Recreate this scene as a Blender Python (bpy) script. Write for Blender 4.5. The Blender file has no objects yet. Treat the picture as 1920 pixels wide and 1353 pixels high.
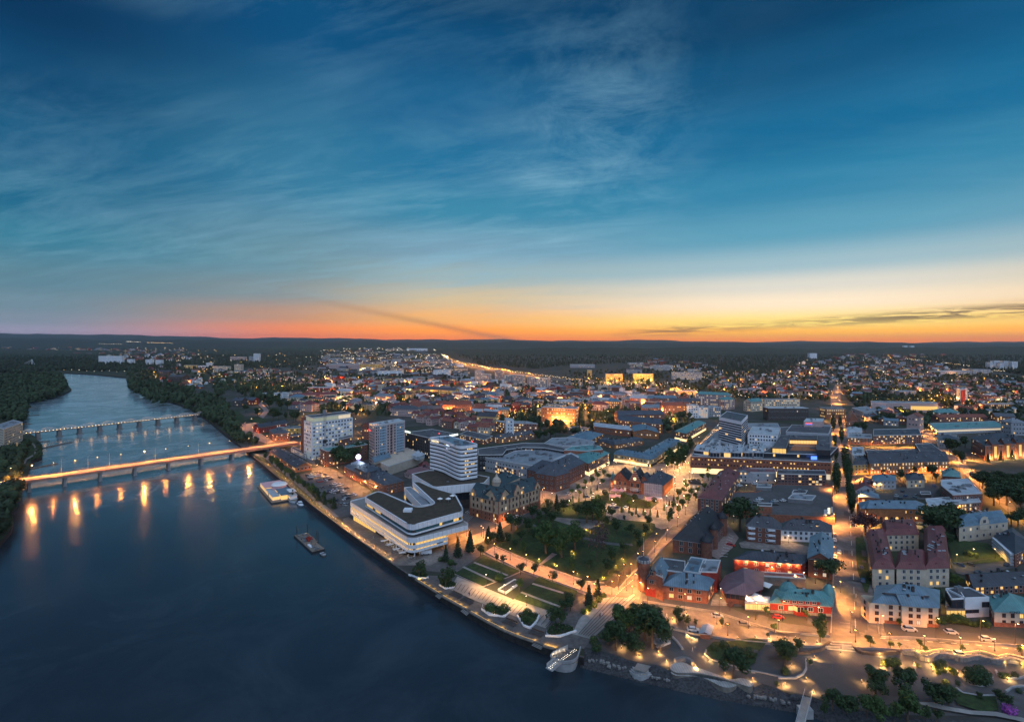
import bpy,bmesh,math,random
import numpy as np
from mathutils import Vector,Matrix
from mathutils.geometry import tessellate_polygon
R=random.Random(7)
SC=bpy.context.scene
COL=SC.collection
PI=math.pi
# ---------------------------------------------------------------- camera, sky, light
H,F,YH=105.0,960.0,641.0 # eye height (m), focal length and horizon row of the 1920 px wide frame
HAZE=2.6e-5
WZ=-3.0 # water level
cam=bpy.data.cameras.new('camera')
cam.sensor_width=36.0;cam.lens=18.0
cam.shift_y=-(676.5-YH)/1920.0
cam.clip_start=1.0;cam.clip_end=200000.0
co=bpy.data.objects.new('camera',cam);COL.objects.link(co)
co.location=(0,0,H);co.rotation_euler=(PI/2,0,0)
SC.camera=co
SC.render.engine='CYCLES'
SC.cycles.use_denoising=True
SC.cycles.max_bounces=5;SC.cycles.diffuse_bounces=2;SC.cycles.glossy_bounces=3
SC.cycles.transmission_bounces=3;SC.cycles.transparent_max_bounces=6;SC.cycles.volume_bounces=0
SC.cycles.sample_clamp_indirect=2.0;SC.cycles.sample_clamp_direct=0.0
SC.cycles.caustics_reflective=False;SC.cycles.caustics_refractive=False
SC.cycles.use_light_tree=True
SC.view_settings.view_transform='Standard';SC.view_settings.look='None'
SC.view_settings.exposure=0.0;SC.view_settings.gamma=1.0;SC.view_settings.use_curve_mapping=False

def lin(c):
    return tuple(((v/255.0)/12.92 if v/255.0 <= 0.04045 else ((v/255.0+0.055)/1.055) ** 2.4) for v in c)

class NT:
    """small helper round a node tree"""
    def __init__(s,nt):s.nt=nt;s.n=nt.nodes;s.l=nt.links;s.n.clear()
    def new(s,t,**kw):
        x=s.n.new(t)
        for k,v in kw.items():setattr(x,k,v)
        return x
    def link(s,a,b):s.l.new(a,b)
    def put(s,sock,v):
        if hasattr(v,'is_output'):s.link(v,sock)
        elif v is not None:sock.default_value=v
    def math(s,op,a,b=None,c=None,clamp=False):
        x=s.new('ShaderNodeMath',operation=op,use_clamp=clamp)
        for i,v in enumerate((a,b,c)):
            if v is not None:s.put(x.inputs[i],v)
        return x.outputs[0]
    def mix(s,f,a,b,blend='MIX'):
        x=s.new('ShaderNodeMix',data_type='RGBA',blend_type=blend)
        s.put(x.inputs[0],f)
        for i,v in ((6,a),(7,b)):
            if isinstance(v,tuple):v=(v[0],v[1],v[2],1.0)
            s.put(x.inputs[i],v)
        return x.outputs[2]
    def ramp(s,fac,stops,interp='LINEAR'):
        x=s.new('ShaderNodeValToRGB');cr=x.color_ramp;cr.interpolation=interp
        while len(cr.elements)>1:cr.elements.remove(cr.elements[-1])
        for i,(p,c) in enumerate(stops):
            e=cr.elements[0] if i==0 else cr.elements.new(p)
            e.position=p
            if not isinstance(c,tuple):c=(c,c,c)
            e.color=(c[0],c[1],c[2],1.0)
        s.put(x.inputs[0],fac)
        return x.outputs[0]
    def noise(s,vec,scale,detail=3.0,rough=0.5,dist=0.0):
        x=s.new('ShaderNodeTexNoise');x.inputs['Scale'].default_value=scale
        x.inputs['Detail'].default_value=detail;x.inputs['Roughness'].default_value=rough
        x.inputs['Distortion'].default_value=dist
        if vec is not None:s.link(vec,x.inputs['Vector'])
        return x.outputs[0]
    def comb(s,x,y,z):
        c=s.new('ShaderNodeCombineXYZ')
        for i,v in enumerate((x,y,z)):s.put(c.inputs[i],v)
        return c.outputs[0]

world=bpy.data.worlds.new('World');SC.world=world;world.use_nodes=True
def build_sky():
    t=NT(world.node_tree)
    tc=t.new('ShaderNodeTexCoord')
    sep=t.new('ShaderNodeSeparateXYZ');t.link(tc.outputs['Generated'],sep.inputs[0])
    X,Y,Z=sep.outputs
    el=t.math('MULTIPLY',t.math('ARCSINE',Z),180/PI)
    az=t.math('MULTIPLY',t.math('ARCTAN2',X,Y),180/PI) # 0 = straight ahead, + to the right
    pos=t.math('DIVIDE',el,50.0,clamp=True)
    dz=t.math('ABSOLUTE',t.math('SUBTRACT',az,30.0))
    dz=t.math('MINIMUM',dz,t.math('SUBTRACT',360.0,dz))
    def R3(l):return t.ramp(pos,[(e/50.0,tuple(v*math.exp(min(.5,HAZE*345/max(math.sin(math.radians(e)),.003))) for v in lin(c))) for e,c in l],'EASE') # the haze between takes its share near the horizon
    def E(y,x):return math.degrees(math.atan2((YH-y),math.hypot(960,x-960)))
    a=R3([(E(y,1560),c) for y,c in ((641,(255,136,18)),(624,(255,178,48)),(604,(255,220,118)),(565,(254,232,200)),
            (530,(222,218,205)),(490,(160,190,200)),(430,(92,158,184)),(340,(46,130,168)),(230,(20,106,150)),(100,(10,82,124)),(0,(7,64,102)))]
            +[(48,(8,46,92))])
    b=R3([(E(y,960),c) for y,c in ((641,(255,118,16)),(624,(255,146,36)),(600,(246,178,100)),(560,(212,190,152)),
            (520,(160,178,178)),(470,(120,160,182)),(400,(60,136,168)),(310,(34,114,156)),(200,(18,96,142)),(90,(12,80,124)),(0,(9,66,106)))]
            +[(48,(8,46,92))])
    c=R3([(E(y,60),c) for y,c in ((641,(150,140,172)),(622,(140,136,158)),(600,(120,134,150)),(570,(108,134,148)),
            (520,(90,130,146)),(440,(56,124,150)),(370,(32,104,138)),(260,(16,88,128)),(140,(12,72,112)),(0,(8,54,92)))]
            +[(48,(8,42,84))])
    far=R3([(0,(92,112,140)),(8,(84,112,146)),(20,(48,92,138)),(35,(22,66,116)),(48,(8,42,84))])
    red=R3([(0,(242,112,48)),(1.2,(230,126,72)),(2.6,(192,142,112)),(5,(136,146,148)),(8,(106,144,158)),(16,(56,124,158)),(30,(12,80,126)),(48,(8,46,88))])
    f1=t.ramp(t.math('DIVIDE',dz,90.0),[(2/90,0.0),(38/90,1.0)],'EASE')
    col=t.mix(f1,a,b)
    f2=t.ramp(t.math('DIVIDE',dz,90.0),[(36/90,0.0),(56/90,1.0)],'EASE')
    col=t.mix(f2,col,red)
    f2=t.ramp(t.math('DIVIDE',dz,90.0),[(50/90,0.0),(74/90,1.0)],'EASE')
    col=t.mix(f2,col,c)
    f3=t.ramp(t.math('DIVIDE',dz,180.0),[(80/180,0.0),(130/180,1.0)],'EASE')
    col=t.mix(f3,col,far)
    # thin high cloud: streaks laid out on a plane far above
    zz=t.math('ADD',t.math('MAXIMUM',Z,0.0),0.10)
    px=t.math('DIVIDE',X,zz);py=t.math('DIVIDE',Y,zz)
    wob=t.noise(t.comb(px,py,0.0),0.45,3)
    v1=t.comb(t.math('MULTIPLY',px,0.55),t.math('ADD',t.math('MULTIPLY',py,1.7),t.math('MULTIPLY',px,0.5)),wob)
    n1=t.noise(v1,1.6,12,0.70,0.35)
    n2=t.noise(t.comb(px,py,3.0),0.42,3,0.5,0.3)
    v3=t.comb(t.math('ADD',px,t.math('MULTIPLY',wob,1.5)),t.math('MULTIPLY',py,1.0),7.0)
    n3=t.noise(v3,3.4,12,0.72,0.35)
    m=t.math('MULTIPLY',t.ramp(n1,[(0.42,0.0),(0.76,1.0)]),t.ramp(n2,[(0.34,0.0),(0.56,1.0)]))
    bell=lambda v,c0,w:t.math('POWER',2.718,t.math('MULTIPLY',-1.0,t.math('POWER',t.math('DIVIDE',t.math('SUBTRACT',v,c0),w),2.0)))
    leftish=t.ramp(t.math('ADD',t.math('DIVIDE',az,180.0),0.5),[(0.28,0.55),(0.40,0.7),(0.53,1.0),(0.60,0.12),(0.75,0.2)])
    band=t.math('MULTIPLY',bell(az,10.0,9.0),bell(el,22.0,11.0))
    m2=t.math('MULTIPLY',t.ramp(n3,[(0.40,0.0),(0.80,1.0)]),band)
    m=t.math('ADD',t.math('MULTIPLY',m,leftish),t.math('MULTIPLY',m2,0.75),clamp=True)
    m=t.math('MULTIPLY',m,t.ramp(t.math('DIVIDE',el,60.0),[(0.02,0.0),(0.12,1.0),(0.6,0.9)]))
    col=t.mix(t.math('MULTIPLY',m,0.80),col,lin((140,190,212)))
    # low dark bars of cloud near the afterglow
    w=t.noise(t.comb(t.math('MULTIPLY',az,0.10),t.math('MULTIPLY',el,1.0),0.0),1.0,2)
    nb=t.noise(t.comb(t.math('MULTIPLY',az,0.26),t.math('ADD',t.math('MULTIPLY',el,3.4),t.math('MULTIPLY',w,1.2)),4.0),1.0,8,0.62,0.6)
    line=t.math('ADD',1.05,t.math('MULTIPLY',t.math('SUBTRACT',az,15.0),0.052)) # the bars rise slightly to the right
    d=t.math('DIVIDE',t.math('SUBTRACT',el,line),0.5)
    bar=t.math('POWER',2.718,t.math('MULTIPLY',-1.0,t.math('MULTIPLY',d,d)))
    amt=t.ramp(t.math('DIVIDE',az,90.0),[(10/90,0.0),(17/90,0.75),(27/90,0.35),(36/90,0.8),(44/90,1.0),(70/90,0.4)])
    k=t.math('MULTIPLY',t.math('MULTIPLY',bar,amt),t.ramp(nb,[(0.40,0.0),(0.53,1.0)]))
    col=t.mix(t.math('MULTIPLY',k,0.95),col,lin((98,78,74)))
    # one faint smoky bar slanting down to the horizon ahead
    l2=t.math('MULTIPLY',t.math('SUBTRACT',1.0,az),0.2)
    d2=t.math('DIVIDE',t.math('SUBTRACT',el,l2),0.35)
    b2=t.math('MULTIPLY',t.math('POWER',2.718,t.math('MULTIPLY',-1.0,t.math('MULTIPLY',d2,d2))),
                t.ramp(t.math('ADD',t.math('DIVIDE',az,90.0),0.5),[(0.22,0.0),(0.42,1.0),(0.50,1.0),(0.52,0.0)]))
    col=t.mix(t.math('MULTIPLY',b2,0.5),col,lin((165,120,90)))
    bg=t.new('ShaderNodeBackground');t.link(col,bg.inputs[0]);bg.inputs[1].default_value=1.0
    out=t.new('ShaderNodeOutputWorld');t.link(bg.outputs[0],out.inputs[0])
build_sky()
world.cycles.sampling_method='MANUAL';world.cycles.sample_map_resolution=512
# the last of the daylight: broad, weak and cool, from high in the open sky opposite the afterglow
sun=bpy.data.lights.new('evening_skylight','SUN');sun.energy=2.0;sun.angle=math.radians(100);sun.color=(0.60,0.76,1.0)
so=bpy.data.objects.new('evening_skylight',sun);COL.objects.link(so)
so.rotation_euler=Vector((-0.15,0.55,-0.80)).to_track_quat('-Z','Y').to_euler()

# ---------------------------------------------------------------- pixels of the photograph to places on the ground
def P(px,py,z=0.0):
    d=F*(H-z)/(py-YH)
    return Vector(((px-960.0)/F*d,d,z))
CR=dict(c1=(0,600,2.8188),c2=(400,620,4),c3=(640,760,3.98),c4=(860,780,4),c5=(740,980,4.174),d1=(1160,860,4.174),
          d2=(1560,860,3.758),d3=(1040,1080,4.364),d4=(1460,1080,4.174),d5=(1260,700,5.203),d6=(1560,700,5.333),
          d7=(860,640,4.364),e1=(560,750,8.727),e2=(750,800,10.406),e3=(640,900,7.68),e4=(470,840,8.457),
          e5=(1330,760,7.111),e6=(860,870,10.406),e7=(1120,860,10.667),f1=(0,560,3),f2=(600,600,3.84),f3=(1060,600,4.364),
          f4=(1480,620,4.364),f5=(0,760,6.767),f6=(440,700,6),o=(0,0,1),g=(545,980,19.33))
def px(crop,s):
    x0,y0,k=CR[crop]
    out=[]
    for w in s.split():
        a,b=w.split(',')
        out.append((x0+float(a)/k,y0+float(b)/k))
    return out
def gp(crop,s,z=0.0):return [P(x,y,z) for x,y in px(crop,s)]
def hgt(yt,yb):return H*(1-(yt-YH)/(yb-YH)) # height of a point at row yt above its foot at row yb
def proj(v):
    return 960+F*v[0]/v[1],YH+F*(H-v[2])/v[1]

# ---------------------------------------------------------------- materials
MATS={}
def mat(name,c,rough=0.7,var=0.15,scale=0.5,metal=0.0,emit=None,es=0.0,bump=0.0,spec=0.4,c2=None,seam=None,obj=False,lightsample=False,coarse=None):
    if name in MATS:return MATS[name]
    m=bpy.data.materials.new(name);m.use_nodes=True
    t=NT(m.node_tree)
    b=t.new('ShaderNodeBsdfPrincipled');o=t.new('ShaderNodeOutputMaterial');t.link(b.outputs[0],o.inputs[0])
    tc=t.new('ShaderNodeTexCoord').outputs['Object']
    geo=t.new('ShaderNodeNewGeometry').outputs['Position']
    base=tuple(c)
    colr=base
    if var>0:
        n=t.noise(geo,scale,5,0.62)
        dark=tuple(v*(1-var) for v in base) if c2 is None else tuple(c2)
        light=tuple(min(1,v*(1+var)) for v in base) if c2 is None else base
        colr=t.ramp(n,[(0.34,dark),(0.66,light)])
    if coarse:
        n=t.noise(geo,coarse[0],4,0.6)
        colr=t.mix(t.ramp(n,[(0.42,0.0),(0.62,1.0)]),colr,coarse[1])
    if obj:
        oi=t.new('ShaderNodeObjectInfo').outputs['Random']
        colr=t.mix(t.math('MULTIPLY',oi,0.55),colr,tuple(v*0.45 for v in base))
    if seam:
        w=t.new('ShaderNodeTexWave',bands_direction='X',wave_profile='SAW');w.inputs['Scale'].default_value=seam*0.4
        t.link(t.new('ShaderNodeTexCoord').outputs['UV'],w.inputs[0])
        k=t.ramp(w.outputs[0],[(0.0,0.0),(0.80,0.0),(0.84,1.0),(1.0,1.0)])
        colr=t.mix(t.math('MULTIPLY',k,0.45),colr,tuple(v*0.35 for v in base))
    t.put(b.inputs['Base Color'],colr+(1.0,) if isinstance(colr,tuple) else colr)
    b.inputs['Roughness'].default_value=rough;b.inputs['Metallic'].default_value=metal
    b.inputs['Specular IOR Level'].default_value=spec
    if emit:
        b.inputs['Emission Color'].default_value=tuple(emit)+(1.0,)
        b.inputs['Emission Strength'].default_value=es
        if not lightsample:m.cycles.emission_sampling='NONE'
    if bump>0:
        bm=t.new('ShaderNodeBump');bm.inputs['Strength'].default_value=bump;bm.inputs['Distance'].default_value=0.3
        t.link(t.noise(geo,scale*4,4),bm.inputs['Height']);t.link(bm.outputs[0],b.inputs['Normal'])
    MATS[name]=m
    return m
M={}
def dm(k,*a,**kw):M[k]=mat(k,*a,**kw)
dm('hotelstone',(0.46,0.34,0.23),.85,.2,.6)
dm('brick',(0.30,0.115,0.07),0.9,0.28,0.9)
dm('brick_dark',(0.20,0.085,0.06),0.9,0.28,0.9)
dm('brick_orange',(0.40,0.16,0.07),0.9,0.25,0.9)
dm('cream',(0.62,0.52,0.40),0.85,0.12,0.5)
dm('yellow',(0.60,0.42,0.20),0.85,0.12,0.5)
dm('ochre',(0.62,0.36,0.10),0.85,0.12,0.5)
dm('white',(0.74,0.76,0.80),0.75,0.08,0.4)
dm('whitepanel',(0.80,0.81,0.84),0.45,0.05,0.4)
dm('greywall',(0.36,0.37,0.40),0.85,0.12,0.4)
dm('pink',(0.50,0.36,0.34),0.85,0.12,0.4)
dm('beige',(0.50,0.42,0.34),0.85,0.10,0.3)
dm('redwood',(0.30,0.035,0.025),0.85,0.18,0.9)
dm('black',(0.028,0.030,0.036),0.6,0.2,0.5)
dm('darkwall',(0.075,0.065,0.062),0.8,0.25,0.6)
dm('concrete',(0.36,0.36,0.36),0.85,0.15,0.4)
dm('stone',(0.22,0.21,0.20),0.9,0.3,1.2)
dm('timber',(0.20,0.17,0.14),0.85,0.25,0.6)
dm('slate',(0.085,0.095,0.115),0.42,0.22,0.25,seam=0.8)
dm('roofdark',(0.060,0.066,0.080),0.55,0.25,0.2,seam=0.5)
dm('roofgrey',(0.24,0.26,0.29),0.5,0.22,0.2,seam=0.6)
dm('rooflight',(0.42,0.46,0.50),0.45,0.2,0.2,seam=0.6)
dm('roofteal',(0.11,0.27,0.27),0.5,0.25,0.25,seam=0.9)
dm('roofblue',(0.13,0.21,0.27),0.45,0.22,0.25,seam=0.9)
dm('roofred',(0.17,0.055,0.055),0.55,0.22,0.25,seam=0.8)
dm('rooftile',(0.24,0.085,0.06),0.85,0.25,0.5,seam=1.5)
dm('roofmaroon',(0.20,0.11,0.12),0.5,0.2,0.25,seam=0.9)
dm('sedum',(0.085,0.065,0.045),0.95,0.45,0.35,c2=(0.045,0.038,0.028),bump=0.2)
dm('felt',(0.075,0.08,0.09),0.9,0.3,0.15,coarse=(0.05,(0.11,0.115,0.125)))
dm('trim',(0.60,0.60,0.60),0.6,0.05,0.5)
dm('metal',(0.28,0.29,0.31),0.4,0.1,0.5,metal=0.6)
dm('darkmetal',(0.05,0.05,0.055),0.45,0.1,0.5,metal=0.4)
dm('glass',(0.025,0.035,0.05),0.08,0.0,spec=0.8)
dm('pane_dark',(0.03,0.04,0.055),0.1,0.0,spec=0.8)
dm('pane_warm',(0.2,0.12,0.05),0.4,0.0,emit=(1.0,0.58,0.19),es=1.2)
dm('pane_yellow',(0.2,0.12,0.05),0.4,0.0,emit=(1.0,0.60,0.16),es=1.0)
dm('pane_white',(0.2,0.2,0.2),0.4,0.0,emit=(1.0,0.80,0.52),es=.7)
dm('pane_green',(0.2,0.2,0.2),0.4,0.0,emit=(0.60,0.66,0.45),es=0.4)
dm('shop',(0.2,0.15,0.1),0.4,0.0,emit=(1.0,0.70,0.34),es=1.7)
dm('asphalt',(0.10,0.098,0.10),0.88,0.22,0.35,coarse=(0.03,(0.075,0.073,0.073)),bump=0.1)
dm('road',(0.17,0.155,0.148),0.85,0.28,0.35,coarse=(0.09,(0.09,0.084,0.082)),bump=0.1)
dm('paving',(0.24,0.21,0.19),0.8,0.3,0.6,coarse=(0.12,(0.145,0.128,0.117)))
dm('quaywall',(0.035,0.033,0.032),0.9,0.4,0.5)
dm('pinkpaving',(0.27,0.20,0.18),0.8,0.18,0.6)
dm('lightpaving',(0.34,0.32,0.30),0.8,0.18,0.5,coarse=(0.08,(0.26,0.245,0.23)))
dm('decking',(0.115,0.105,0.10),0.85,0.25,0.5)
dm('paint',(0.70,0.69,0.66),0.7,0.2,2.0)
dm('grass',(0.034,0.060,0.018),0.95,0.45,0.6,coarse=(0.10,(0.022,0.040,0.014)),bump=0.25)
dm('land',(0.026,0.042,0.020),0.95,0.4,0.02,coarse=(0.004,(0.04,0.044,0.026)))
dm('soil',(0.05,0.04,0.03),0.95,0.3,1.0)
dm('gravel',(0.055,0.056,0.060),0.95,0.5,1.6,bump=0.5)
dm('citysoil',(0.070,0.066,0.062),0.92,0.35,0.06,coarse=(0.018,(0.035,0.048,0.026)),bump=0.1)
dm('forest_near',(0.030,0.052,0.022),0.95,0.5,0.3)
dm('leaf_a',(0.045,0.085,0.022),0.8,0.45,0.9)
dm('leaf_b',(0.032,0.062,0.022),0.8,0.45,0.9)
dm('leaf_c',(0.070,0.110,0.022),0.8,0.4,0.9)  # lighter leaf for trees called lamplit, lamp glow put into the colour
dm('leaf_d',(0.022,0.045,0.022),0.85,0.45,0.9)
dm('leaf_r',(0.070,0.040,0.045),0.85,0.4,0.9)
dm('leaf_p',(0.35,0.08,0.38),0.8,0.3,0.9)
dm('bark',(0.09,0.07,0.055),0.95,0.3,2.0)
dm('lamp_glow',(0.8,0.5,0.2),0.5,0.0,emit=(1.0,0.62,0.26),es=14.0)
dm('lamp_white',(0.8,0.8,0.8),0.5,0.0,emit=(1.0,0.90,0.72),es=12.0)
dm('far_glow',(0.8,0.5,0.2),0.5,0.0,emit=(1.0,0.58,0.20),es=3.2)
dm('far_white',(0.8,0.8,0.8),0.5,0.0,emit=(1.0,0.84,0.60),es=3.2)
dm('strip_glow',(0.8,0.5,0.2),0.5,0.0,emit=(1.0,0.55,0.13),es=1.8)
dm('sign_white',(0.8,0.8,0.8),0.5,0.0,emit=(0.88,1.0,0.86),es=2.6)
dm('sign_gold',(0.8,0.8,0.8),0.5,0.0,emit=(1.0,0.75,0.35),es=1.6)
dm('sign_orange',(0.8,0.5,0.3),0.5,0.0,emit=(1.0,0.42,0.08),es=1.6)
dm('sign_red',(0.8,0.1,0.1),0.5,0.0,emit=(1.0,0.05,0.04),es=2.6)
dm('sign_blue',(0.1,0.1,0.8),0.5,0.0,emit=(0.10,0.25,1.0),es=2.0)
dm('sign_violet',(0.4,0.3,0.8),0.5,0.0,emit=(0.62,0.50,1.0),es=5.0)
dm('sign_green',(0.4,0.8,0.3),0.5,0.0,emit=(0.5,1.0,0.4),es=2.0)
dm('pinkcloth',(0.75,0.42,0.42),0.8,0.06,0.5)
dm('whitecloth',(0.80,0.79,0.78),0.8,0.05,0.5)
dm('scrim',(0.40,0.38,0.40),0.85,0.2,0.4)

def water_mat():
    m=bpy.data.materials.new('river_water');m.use_nodes=True;t=NT(m.node_tree)
    b=t.new('ShaderNodeBsdfPrincipled');o=t.new('ShaderNodeOutputMaterial');t.link(b.outputs[0],o.inputs[0])
    geo=t.new('ShaderNodeNewGeometry').outputs['Position']
    b.inputs['IOR'].default_value=1.4;b.inputs['Specular IOR Level'].default_value=0.5
    big=t.noise(geo,0.012,5,0.62,0.5)
    mid=t.noise(geo,0.035,6,0.6,0.8)
    swirl=t.math('MULTIPLY',t.ramp(big,[(0.38,0.2),(0.62,1.0)]),t.ramp(mid,[(0.42,0.25),(0.60,1.0)]))
    t.put(b.inputs['Roughness'],t.math('MULTIPLY_ADD',swirl,0.06,0.15))
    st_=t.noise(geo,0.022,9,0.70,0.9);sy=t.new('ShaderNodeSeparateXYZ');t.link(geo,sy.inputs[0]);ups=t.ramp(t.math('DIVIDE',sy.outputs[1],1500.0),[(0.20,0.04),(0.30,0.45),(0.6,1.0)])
    t.put(b.inputs['Base Color'],t.mix(t.math('MULTIPLY',t.ramp(st_,[(0.44,0.0),(0.66,1.0)]),ups),t.mix(ups,(0.017,0.026,0.036),(0.17,0.235,0.265)),(0.40,0.50,0.54)))  # pale sky reflection painted into the upstream base colour, with lighter current streaks
    fine=t.noise(geo,0.55,5,0.65);rip=t.noise(geo,2.6,3,0.6)
    hsum=t.math('ADD',t.math('MULTIPLY',fine,1.0),t.math('MULTIPLY',rip,0.35))
    hsum=t.math('MULTIPLY',hsum,t.math('MULTIPLY_ADD',swirl,0.8,0.45))
    bm=t.new('ShaderNodeBump');bm.inputs['Distance'].default_value=0.30;mr=t.new('ShaderNodeMapRange');t.link(sy.outputs[1],mr.inputs[0])
    for i_,v_ in ((1,250),(2,800),(3,.21),(4,.06)):mr.inputs[i_].default_value=v_
    t.link(mr.outputs[0],bm.inputs['Strength'])
    t.link(hsum,bm.inputs['Height']);t.link(bm.outputs[0],b.inputs['Normal'])
    return m
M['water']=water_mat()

# ---------------------------------------------------------------- mesh building
class MB:
    def __init__(s):s.v=[];s.f=[];s.m=[];s.uv=[]
    def quad(s,a,b,c,d,mi=0,uv=None):
        n=len(s.v);s.v += [tuple(a),tuple(b),tuple(c),tuple(d)];s.f.append((n,n+1,n+2,n+3));s.m.append(mi);s.uv.append(uv)
    def poly(s,pts,mi=0,uv=None):
        n=len(s.v);s.v += [tuple(p) for p in pts];s.f.append(tuple(range(n,n+len(pts))));s.m.append(mi);s.uv.append(uv)
    def box(s,c,size,ux=None,mi=0,up=None):
        """box centred on c; size (along ux, along uy, along z)"""
        c=Vector(c);ux=Vector(ux).normalized() if ux is not None else Vector((1,0,0))
        uz=Vector(up).normalized() if up is not None else Vector((0,0,1));uy=uz.cross(ux).normalized()
        a,b,d=ux*size[0]/2,uy*size[1]/2,uz*size[2]/2
        n=len(s.v)
        s.v += [tuple(c+i*a+j*b+k*d) for i,j,k in ((-1,-1,-1),(1,-1,-1),(1,1,-1),(-1,1,-1),(-1,-1,1),(1,-1,1),(1,1,1),(-1,1,1))]
        for f in ((0,3,2,1),(4,5,6,7),(0,1,5,4),(1,2,6,5),(2,3,7,6),(3,0,4,7)):
            s.f.append(tuple(n+i for i in f));s.m.append(mi);s.uv.append(None)
    def bar(s,a,b,w,mi=0,h=None):
        a,b=Vector(a),Vector(b);d=b-a
        if d.length<1e-4:return
        up=Vector((0,0,1)) if abs(d.normalized().z)<0.95 else Vector((1,0,0))
        side=d.cross(up).normalized();up2=side.cross(d).normalized()
        s.box((a+b)/2,(d.length,w,h or w),d,mi,up2)
    def prism(s,pts,z0,z1,mi=0,top=None,cap=True):
        """vertical walls round a plan polygon; the cap has material TOP"""
        k=len(pts)
        if area(pts)<0:pts=pts[::-1]
        for i in range(k):
            a,b=pts[i],pts[(i+1) % k]
            s.quad((a[0],a[1],z0),(b[0],b[1],z0),(b[0],b[1],z1),(a[0],a[1],z1),mi)
        if cap:s.flat(pts,z1,mi if top is None else top)
    def flat(s,pts,z,mi=0):
        if area(pts)<0:pts=pts[::-1]
        vs=[Vector((p[0],p[1],0)) for p in pts]
        n=len(s.v);s.v += [(p[0],p[1],z) for p in pts]
        for tri in tessellate_polygon([vs]):
            a,b,c=(pts[i] for i in tri)
            if (b[0]-a[0])*(c[1]-a[1])-(b[1]-a[1])*(c[0]-a[0])<0:tri=tri[::-1]
            s.f.append(tuple(n+i for i in tri));s.m.append(mi);s.uv.append(None)
    def cyl(s,c,r0,r1,z0,z1,n=8,mi=0,cap=True):
        p=[(math.cos(2*PI*i/n),math.sin(2*PI*i/n)) for i in range(n)]
        for i in range(n):
            a,b=p[i],p[(i+1) % n]
            q=[(c[0]+a[0]*r0,c[1]+a[1]*r0,z0),(c[0]+b[0]*r0,c[1]+b[1]*r0,z0),(c[0]+b[0]*r1,c[1]+b[1]*r1,z1),(c[0]+a[0]*r1,c[1]+a[1]*r1,z1)]
            if r1<1e-3:q=q[:3]
            s.poly(q,mi)
        if cap and r1>1e-3:s.poly([(c[0]+a[0]*r1,c[1]+a[1]*r1,z1) for a in p],mi)
    def lathe(s,c,prof,n=12,mi=0):
        for (r0,z0),(r1,z1) in zip(prof,prof[1:]):s.cyl(c,max(r0,1e-2),r1,z0,z1,n,mi,False)
    def build(s,name,mats,parent=None,smooth=False,kind=None,label=None,org=None):
        me=bpy.data.meshes.new(name)
        if org is not None:s.v=[(a-org[0],b-org[1],c-org[2]) for a,b,c in s.v]
        me.from_pydata(s.v,[],s.f)
        for m in (mats if isinstance(mats,(list,tuple)) else [mats]):me.materials.append(M[m] if isinstance(m,str) else m)
        if len(me.polygons)==len(s.m):me.polygons.foreach_set('material_index',s.m)
        if any(u is not None for u in s.uv):
            uvl=me.uv_layers.new(name='UVMap');k=0;arr=[]
            for f,u in zip(s.f,s.uv):
                for j in range(len(f)):arr += list(u[j]) if u is not None else [0.0,0.0]
            uvl.data.foreach_set('uv',arr)
        if smooth:me.polygons.foreach_set('use_smooth',[True]*len(me.polygons))
        me.update()
        o=bpy.data.objects.new(name,me);COL.objects.link(o)
        if parent is not None:o.parent=parent
        if kind:o['kind']=kind
        if label:o['label']=label
        if org is not None:o.location=org if parent is None else (0,0,0)
        return o
def area(pts):
    return 0.5*sum(pts[i][0]*pts[(i+1) % len(pts)][1]-pts[(i+1) % len(pts)][0]*pts[i][1] for i in range(len(pts)))
def fillet(pts,r,n=5):
    out=[]
    k=len(pts)
    for i in range(k):
        p=Vector(pts[i][:2]);a=Vector(pts[i-1][:2])-p;b=Vector(pts[(i+1) % k][:2])-p
        rr=min(r,a.length*0.45,b.length*0.45)
        p0=p+a.normalized()*rr;p1=p+b.normalized()*rr
        for j in range(n+1):
            t=j/n;q=p0*(1-t) ** 2+p*2*t*(1-t)+p1*t*t
            out.append((q.x,q.y))
    return out
def inset(pts,d):
    """move the outline inwards by d (negative: outwards)"""
    if area(pts)<0:pts=pts[::-1]
    out=[];k=len(pts)
    for i in range(k):
        p=Vector(pts[i][:2]);a=(p-Vector(pts[i-1][:2])).normalized();b=(Vector(pts[(i+1) % k][:2])-p).normalized()
        na=Vector((-a.y,a.x));nb=Vector((-b.y,b.x));s=na+nb
        if s.length<0.2:s=na*2
        s=s/max(s.length_squared/2,0.35)
        out.append((p.x+s.x*d,p.y+s.y*d))
    return out
THINGS=[] # (object, base wording, place) whose labels get their neighbour wording at the end
LAND=[] # (wording, place) landmarks
def tag(o,label,cat,group=None):
    o['label']=label;o['category']=cat
    if group:o['group']=group
    return o
def empty(name,loc,rz=0.0):
    o=bpy.data.objects.new(name,None);COL.objects.link(o);o.location=loc;o.rotation_euler=(0,0,rz);o.empty_display_size=1
    return o
def auto(o,base,cat,group,place):
    o['category']=cat;o['group']=group;THINGS.append((o,base,Vector((place[0],place[1],0))));return o
def struct(name,pts,z,m,kind='structure'):
    b=MB();b.flat(pts,z,0);o=b.build(name,m);o['kind']=kind;return o

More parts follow.
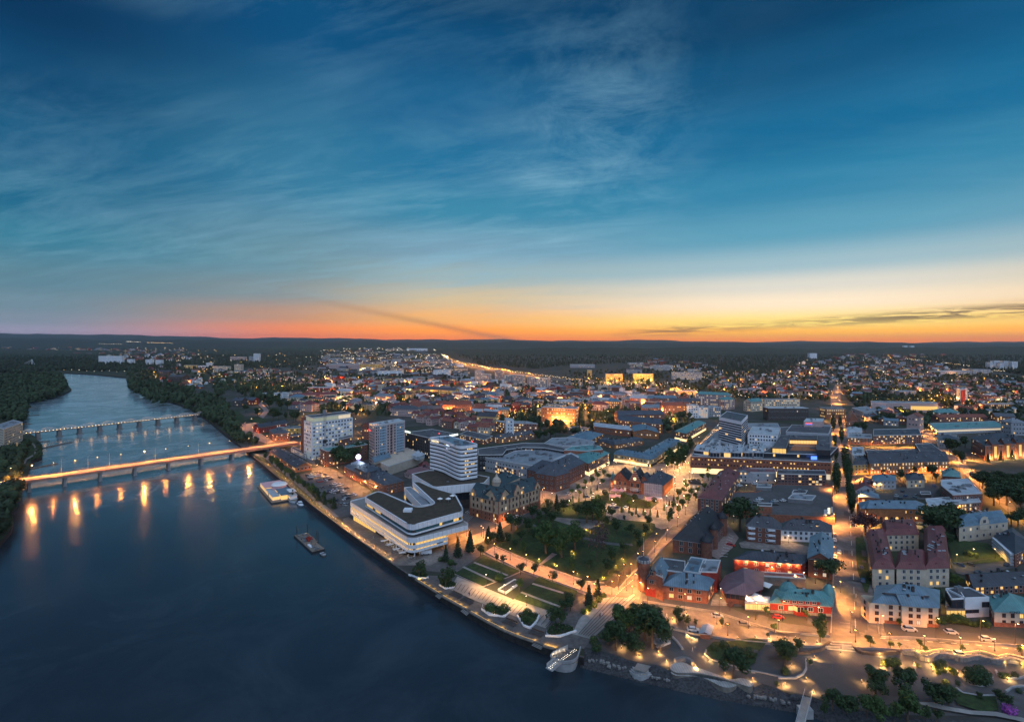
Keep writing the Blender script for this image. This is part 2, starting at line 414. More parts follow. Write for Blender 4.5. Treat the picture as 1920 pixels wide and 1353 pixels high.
# ---------------------------------------------------------------- ground, river, hills
bank_beach=px('d3','240,590 430,625 640,690 740,715 840,725 940,770 1150,800 1400,850 1630,860 1760,885 1920,960')+px('d4','210,925 330,965 600,1045 1000,1110')+[(1843,1352),(1990,1385),(2500,1480)]
waterline=px('d3','210,730 500,800 800,870 1100,940 1500,1020 1900,1080')+px('d4','150,1050 300,1100')+[(1604,1372),(1700,1390),(1843,1405),(1990,1440),(2500,1560)]
quay=[(474.7,855),(515,889),(559,925),(588,949),(623.7,975),(654.5,998),(692,1025),(740,1059),(776,1083),(821,1110.6),(869,1140),(944,1181),(1001,1203),(1040,1217),(1095,1232)]
up_bank=[(120,700),(177,703),(236,709),(241,728),(270,742),(309,752),(355,767),(390,791),(433,827),(455,842)]
left_bank=[(120,704),(124,720),(134,732),(121,740),(71,754),(46,756),(46,777),(43,809),(64,822),(80,840),(79,862),(59,869),(53,890),(52,908),(38,914),(35,931),(30,951),(22,960),(25,983),(21,1001),(0,1026),(-60,1070),(-400,1180)]
LB=[P(x,y,WZ) for x,y in left_bank];UB=[P(x,y,WZ) for x,y in up_bank];QU=[P(x,y,0) for x,y in quay];BE=[P(x,y,0) for x,y in bank_beach]
far=[Vector((9000,120,0)),Vector((60000,60000,0)),Vector((-60000,60000,0)),Vector((-9000,120,0))]
land_pts=[(p.x,p.y) for p in QU[::-1]+UB[::-1]+LB]+[(-3000,100)]+[(-9000,120),(-36000,25500),(36000,25500),(9000,120)]+[(p.x,p.y) for p in BE[::-1]]
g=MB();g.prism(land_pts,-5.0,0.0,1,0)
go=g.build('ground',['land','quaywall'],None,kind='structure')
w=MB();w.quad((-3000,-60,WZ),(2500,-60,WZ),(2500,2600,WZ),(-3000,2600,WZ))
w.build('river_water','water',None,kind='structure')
# sloping stony shore at the lower right
b=MB();WLn=[P(x,y,WZ) for x,y in waterline]
def resample(pts,n):
    d=[0]
    for a,c in zip(pts,pts[1:]):d.append(d[-1]+(Vector(c)-Vector(a)).length)
    out=[]
    for i in range(n):
        s=d[-1]*i/(n-1);k=max(j for j in range(len(d)) if d[j] <= s+1e-9);k=min(k,len(pts)-2)
        t=(s-d[k])/max(d[k+1]-d[k],1e-9);out.append(Vector(pts[k]).lerp(Vector(pts[k+1]),t))
    return out
sh0=resample(BE,90);sh1=resample([p+Vector((0,-1.5,-0.5)) for p in WLn],90);rows=[]
for j in range(7):
    t=j/6
    rows.append([a.lerp(c,t)+Vector((R.uniform(-.5,.5),R.uniform(-.5,.5),(0.02 if j==0 else R.uniform(-.18,.18))))*(0 if j==0 else 1) for a,c in zip(sh0,sh1)])
for j in range(6):
    for i in range(89):b.quad(rows[j+1][i],rows[j+1][i+1],rows[j][i+1],rows[j][i])
b.build('river_shore','gravel',None,kind='structure')
# stones along the water's edge
b=MB()
def rock(mb,c,r,mi=0):
    n=6;top=(c[0]+R.uniform(-.2,.2)*r,c[1],c[2]+r*R.uniform(.5,.9));ring=[(c[0]+math.cos(i*PI/3)*r*R.uniform(.7,1.1),c[1]+math.sin(i*PI/3)*r*R.uniform(.7,1.1),c[2]+R.uniform(0,.25)*r) for i in range(n)]
    for i in range(n):mb.poly([ring[i],ring[(i+1) % n],top],mi)
    for i in range(n):mb.quad((ring[i][0],ring[i][1],c[2]-r),(ring[(i+1) % n][0],ring[(i+1) % n][1],c[2]-r),ring[(i+1) % n],ring[i],mi)
for i in range(2600):
    k=R.randrange(88);u=R.random();v=R.choice([R.uniform(0.80,1.0),R.uniform(0.80,1.0),R.random()]);a=sh0[k].lerp(sh0[k+1],u);c=sh1[k].lerp(sh1[k+1],u)
    p=a.lerp(c,v);rock(b,(p.x,p.y,p.z),R.uniform(0.12,0.42)*(1.3 if v>.8 else 0.8))
b.build('shore_stones','gravel',None,kind='stuff')
b=MB()
for s in ('300,668 330,672 380,680 420,690 425,695','455,715 480,720 520,725 560,728','830,815 870,820 910,828','1620,968 1650,970 1680,975','1730,975 1790,990 1840,1003 1900,1012'):
    for p in gp('d3',s,-0.9):
        for k in range(3):rock(b,(p.x+R.uniform(-1.4,1.4),p.y+R.uniform(-.5,.5),-1.3),R.uniform(.35,.6))
b.build('shore_boulders','stone',None,kind='stuff')
# hills
def ridge(name,dist,prof,m,depth=2500,seed=1):
    b=MB();rr=random.Random(seed);n=260;xs=[-1.35+2.7*i/(n-1) for i in range(n)]
    ph=[rr.uniform(0,6) for _ in range(6)]
    top=[]
    for x in xs:
        u=960+960*x;pr=prof[0][1]
        for (a,va),(c,vc) in zip(prof,prof[1:]):
            if a <= u <= c:t=(u-a)/(c-a);t=t*t*(3-2*t);pr=va+(vc-va)*t
        if u>prof[-1][0]:pr=prof[-1][1]
        pr += 0.9*math.sin(x*19+ph[0])+0.6*math.sin(x*43+ph[1])+0.35*math.sin(x*97+ph[2])
        z=H+(YH-pr)*dist/F+rr.uniform(-1,1)*0.25*dist/F
        top.append((x*dist,dist,max(z,2)))
    for i in range(n-1):
        a,c=top[i],top[i+1];s=(dist-depth)/dist
        m0=(a[0]*(1+s)/2,a[1]*(1+s)/2,a[2]*0.62);m1=(c[0]*(1+s)/2,c[1]*(1+s)/2,c[2]*0.62)
        b.quad((a[0]*s,a[1]*s,-1),(c[0]*s,c[1]*s,-1),m1,m0);b.quad(m0,m1,c,a)
        b.quad(a,c,(c[0]*1.12,c[1]*1.12,-1),(a[0]*1.12,a[1]*1.12,-1))
    return b.build(name,m,None,True,'structure')
ridge('distant_hills',21000,[(-600,622),(0,625),(150,626),(300,630),(480,633),(700,635),(900,637),(1150,638),(1400,640),(1700,641),(2600,641)],'land',5000,2)
ridge('wooded_hills',12000,[(-600,632),(0,634),(300,637),(600,640),(900,641),(1100,642),(1300,643),(1700,643.5),(2600,643)],'land',3000,5)
ridge('low_wooded_rise',5200,[(-600,652),(0,656),(700,660),(900,655),(1100,652),(1300,651),(1500,653),(1750,652),(1920,649),(2600,650)],'land',1500,9)
hz=MB();hz.box((0,11500,222),(84000,30000,456));hzo=hz.build('haze',[],None,kind='stuff')
hm=bpy.data.materials.new('haze_air');hm.use_nodes=True;ht=NT(hm.node_tree);pv_=ht.new('ShaderNodeVolumePrincipled');pv_.inputs['Density'].default_value=HAZE;pv_.inputs['Color'].default_value=(.80,.86,1,1);pv_.inputs['Anisotropy'].default_value=.5
ht.link(pv_.outputs[0],ht.new('ShaderNodeOutputMaterial').inputs['Volume']);hzo.data.materials.append(hm)
# streets, squares, lawns
Z=[0.02]
def sheet(name,crop,s,m,dz=0.012,kind='structure'):
    Z[0] += dz
    return struct(name,[(p.x,p.y) for p in gp(crop,s)],Z[0],m,kind)
city=[(p.x,p.y) for p in QU[:-1]]+[(p.x,p.y) for p in BE]+[(p.x,p.y) for p in [P(2500,690),P(1900,672),P(1000,668),P(520,680),P(330,740),P(400,792),P(438,825)]]
struct('city_ground',city,0.02,'citysoil')
sheet('waterfront_pavement','o','1095,1212 1040,1212 1095,1190 1190,1120 1205,1112 1345,1128 1420,1160 1560,1180 1640,1165 1700,1172 1930,1198 2300,1240 2300,1460 1990,1360 1843,1341 1700,1340 1604,1326 1539,1308 1480,1296 1400,1272 1303,1260 1255,1250 1187,1236 1138,1222','asphalt')
sheet('waterfront_road','o','1140,1116 1205,1128 1340,1148 1460,1186 1560,1196 1700,1196 1930,1214 2300,1250 2300,1330 1920,1246 1780,1226 1640,1217 1500,1213 1400,1204 1300,1190 1230,1172 1150,1150','road')
sheet('main_street','o','1556,1190 1560,1100 1562,1000 1561,900 1560,820 1558,780 1557,745 1566,720 1577,720 1576,745 1583,780 1592,830 1603,880 1612,940 1625,1000 1634,1060 1643,1120 1650,1192','road')
sheet('main_street_sidewalk','o','1612,940 1618,940 1635,1010 1646,1060 1650,1120 1662,1190 1650,1192 1643,1120 1634,1060 1625,1000','paving')
sheet('park_avenue','o','1128,1142 1150,1112 1197,1058 1262,980 1290,948 1312,948 1270,1000 1240,1030 1206,1070 1203,1110 1190,1150','road')
sheet('lawn_side_street','o','855,1005 930,975 1000,935 1020,915 1040,918 1015,945 950,985 905,1015 880,1025','pinkpaving')
sheet('promenade_street','o','905,1038 925,1024 1012,1058 1120,1098 1172,1100 1140,1128 1090,1112 1050,1097 972,1070','pinkpaving')
sheet('town_square','o','1012,940 1040,915 1062,900 1112,872 1150,872 1200,868 1330,872 1336,905 1306,962 1270,985 1240,992 1180,968 1130,958 1075,948','paving')
sheet('shopping_street','o','1232,872 1280,868 1322,820 1352,788 1362,770 1372,770 1352,800 1330,840 1340,872 1330,885','paving')
sheet('riverside_square','o','640,984 692,1023 738,1056 776,1080 800,1078 852,1082 905,1104 965,1126 1050,1155 1110,1110 1192,1120 1109,1198 1095,1216 1040,1214 1001,1200 944,1178 869,1137 821,1107 776,1080 738,1056 700,965 860,1000 905,1038 852,1076 800,1070 790,1040','decking')
sheet('white_paved_band','c5','430,520 490,420 700,505 930,600 1100,655 1280,718 1240,760 1180,825 1030,770 900,715 720,645 580,585','lightpaving')
sheet('white_paved_plaza','c5','1390,870 1440,760 1500,690 1560,650 1640,590 1700,580 1890,590 1540,912','lightpaving')
sheet('timber_plaza','e3','30,560 100,530 560,800 900,1080 1250,1090 1500,880 1800,800 1820,840 1560,930 1380,1180 1280,1228 760,1228 300,880 0,640','paving')
sheet('brick_forecourt','c3','905,800 1150,880 1180,895 960,980 945,930 905,860','asphalt')
sheet('car_park','e4','770,420 900,390 1120,480 1340,540 1776,760 1776,1060 1540,1080 1400,1100 1000,700 860,520','asphalt')
sheet('warehouse_street','e4','975,310 1240,300 1400,380 1500,450 1776,660 1776,780 1500,660 1130,470 980,400 970,340','road')
sheet('bridge_approach_road','c2','620,850 660,820 720,860 760,900 760,1000 860,1040 1000,1100 1180,1200 1150,1220 900,1100 740,1000 640,930 540,880','road')
sheet('curved_park_road','c2','190,740 220,700 300,690 380,600 330,545 360,535 420,600 340,700 300,730 400,800 520,830 400,845 300,815','pinkpaving')
sheet('riverside_road','e4','0,60 100,90 300,100 340,180 500,330 700,420 800,560 1000,780 1200,920 1400,1090 1320,1100 1000,830 700,560 400,300 200,150 60,110','paving')
sheet('east_street','d6','1030,760 1100,745 1180,740 1330,900 1480,1050 1640,1173 1760,1240 1880,1400 1750,1380 1560,1210 1380,1060 1180,860','road')
sheet('courthouse_street','d6','895,600 960,560 1060,700 1180,740 1100,790 1020,760 930,690','road')
sheet('hall_forecourt','d2','190,430 400,440 680,440 700,500 620,500 480,450 330,450 200,480','paving')
sheet('backyard_car_park','d2','440,210 720,170 760,200 700,290 620,290 430,270','asphalt')
sheet('walled_car_park','d2','840,740 1240,690 1290,770 960,830 880,810','asphalt')
sheet('museum_yard','d1','730,640 860,520 940,620 890,700 780,790 720,760','pinkpaving')
sheet('block_courtyard','d1','940,660 1000,640 1340,650 1490,690 1480,790 1380,740 960,700','paving')
sheet('restaurant_yard','d1','750,1020 820,1040 840,1100 980,1110 960,1160 720,1150','paving')
sheet('ring_road','d7','0,200 300,250 700,310 960,330 1300,370 1540,400 1920,340 1920,322 1500,370 1300,340 1000,315 700,295 340,240 0,180','road')
sheet('railway_yard','d7','1500,440 1700,400 1920,420 1920,470 1700,450 1560,470','lightpaving')
sheet('hospital_road','f3','0,500 300,500 700,520 1200,480 1260,490 720,545 300,560 0,540','paving')
# park lawns
G1='grass'
Z[0] += 0.05
sheet('park_lawn','c4','270,980 360,930 470,820 560,770 740,700 880,650 940,640 1100,740 1280,760 1470,810 1480,850 1380,960 1300,1060 1180,1170 1110,1240 1000,1230 600,1110',G1,kind='stuff')
sheet('park_path','c4','600,1120 625,1118 740,1040 700,1030','pinkpaving')
sheet('park_path','c4','560,815 740,860 900,900 1120,950 1220,960 1300,960 1310,978 1220,978 1110,966 900,918 740,876 555,830','asphalt')
sheet('park_path','c4','690,760 1100,790 1120,640 1160,640 1150,720 1420,780 1430,800 1160,775 1100,800 960,860 700,780','paving')
sheet('town_hall_garden','e7','20,760 230,690 640,730 900,830 1200,850 1230,880 1080,1010 560,990 200,900 60,860',G1,kind='stuff')
sheet('striped_lawn','c5','470,400 620,320 700,270 980,380 870,430 690,498',G1,kind='stuff')
sheet('striped_lawn','c5','935,600 1130,428 1430,540 1410,600 1270,713 1090,655',G1,kind='stuff')
def strip(name,crop,s,wdt,m,z,hh=0.0):
    p=gp(crop,s);b=MB()
    for a,c in zip(p,p[1:]):
        d=(c-a).normalized();n=Vector((-d.y,d.x,0))*wdt/2
        q=[a-n,c-n,c+n,a+n]
        if hh>0:b.prism([(v.x,v.y) for v in q],0.0,hh)
        else:b.flat([(v.x,v.y) for v in q],z)
    return b.build(name,m,None,kind='structure')
for s in ('535,350 785,468','622,316 885,418','990,550 1300,667','1078,482 1370,572'):strip('paved_strip','c5',s,1.3,'lightpaving',Z[0]+.02)
for s in ('470,400 690,500 870,432 985,384','935,600 1280,716','935,600 1130,426','740,205 1040,310 1110,335 1240,270 1190,345 1500,455 1640,470','1650,490 1850,370 1900,340'):strip('stone_kerb','c5',s,0.45,'lightpaving',0,0.18)
for s in ('1240,600 1228,640 1290,685 1400,715 1560,765 1700,790 1920,840','1420,548 1520,528 1640,512 1760,512','1480,760 1640,790'):strip('stone_kerb','d3',s,0.5,'lightpaving',0,0.3)
for s in ('960,730 1010,810 1060,830 1110,780 1130,730','680,680 740,725 860,738 900,700','350,490 400,520 470,500 485,480','110,410 190,440 265,430','1180,890 1290,895 1420,850'):strip('planter_wall','c5',s,0.5,'whitepanel',0,0.7)
sheet('avenue_planting','c5','1650,490 1720,520 1905,345 1860,330','soil')
sheet('main_street_verge','d2','165,560 215,540 235,600 255,780 280,840 250,950 230,940 180,800 170,700',G1,kind='stuff')
sheet('riverside_lawn','d3','1240,600 1300,545 1420,545 1640,512 1740,545 1660,640 1640,720 1560,765 1400,712 1290,680',G1,kind='stuff')
sheet('corner_lawn','d4','1330,890 1560,950 1700,950 1720,1060 1600,1075 1400,1010',G1,kind='stuff')
sheet('villa_garden','d2','700,420 880,440 900,580 1100,600 1200,690 860,740 800,560',G1,kind='stuff')
sheet('riverbank_park','c2','60,640 180,600 230,640 230,680 330,640 400,670 380,700 250,680 160,700 80,690',G1,kind='stuff')
sheet('walled_lawn','d2','850,750 1240,692 1250,720 900,762',G1,kind='stuff')
sheet('left_bank_lawn','f5','300,400 360,420 450,480 530,560 530,640 420,690 340,690 320,560',G1,kind='stuff')
sheet('left_bank_path','f5','350,440 440,500 470,560 440,640 350,690 300,780 230,900 250,770 330,680 430,620 445,560 420,510','paving')
sheet('far_field','f2','0,208 250,197 620,210 720,228 300,216 0,216',G1,kind='stuff')
sheet('far_field','f1','0,333 100,328 255,325 250,330 100,338',G1,kind='stuff')
sheet('far_field','f1','1430,278 1900,272 1900,283 1660,296 1500,286',G1,kind='stuff')
# painted markings
def stripes(crop,a,c,n,w,m='paint',frac=0.5):
    """n painted bars between the lines a0-a1 and c0-c1"""
    a0,a1=gp(crop,a);c0,c1=gp(crop,c);b=MB()
    for i in range(n):
        t0=i/n;t1=(i+frac)/n
        b.flat([(v.x,v.y) for v in (a0.lerp(a1,t0),a0.lerp(a1,t1),c0.lerp(c1,t1),c0.lerp(c1,t0))],Z[0]+.03)
    return b.build('painted_road_marking',m,None,kind='structure')
stripes('d3','560,207 645,155','605,215 660,160',7,1)
stripes('d1','790,770 870,580','850,775 905,600',9,1,frac=.08)
stripes('e3','1800,480 1910,540','1700,560 1830,620',8,1,frac=.12)
stripes('e6','120,960 720,1150','190,920 740,1130',16,1,frac=.25)
for cr,s in (('d3','480,190 560,110 640,40'),('d4','480,375 560,382'),('d4','700,490 1100,520 1500,545 1900,590')):
    p=resample(gp(cr,s),26);b=MB()
    for a,c in list(zip(p,p[1:]))[::2]:
        d=(c-a).normalized();n=Vector((-d.y,d.x,0))*0.09;b.flat([(v.x,v.y) for v in (a-n,c-n,c+n,a+n)],Z[0]+.03)
    b.build('painted_road_marking','paint',None,kind='structure')
# dark joints of the paved plazas
def joints(crop,a,c,n,w,m='decking'):
    a0,a1=gp(crop,a);c0,c1=gp(crop,c);b=MB()
    for i in range(n):
        t=i/(n-1);p,q=a0.lerp(a1,t),c0.lerp(c1,t);d=(q-p).normalized();k=Vector((-d.y,d.x,0))*w/2
        b.flat([(v.x,v.y) for v in (p-k,q-k,q+k,p+k)],Z[0]+.03)
    return b.build('paving_joint',m,None,kind='structure')
joints('c5','470,470 1240,755','440,515 1180,822',26,0.32)
joints('c5','1440,880 1530,905','1700,585 1870,592',6,0.30)
joints('e3','20,600 700,1200','110,545 900,1100',34,0.4)
joints('e3','900,1180 1400,920','960,1228 1500,960',14,0.35)
# quay wall: coping, lit handrail band
b=MB();q2=resample(QU,60)
for a,c in zip(q2,q2[1:]):b.bar(a+Vector((0,0,.12)),c+Vector((0,0,.12)),0.6,0,0.35)
b.build('quay_coping','decking',None,kind='structure')

for s_ in ('1205,1128 1340,1148 1460,1186 1556,1194','1652,1196 1700,1196 1930,1214 2300,1250','1230,1172 1300,1190 1400,1204 1500,1213 1640,1217 1780,1226 1920,1246 2100,1290','1558,1190 1562,1100 1563,1000 1562,900','1648,1188 1641,1120 1633,1060 1624,1000 1612,945 1603,890','1160,1106 1200,1062 1262,985','1206,1072 1240,1032 1275,998','908,1036 972,1068 1050,1095 1100,1112','930,1026 1010,1060 1118,1098'):strip('stone_kerb','o',s_,.28,'lightpaving',0,.14+Z[0])
for s_ in ('1604,1180 1600,1080 1594,980 1584,890 1574,820',):
    p=resample(gp('o',s_),60);b=MB()
    for a,c in list(zip(p,p[1:]))[::2]:
        d=(c-a).normalized();n=Vector((-d.y,d.x,0))*0.08;b.flat([(v.x,v.y) for v in (a-n,c-n,c+n,a+n)],Z[0]+.03)
    b.build('painted_road_marking','paint',None,kind='structure')
rp=random.Random(6)
for k in range(40):
    q=rp.choice([(rp.uniform(1215,1900),rp.uniform(1150,1235)),(rp.uniform(1572,1622),rp.uniform(960,1180))]);p=P(*q);a=-.2 if q[1]>1185 else 1.0;u,n=Vector((math.cos(a),math.sin(a),0)),Vector((-math.sin(a),math.cos(a),0));l,w_=rp.uniform(1.5,5),rp.uniform(.8,1.8)
    b=MB();b.flat([(v.x,v.y) for v in (p-u*l-n*w_,p+u*l-n*w_,p+u*l+n*w_,p-u*l+n*w_)],Z[0]+.012+k*.0003);b.build('asphalt_patch','asphalt',None,kind='structure')
# ---------------------------------------------------------------- buildings
def v2(p):return Vector((p[0],p[1]))
def rf(mb,pts,mi=0):
    """a roof face with running metres along its eave in the uv"""
    pts=[Vector(p) for p in pts];n=(pts[1]-pts[0]).cross(pts[-1]-pts[0])
    if n.z<0:pts=pts[::-1];n=-n
    e=Vector((-n.y,n.x,0));e=e.normalized() if e.length>1e-5 else (pts[1]-pts[0]).normalized()
    mb.poly(pts,mi,[(p.dot(e),p.z) for p in pts])
SHARE={}
def shared(key,fn):
    if key not in SHARE:SHARE[key]=fn()
    return SHARE[key]
def inst(name,me,parent,loc,rz=0.0,sc=None):
    o=bpy.data.objects.new(name,me);COL.objects.link(o);o.parent=parent;o.location=loc;o.rotation_euler=(0,0,rz)
    if sc:o.scale=sc
    return o
def mesh_of(mb,name,mats,smooth=False):
    o=mb.build(name,mats,smooth=smooth);me=o.data;bpy.data.objects.remove(o);return me
def win_geo(mb,c,ux,n,w,h,fi=0,pi=1,bars=True):
    """frame proud of the wall, pane set back in it, one glazing bar"""
    c=Vector(c);ux=Vector(ux);n=Vector(n);up=Vector((0,0,1));t=0.10
    q=lambda sx,sz,d:c+ux*sx+up*sz+n*d
    mb.quad(q(-w/2,-h/2,.02),q(w/2,-h/2,.02),q(w/2,h/2,.02),q(-w/2,h/2,.02),pi)
    for sx,sz,ww,hh in ((-w/2,0,t,h),(w/2,0,t,h),(0,h/2,w,t),(0,-h/2,w+.15,t))+(((0,0,.07,h),) if bars else ()):
        a,b,c2,d=q(sx-ww/2,sz-hh/2,.08),q(sx+ww/2,sz-hh/2,.08),q(sx+ww/2,sz+hh/2,.08),q(sx-ww/2,sz+hh/2,.08)
        mb.quad(a,b,c2,d,fi)
def win_mesh(w,h,frame,pane):
    def f():
        b=MB();win_geo(b,(0,0,0),(1,0,0),(0,1,0),w,h);c=MB();c.v=[(x,y,z) for x,y,z in b.v]
        b.f=[tuple(reversed(x)) for x in b.f]
        return mesh_of(b,'window',[frame,pane])
    return shared(('win',round(w,1),round(h,1),frame,pane),f)
LITM=['pane_dark','pane_warm','pane_white','pane_yellow']
def edges(pts):
    if area(pts)<0:pts=pts[::-1]
    for i in range(len(pts)):
        a,b=v2(pts[i]),v2(pts[(i+1) % len(pts)]);d=b-a
        if d.length>0.5:yield i,a,b,d.normalized(),Vector((d.y,-d.x)).normalized(),d.length
def faces_cam(a,b,n,m=-0.05):
    mid=(a+b)/2;return n.dot(-mid.normalized())>m
def windows(root,pts,z0,z1,st,sp=3.0,w=1.25,h=1.5,lit=0.2,frame='trim',ind=False,rr=None,skip=(),litm=('pane_warm','pane_white'),inward=False,base=None):
    lit *= .85;rr=rr or R;mb=MB();fh=(z1-z0)/st;k=0;dark='pane_dark';inv=Matrix.Translation(root.location).inverted()
    ml=[frame,dark]+list(litm);bx=root.location
    for i,a,b,d,n,L in edges(pts):
        if i in skip:continue
        if inward:n=-n
        if not faces_cam(a,b,n):continue
        nw=max(1,int((L-0.8)/sp));s0=(L-(nw-1)*sp)/2
        for s in range(st):
            zc=z0+fh*(s+0.52)
            for j in range(nw):
                p=a+d*(s0+j*sp)+n*0.03
                li=rr.random()<lit;pm=rr.choice(litm) if li else dark
                if ind and k<260:
                    inst('window',win_mesh(w,min(h,fh*.72),frame,pm),root,(p.x-bx[0],p.y-bx[1],zc-bx[2]),math.atan2(-n.x,n.y));k += 1
                else:
                    win_geo(mb,(p.x,p.y,zc),(-d.x,-d.y,0),(n.x,n.y,0),w,min(h,fh*.72),0,ml.index(pm),bars=fh*960/max(p.y,50)>12)
    if mb.f:
        mb.f=[tuple(reversed(f)) for f in mb.f]
        mb.build('window_panes',ml,root,kind='stuff',org=tuple(bx))
def ribbon(root,pts,z0,z1,mats=('darkmetal','pane_dark'),litp=0.15,step=1.6,name='ribbon_window',skip=(),litm='pane_warm',rr=None,out=0.04,allf=False,litedge=None):
    """a strip of glass all round with upright mullions"""
    rr=rr or R;mb=MB();ml=[mats[0],mats[1],litm]
    for i,a,b,d,n,L in edges(pts):
        if i in skip or (not allf and not faces_cam(a,b,n)):continue
        k=max(1,int(L/step));run=rr.random()<litp
        for j in range(k):
            p,q=a+d*(L*j/k)+n*out,a+d*(L*(j+1)/k)+n*out
            if rr.random()<.3:run=rr.random()<litp
            li=run if litedge is None or i not in litedge else True
            mb.quad((p.x,p.y,z0),(q.x,q.y,z0),(q.x,q.y,z1),(p.x,p.y,z1),2 if li else 1)
            if L/k>.9:mb.box((p.x+n.x*.03,p.y+n.y*.03,(z0+z1)/2),(.10,.10,z1-z0),(d.x,d.y,0),0)
    if mb.f:mb.build(name,ml,root,kind='stuff',org=tuple(root.location))
def seams(root,pts,z0,z1,step=2.4):
    mb=MB()
    for i,a,b,d,n,L in edges(pts):
        if not faces_cam(a,b,n):continue
        for j in range(max(1,int(L/step))):p=a+d*(j+.5)*L/max(1,int(L/step))+n*.005;mb.quad((p.x-d.x*.05,p.y-d.y*.05,z0),(p.x+d.x*.05,p.y+d.y*.05,z0),(p.x+d.x*.05,p.y+d.y*.05,z1),(p.x-d.x*.05,p.y-d.y*.05,z1),0)
    if mb.f:mb.build('panel_joint','roofgrey',root,kind='stuff',org=tuple(root.location))
def unit_mesh():
    def f():
        b=MB();b.box((0,0,.5),(1.6,1.1,1.0));b.cyl((.2,0),.35,.35,1.0,1.2,8);b.box((-.95,0,.35),(.5,.5,.5));return mesh_of(b,'rooftop_unit','metal')
    return shared('unit',f)
def chim_mesh():
    def f():
        b=MB();b.box((0,0,.3),(.9,.6,1.8),mi=0);b.box((0,0,1.25),(1.05,.75,.12),mi=1);b.box((0,0,1.45),(.7,.4,.25),mi=1);return mesh_of(b,'chimney',['darkwall','darkmetal'])
    return shared('chim',f)
def dorm_mesh(roof,pane):
    def f():
        b=MB();b.box((0,-.6,.5),(1.4,1.6,1.3),mi=0);b.quad((-.5,.22,.1),(.5,.22,.1),(.5,.22,1.0),(-.5,.22,1.0),1)
        b.poly([(-.85,.3,1.15),(.85,.3,1.15),(0,.3,1.65)],2);b.quad((-.85,.3,1.15),(0,.3,1.65),(0,-1.6,1.65),(-.85,-1.6,1.15),2);b.quad((.85,.3,1.15),(.85,-1.6,1.15),(0,-1.6,1.65),(0,.3,1.65),2)
        return mesh_of(b,'dormer',['trim',pane,roof])
    return shared(('dorm',roof,pane),f)
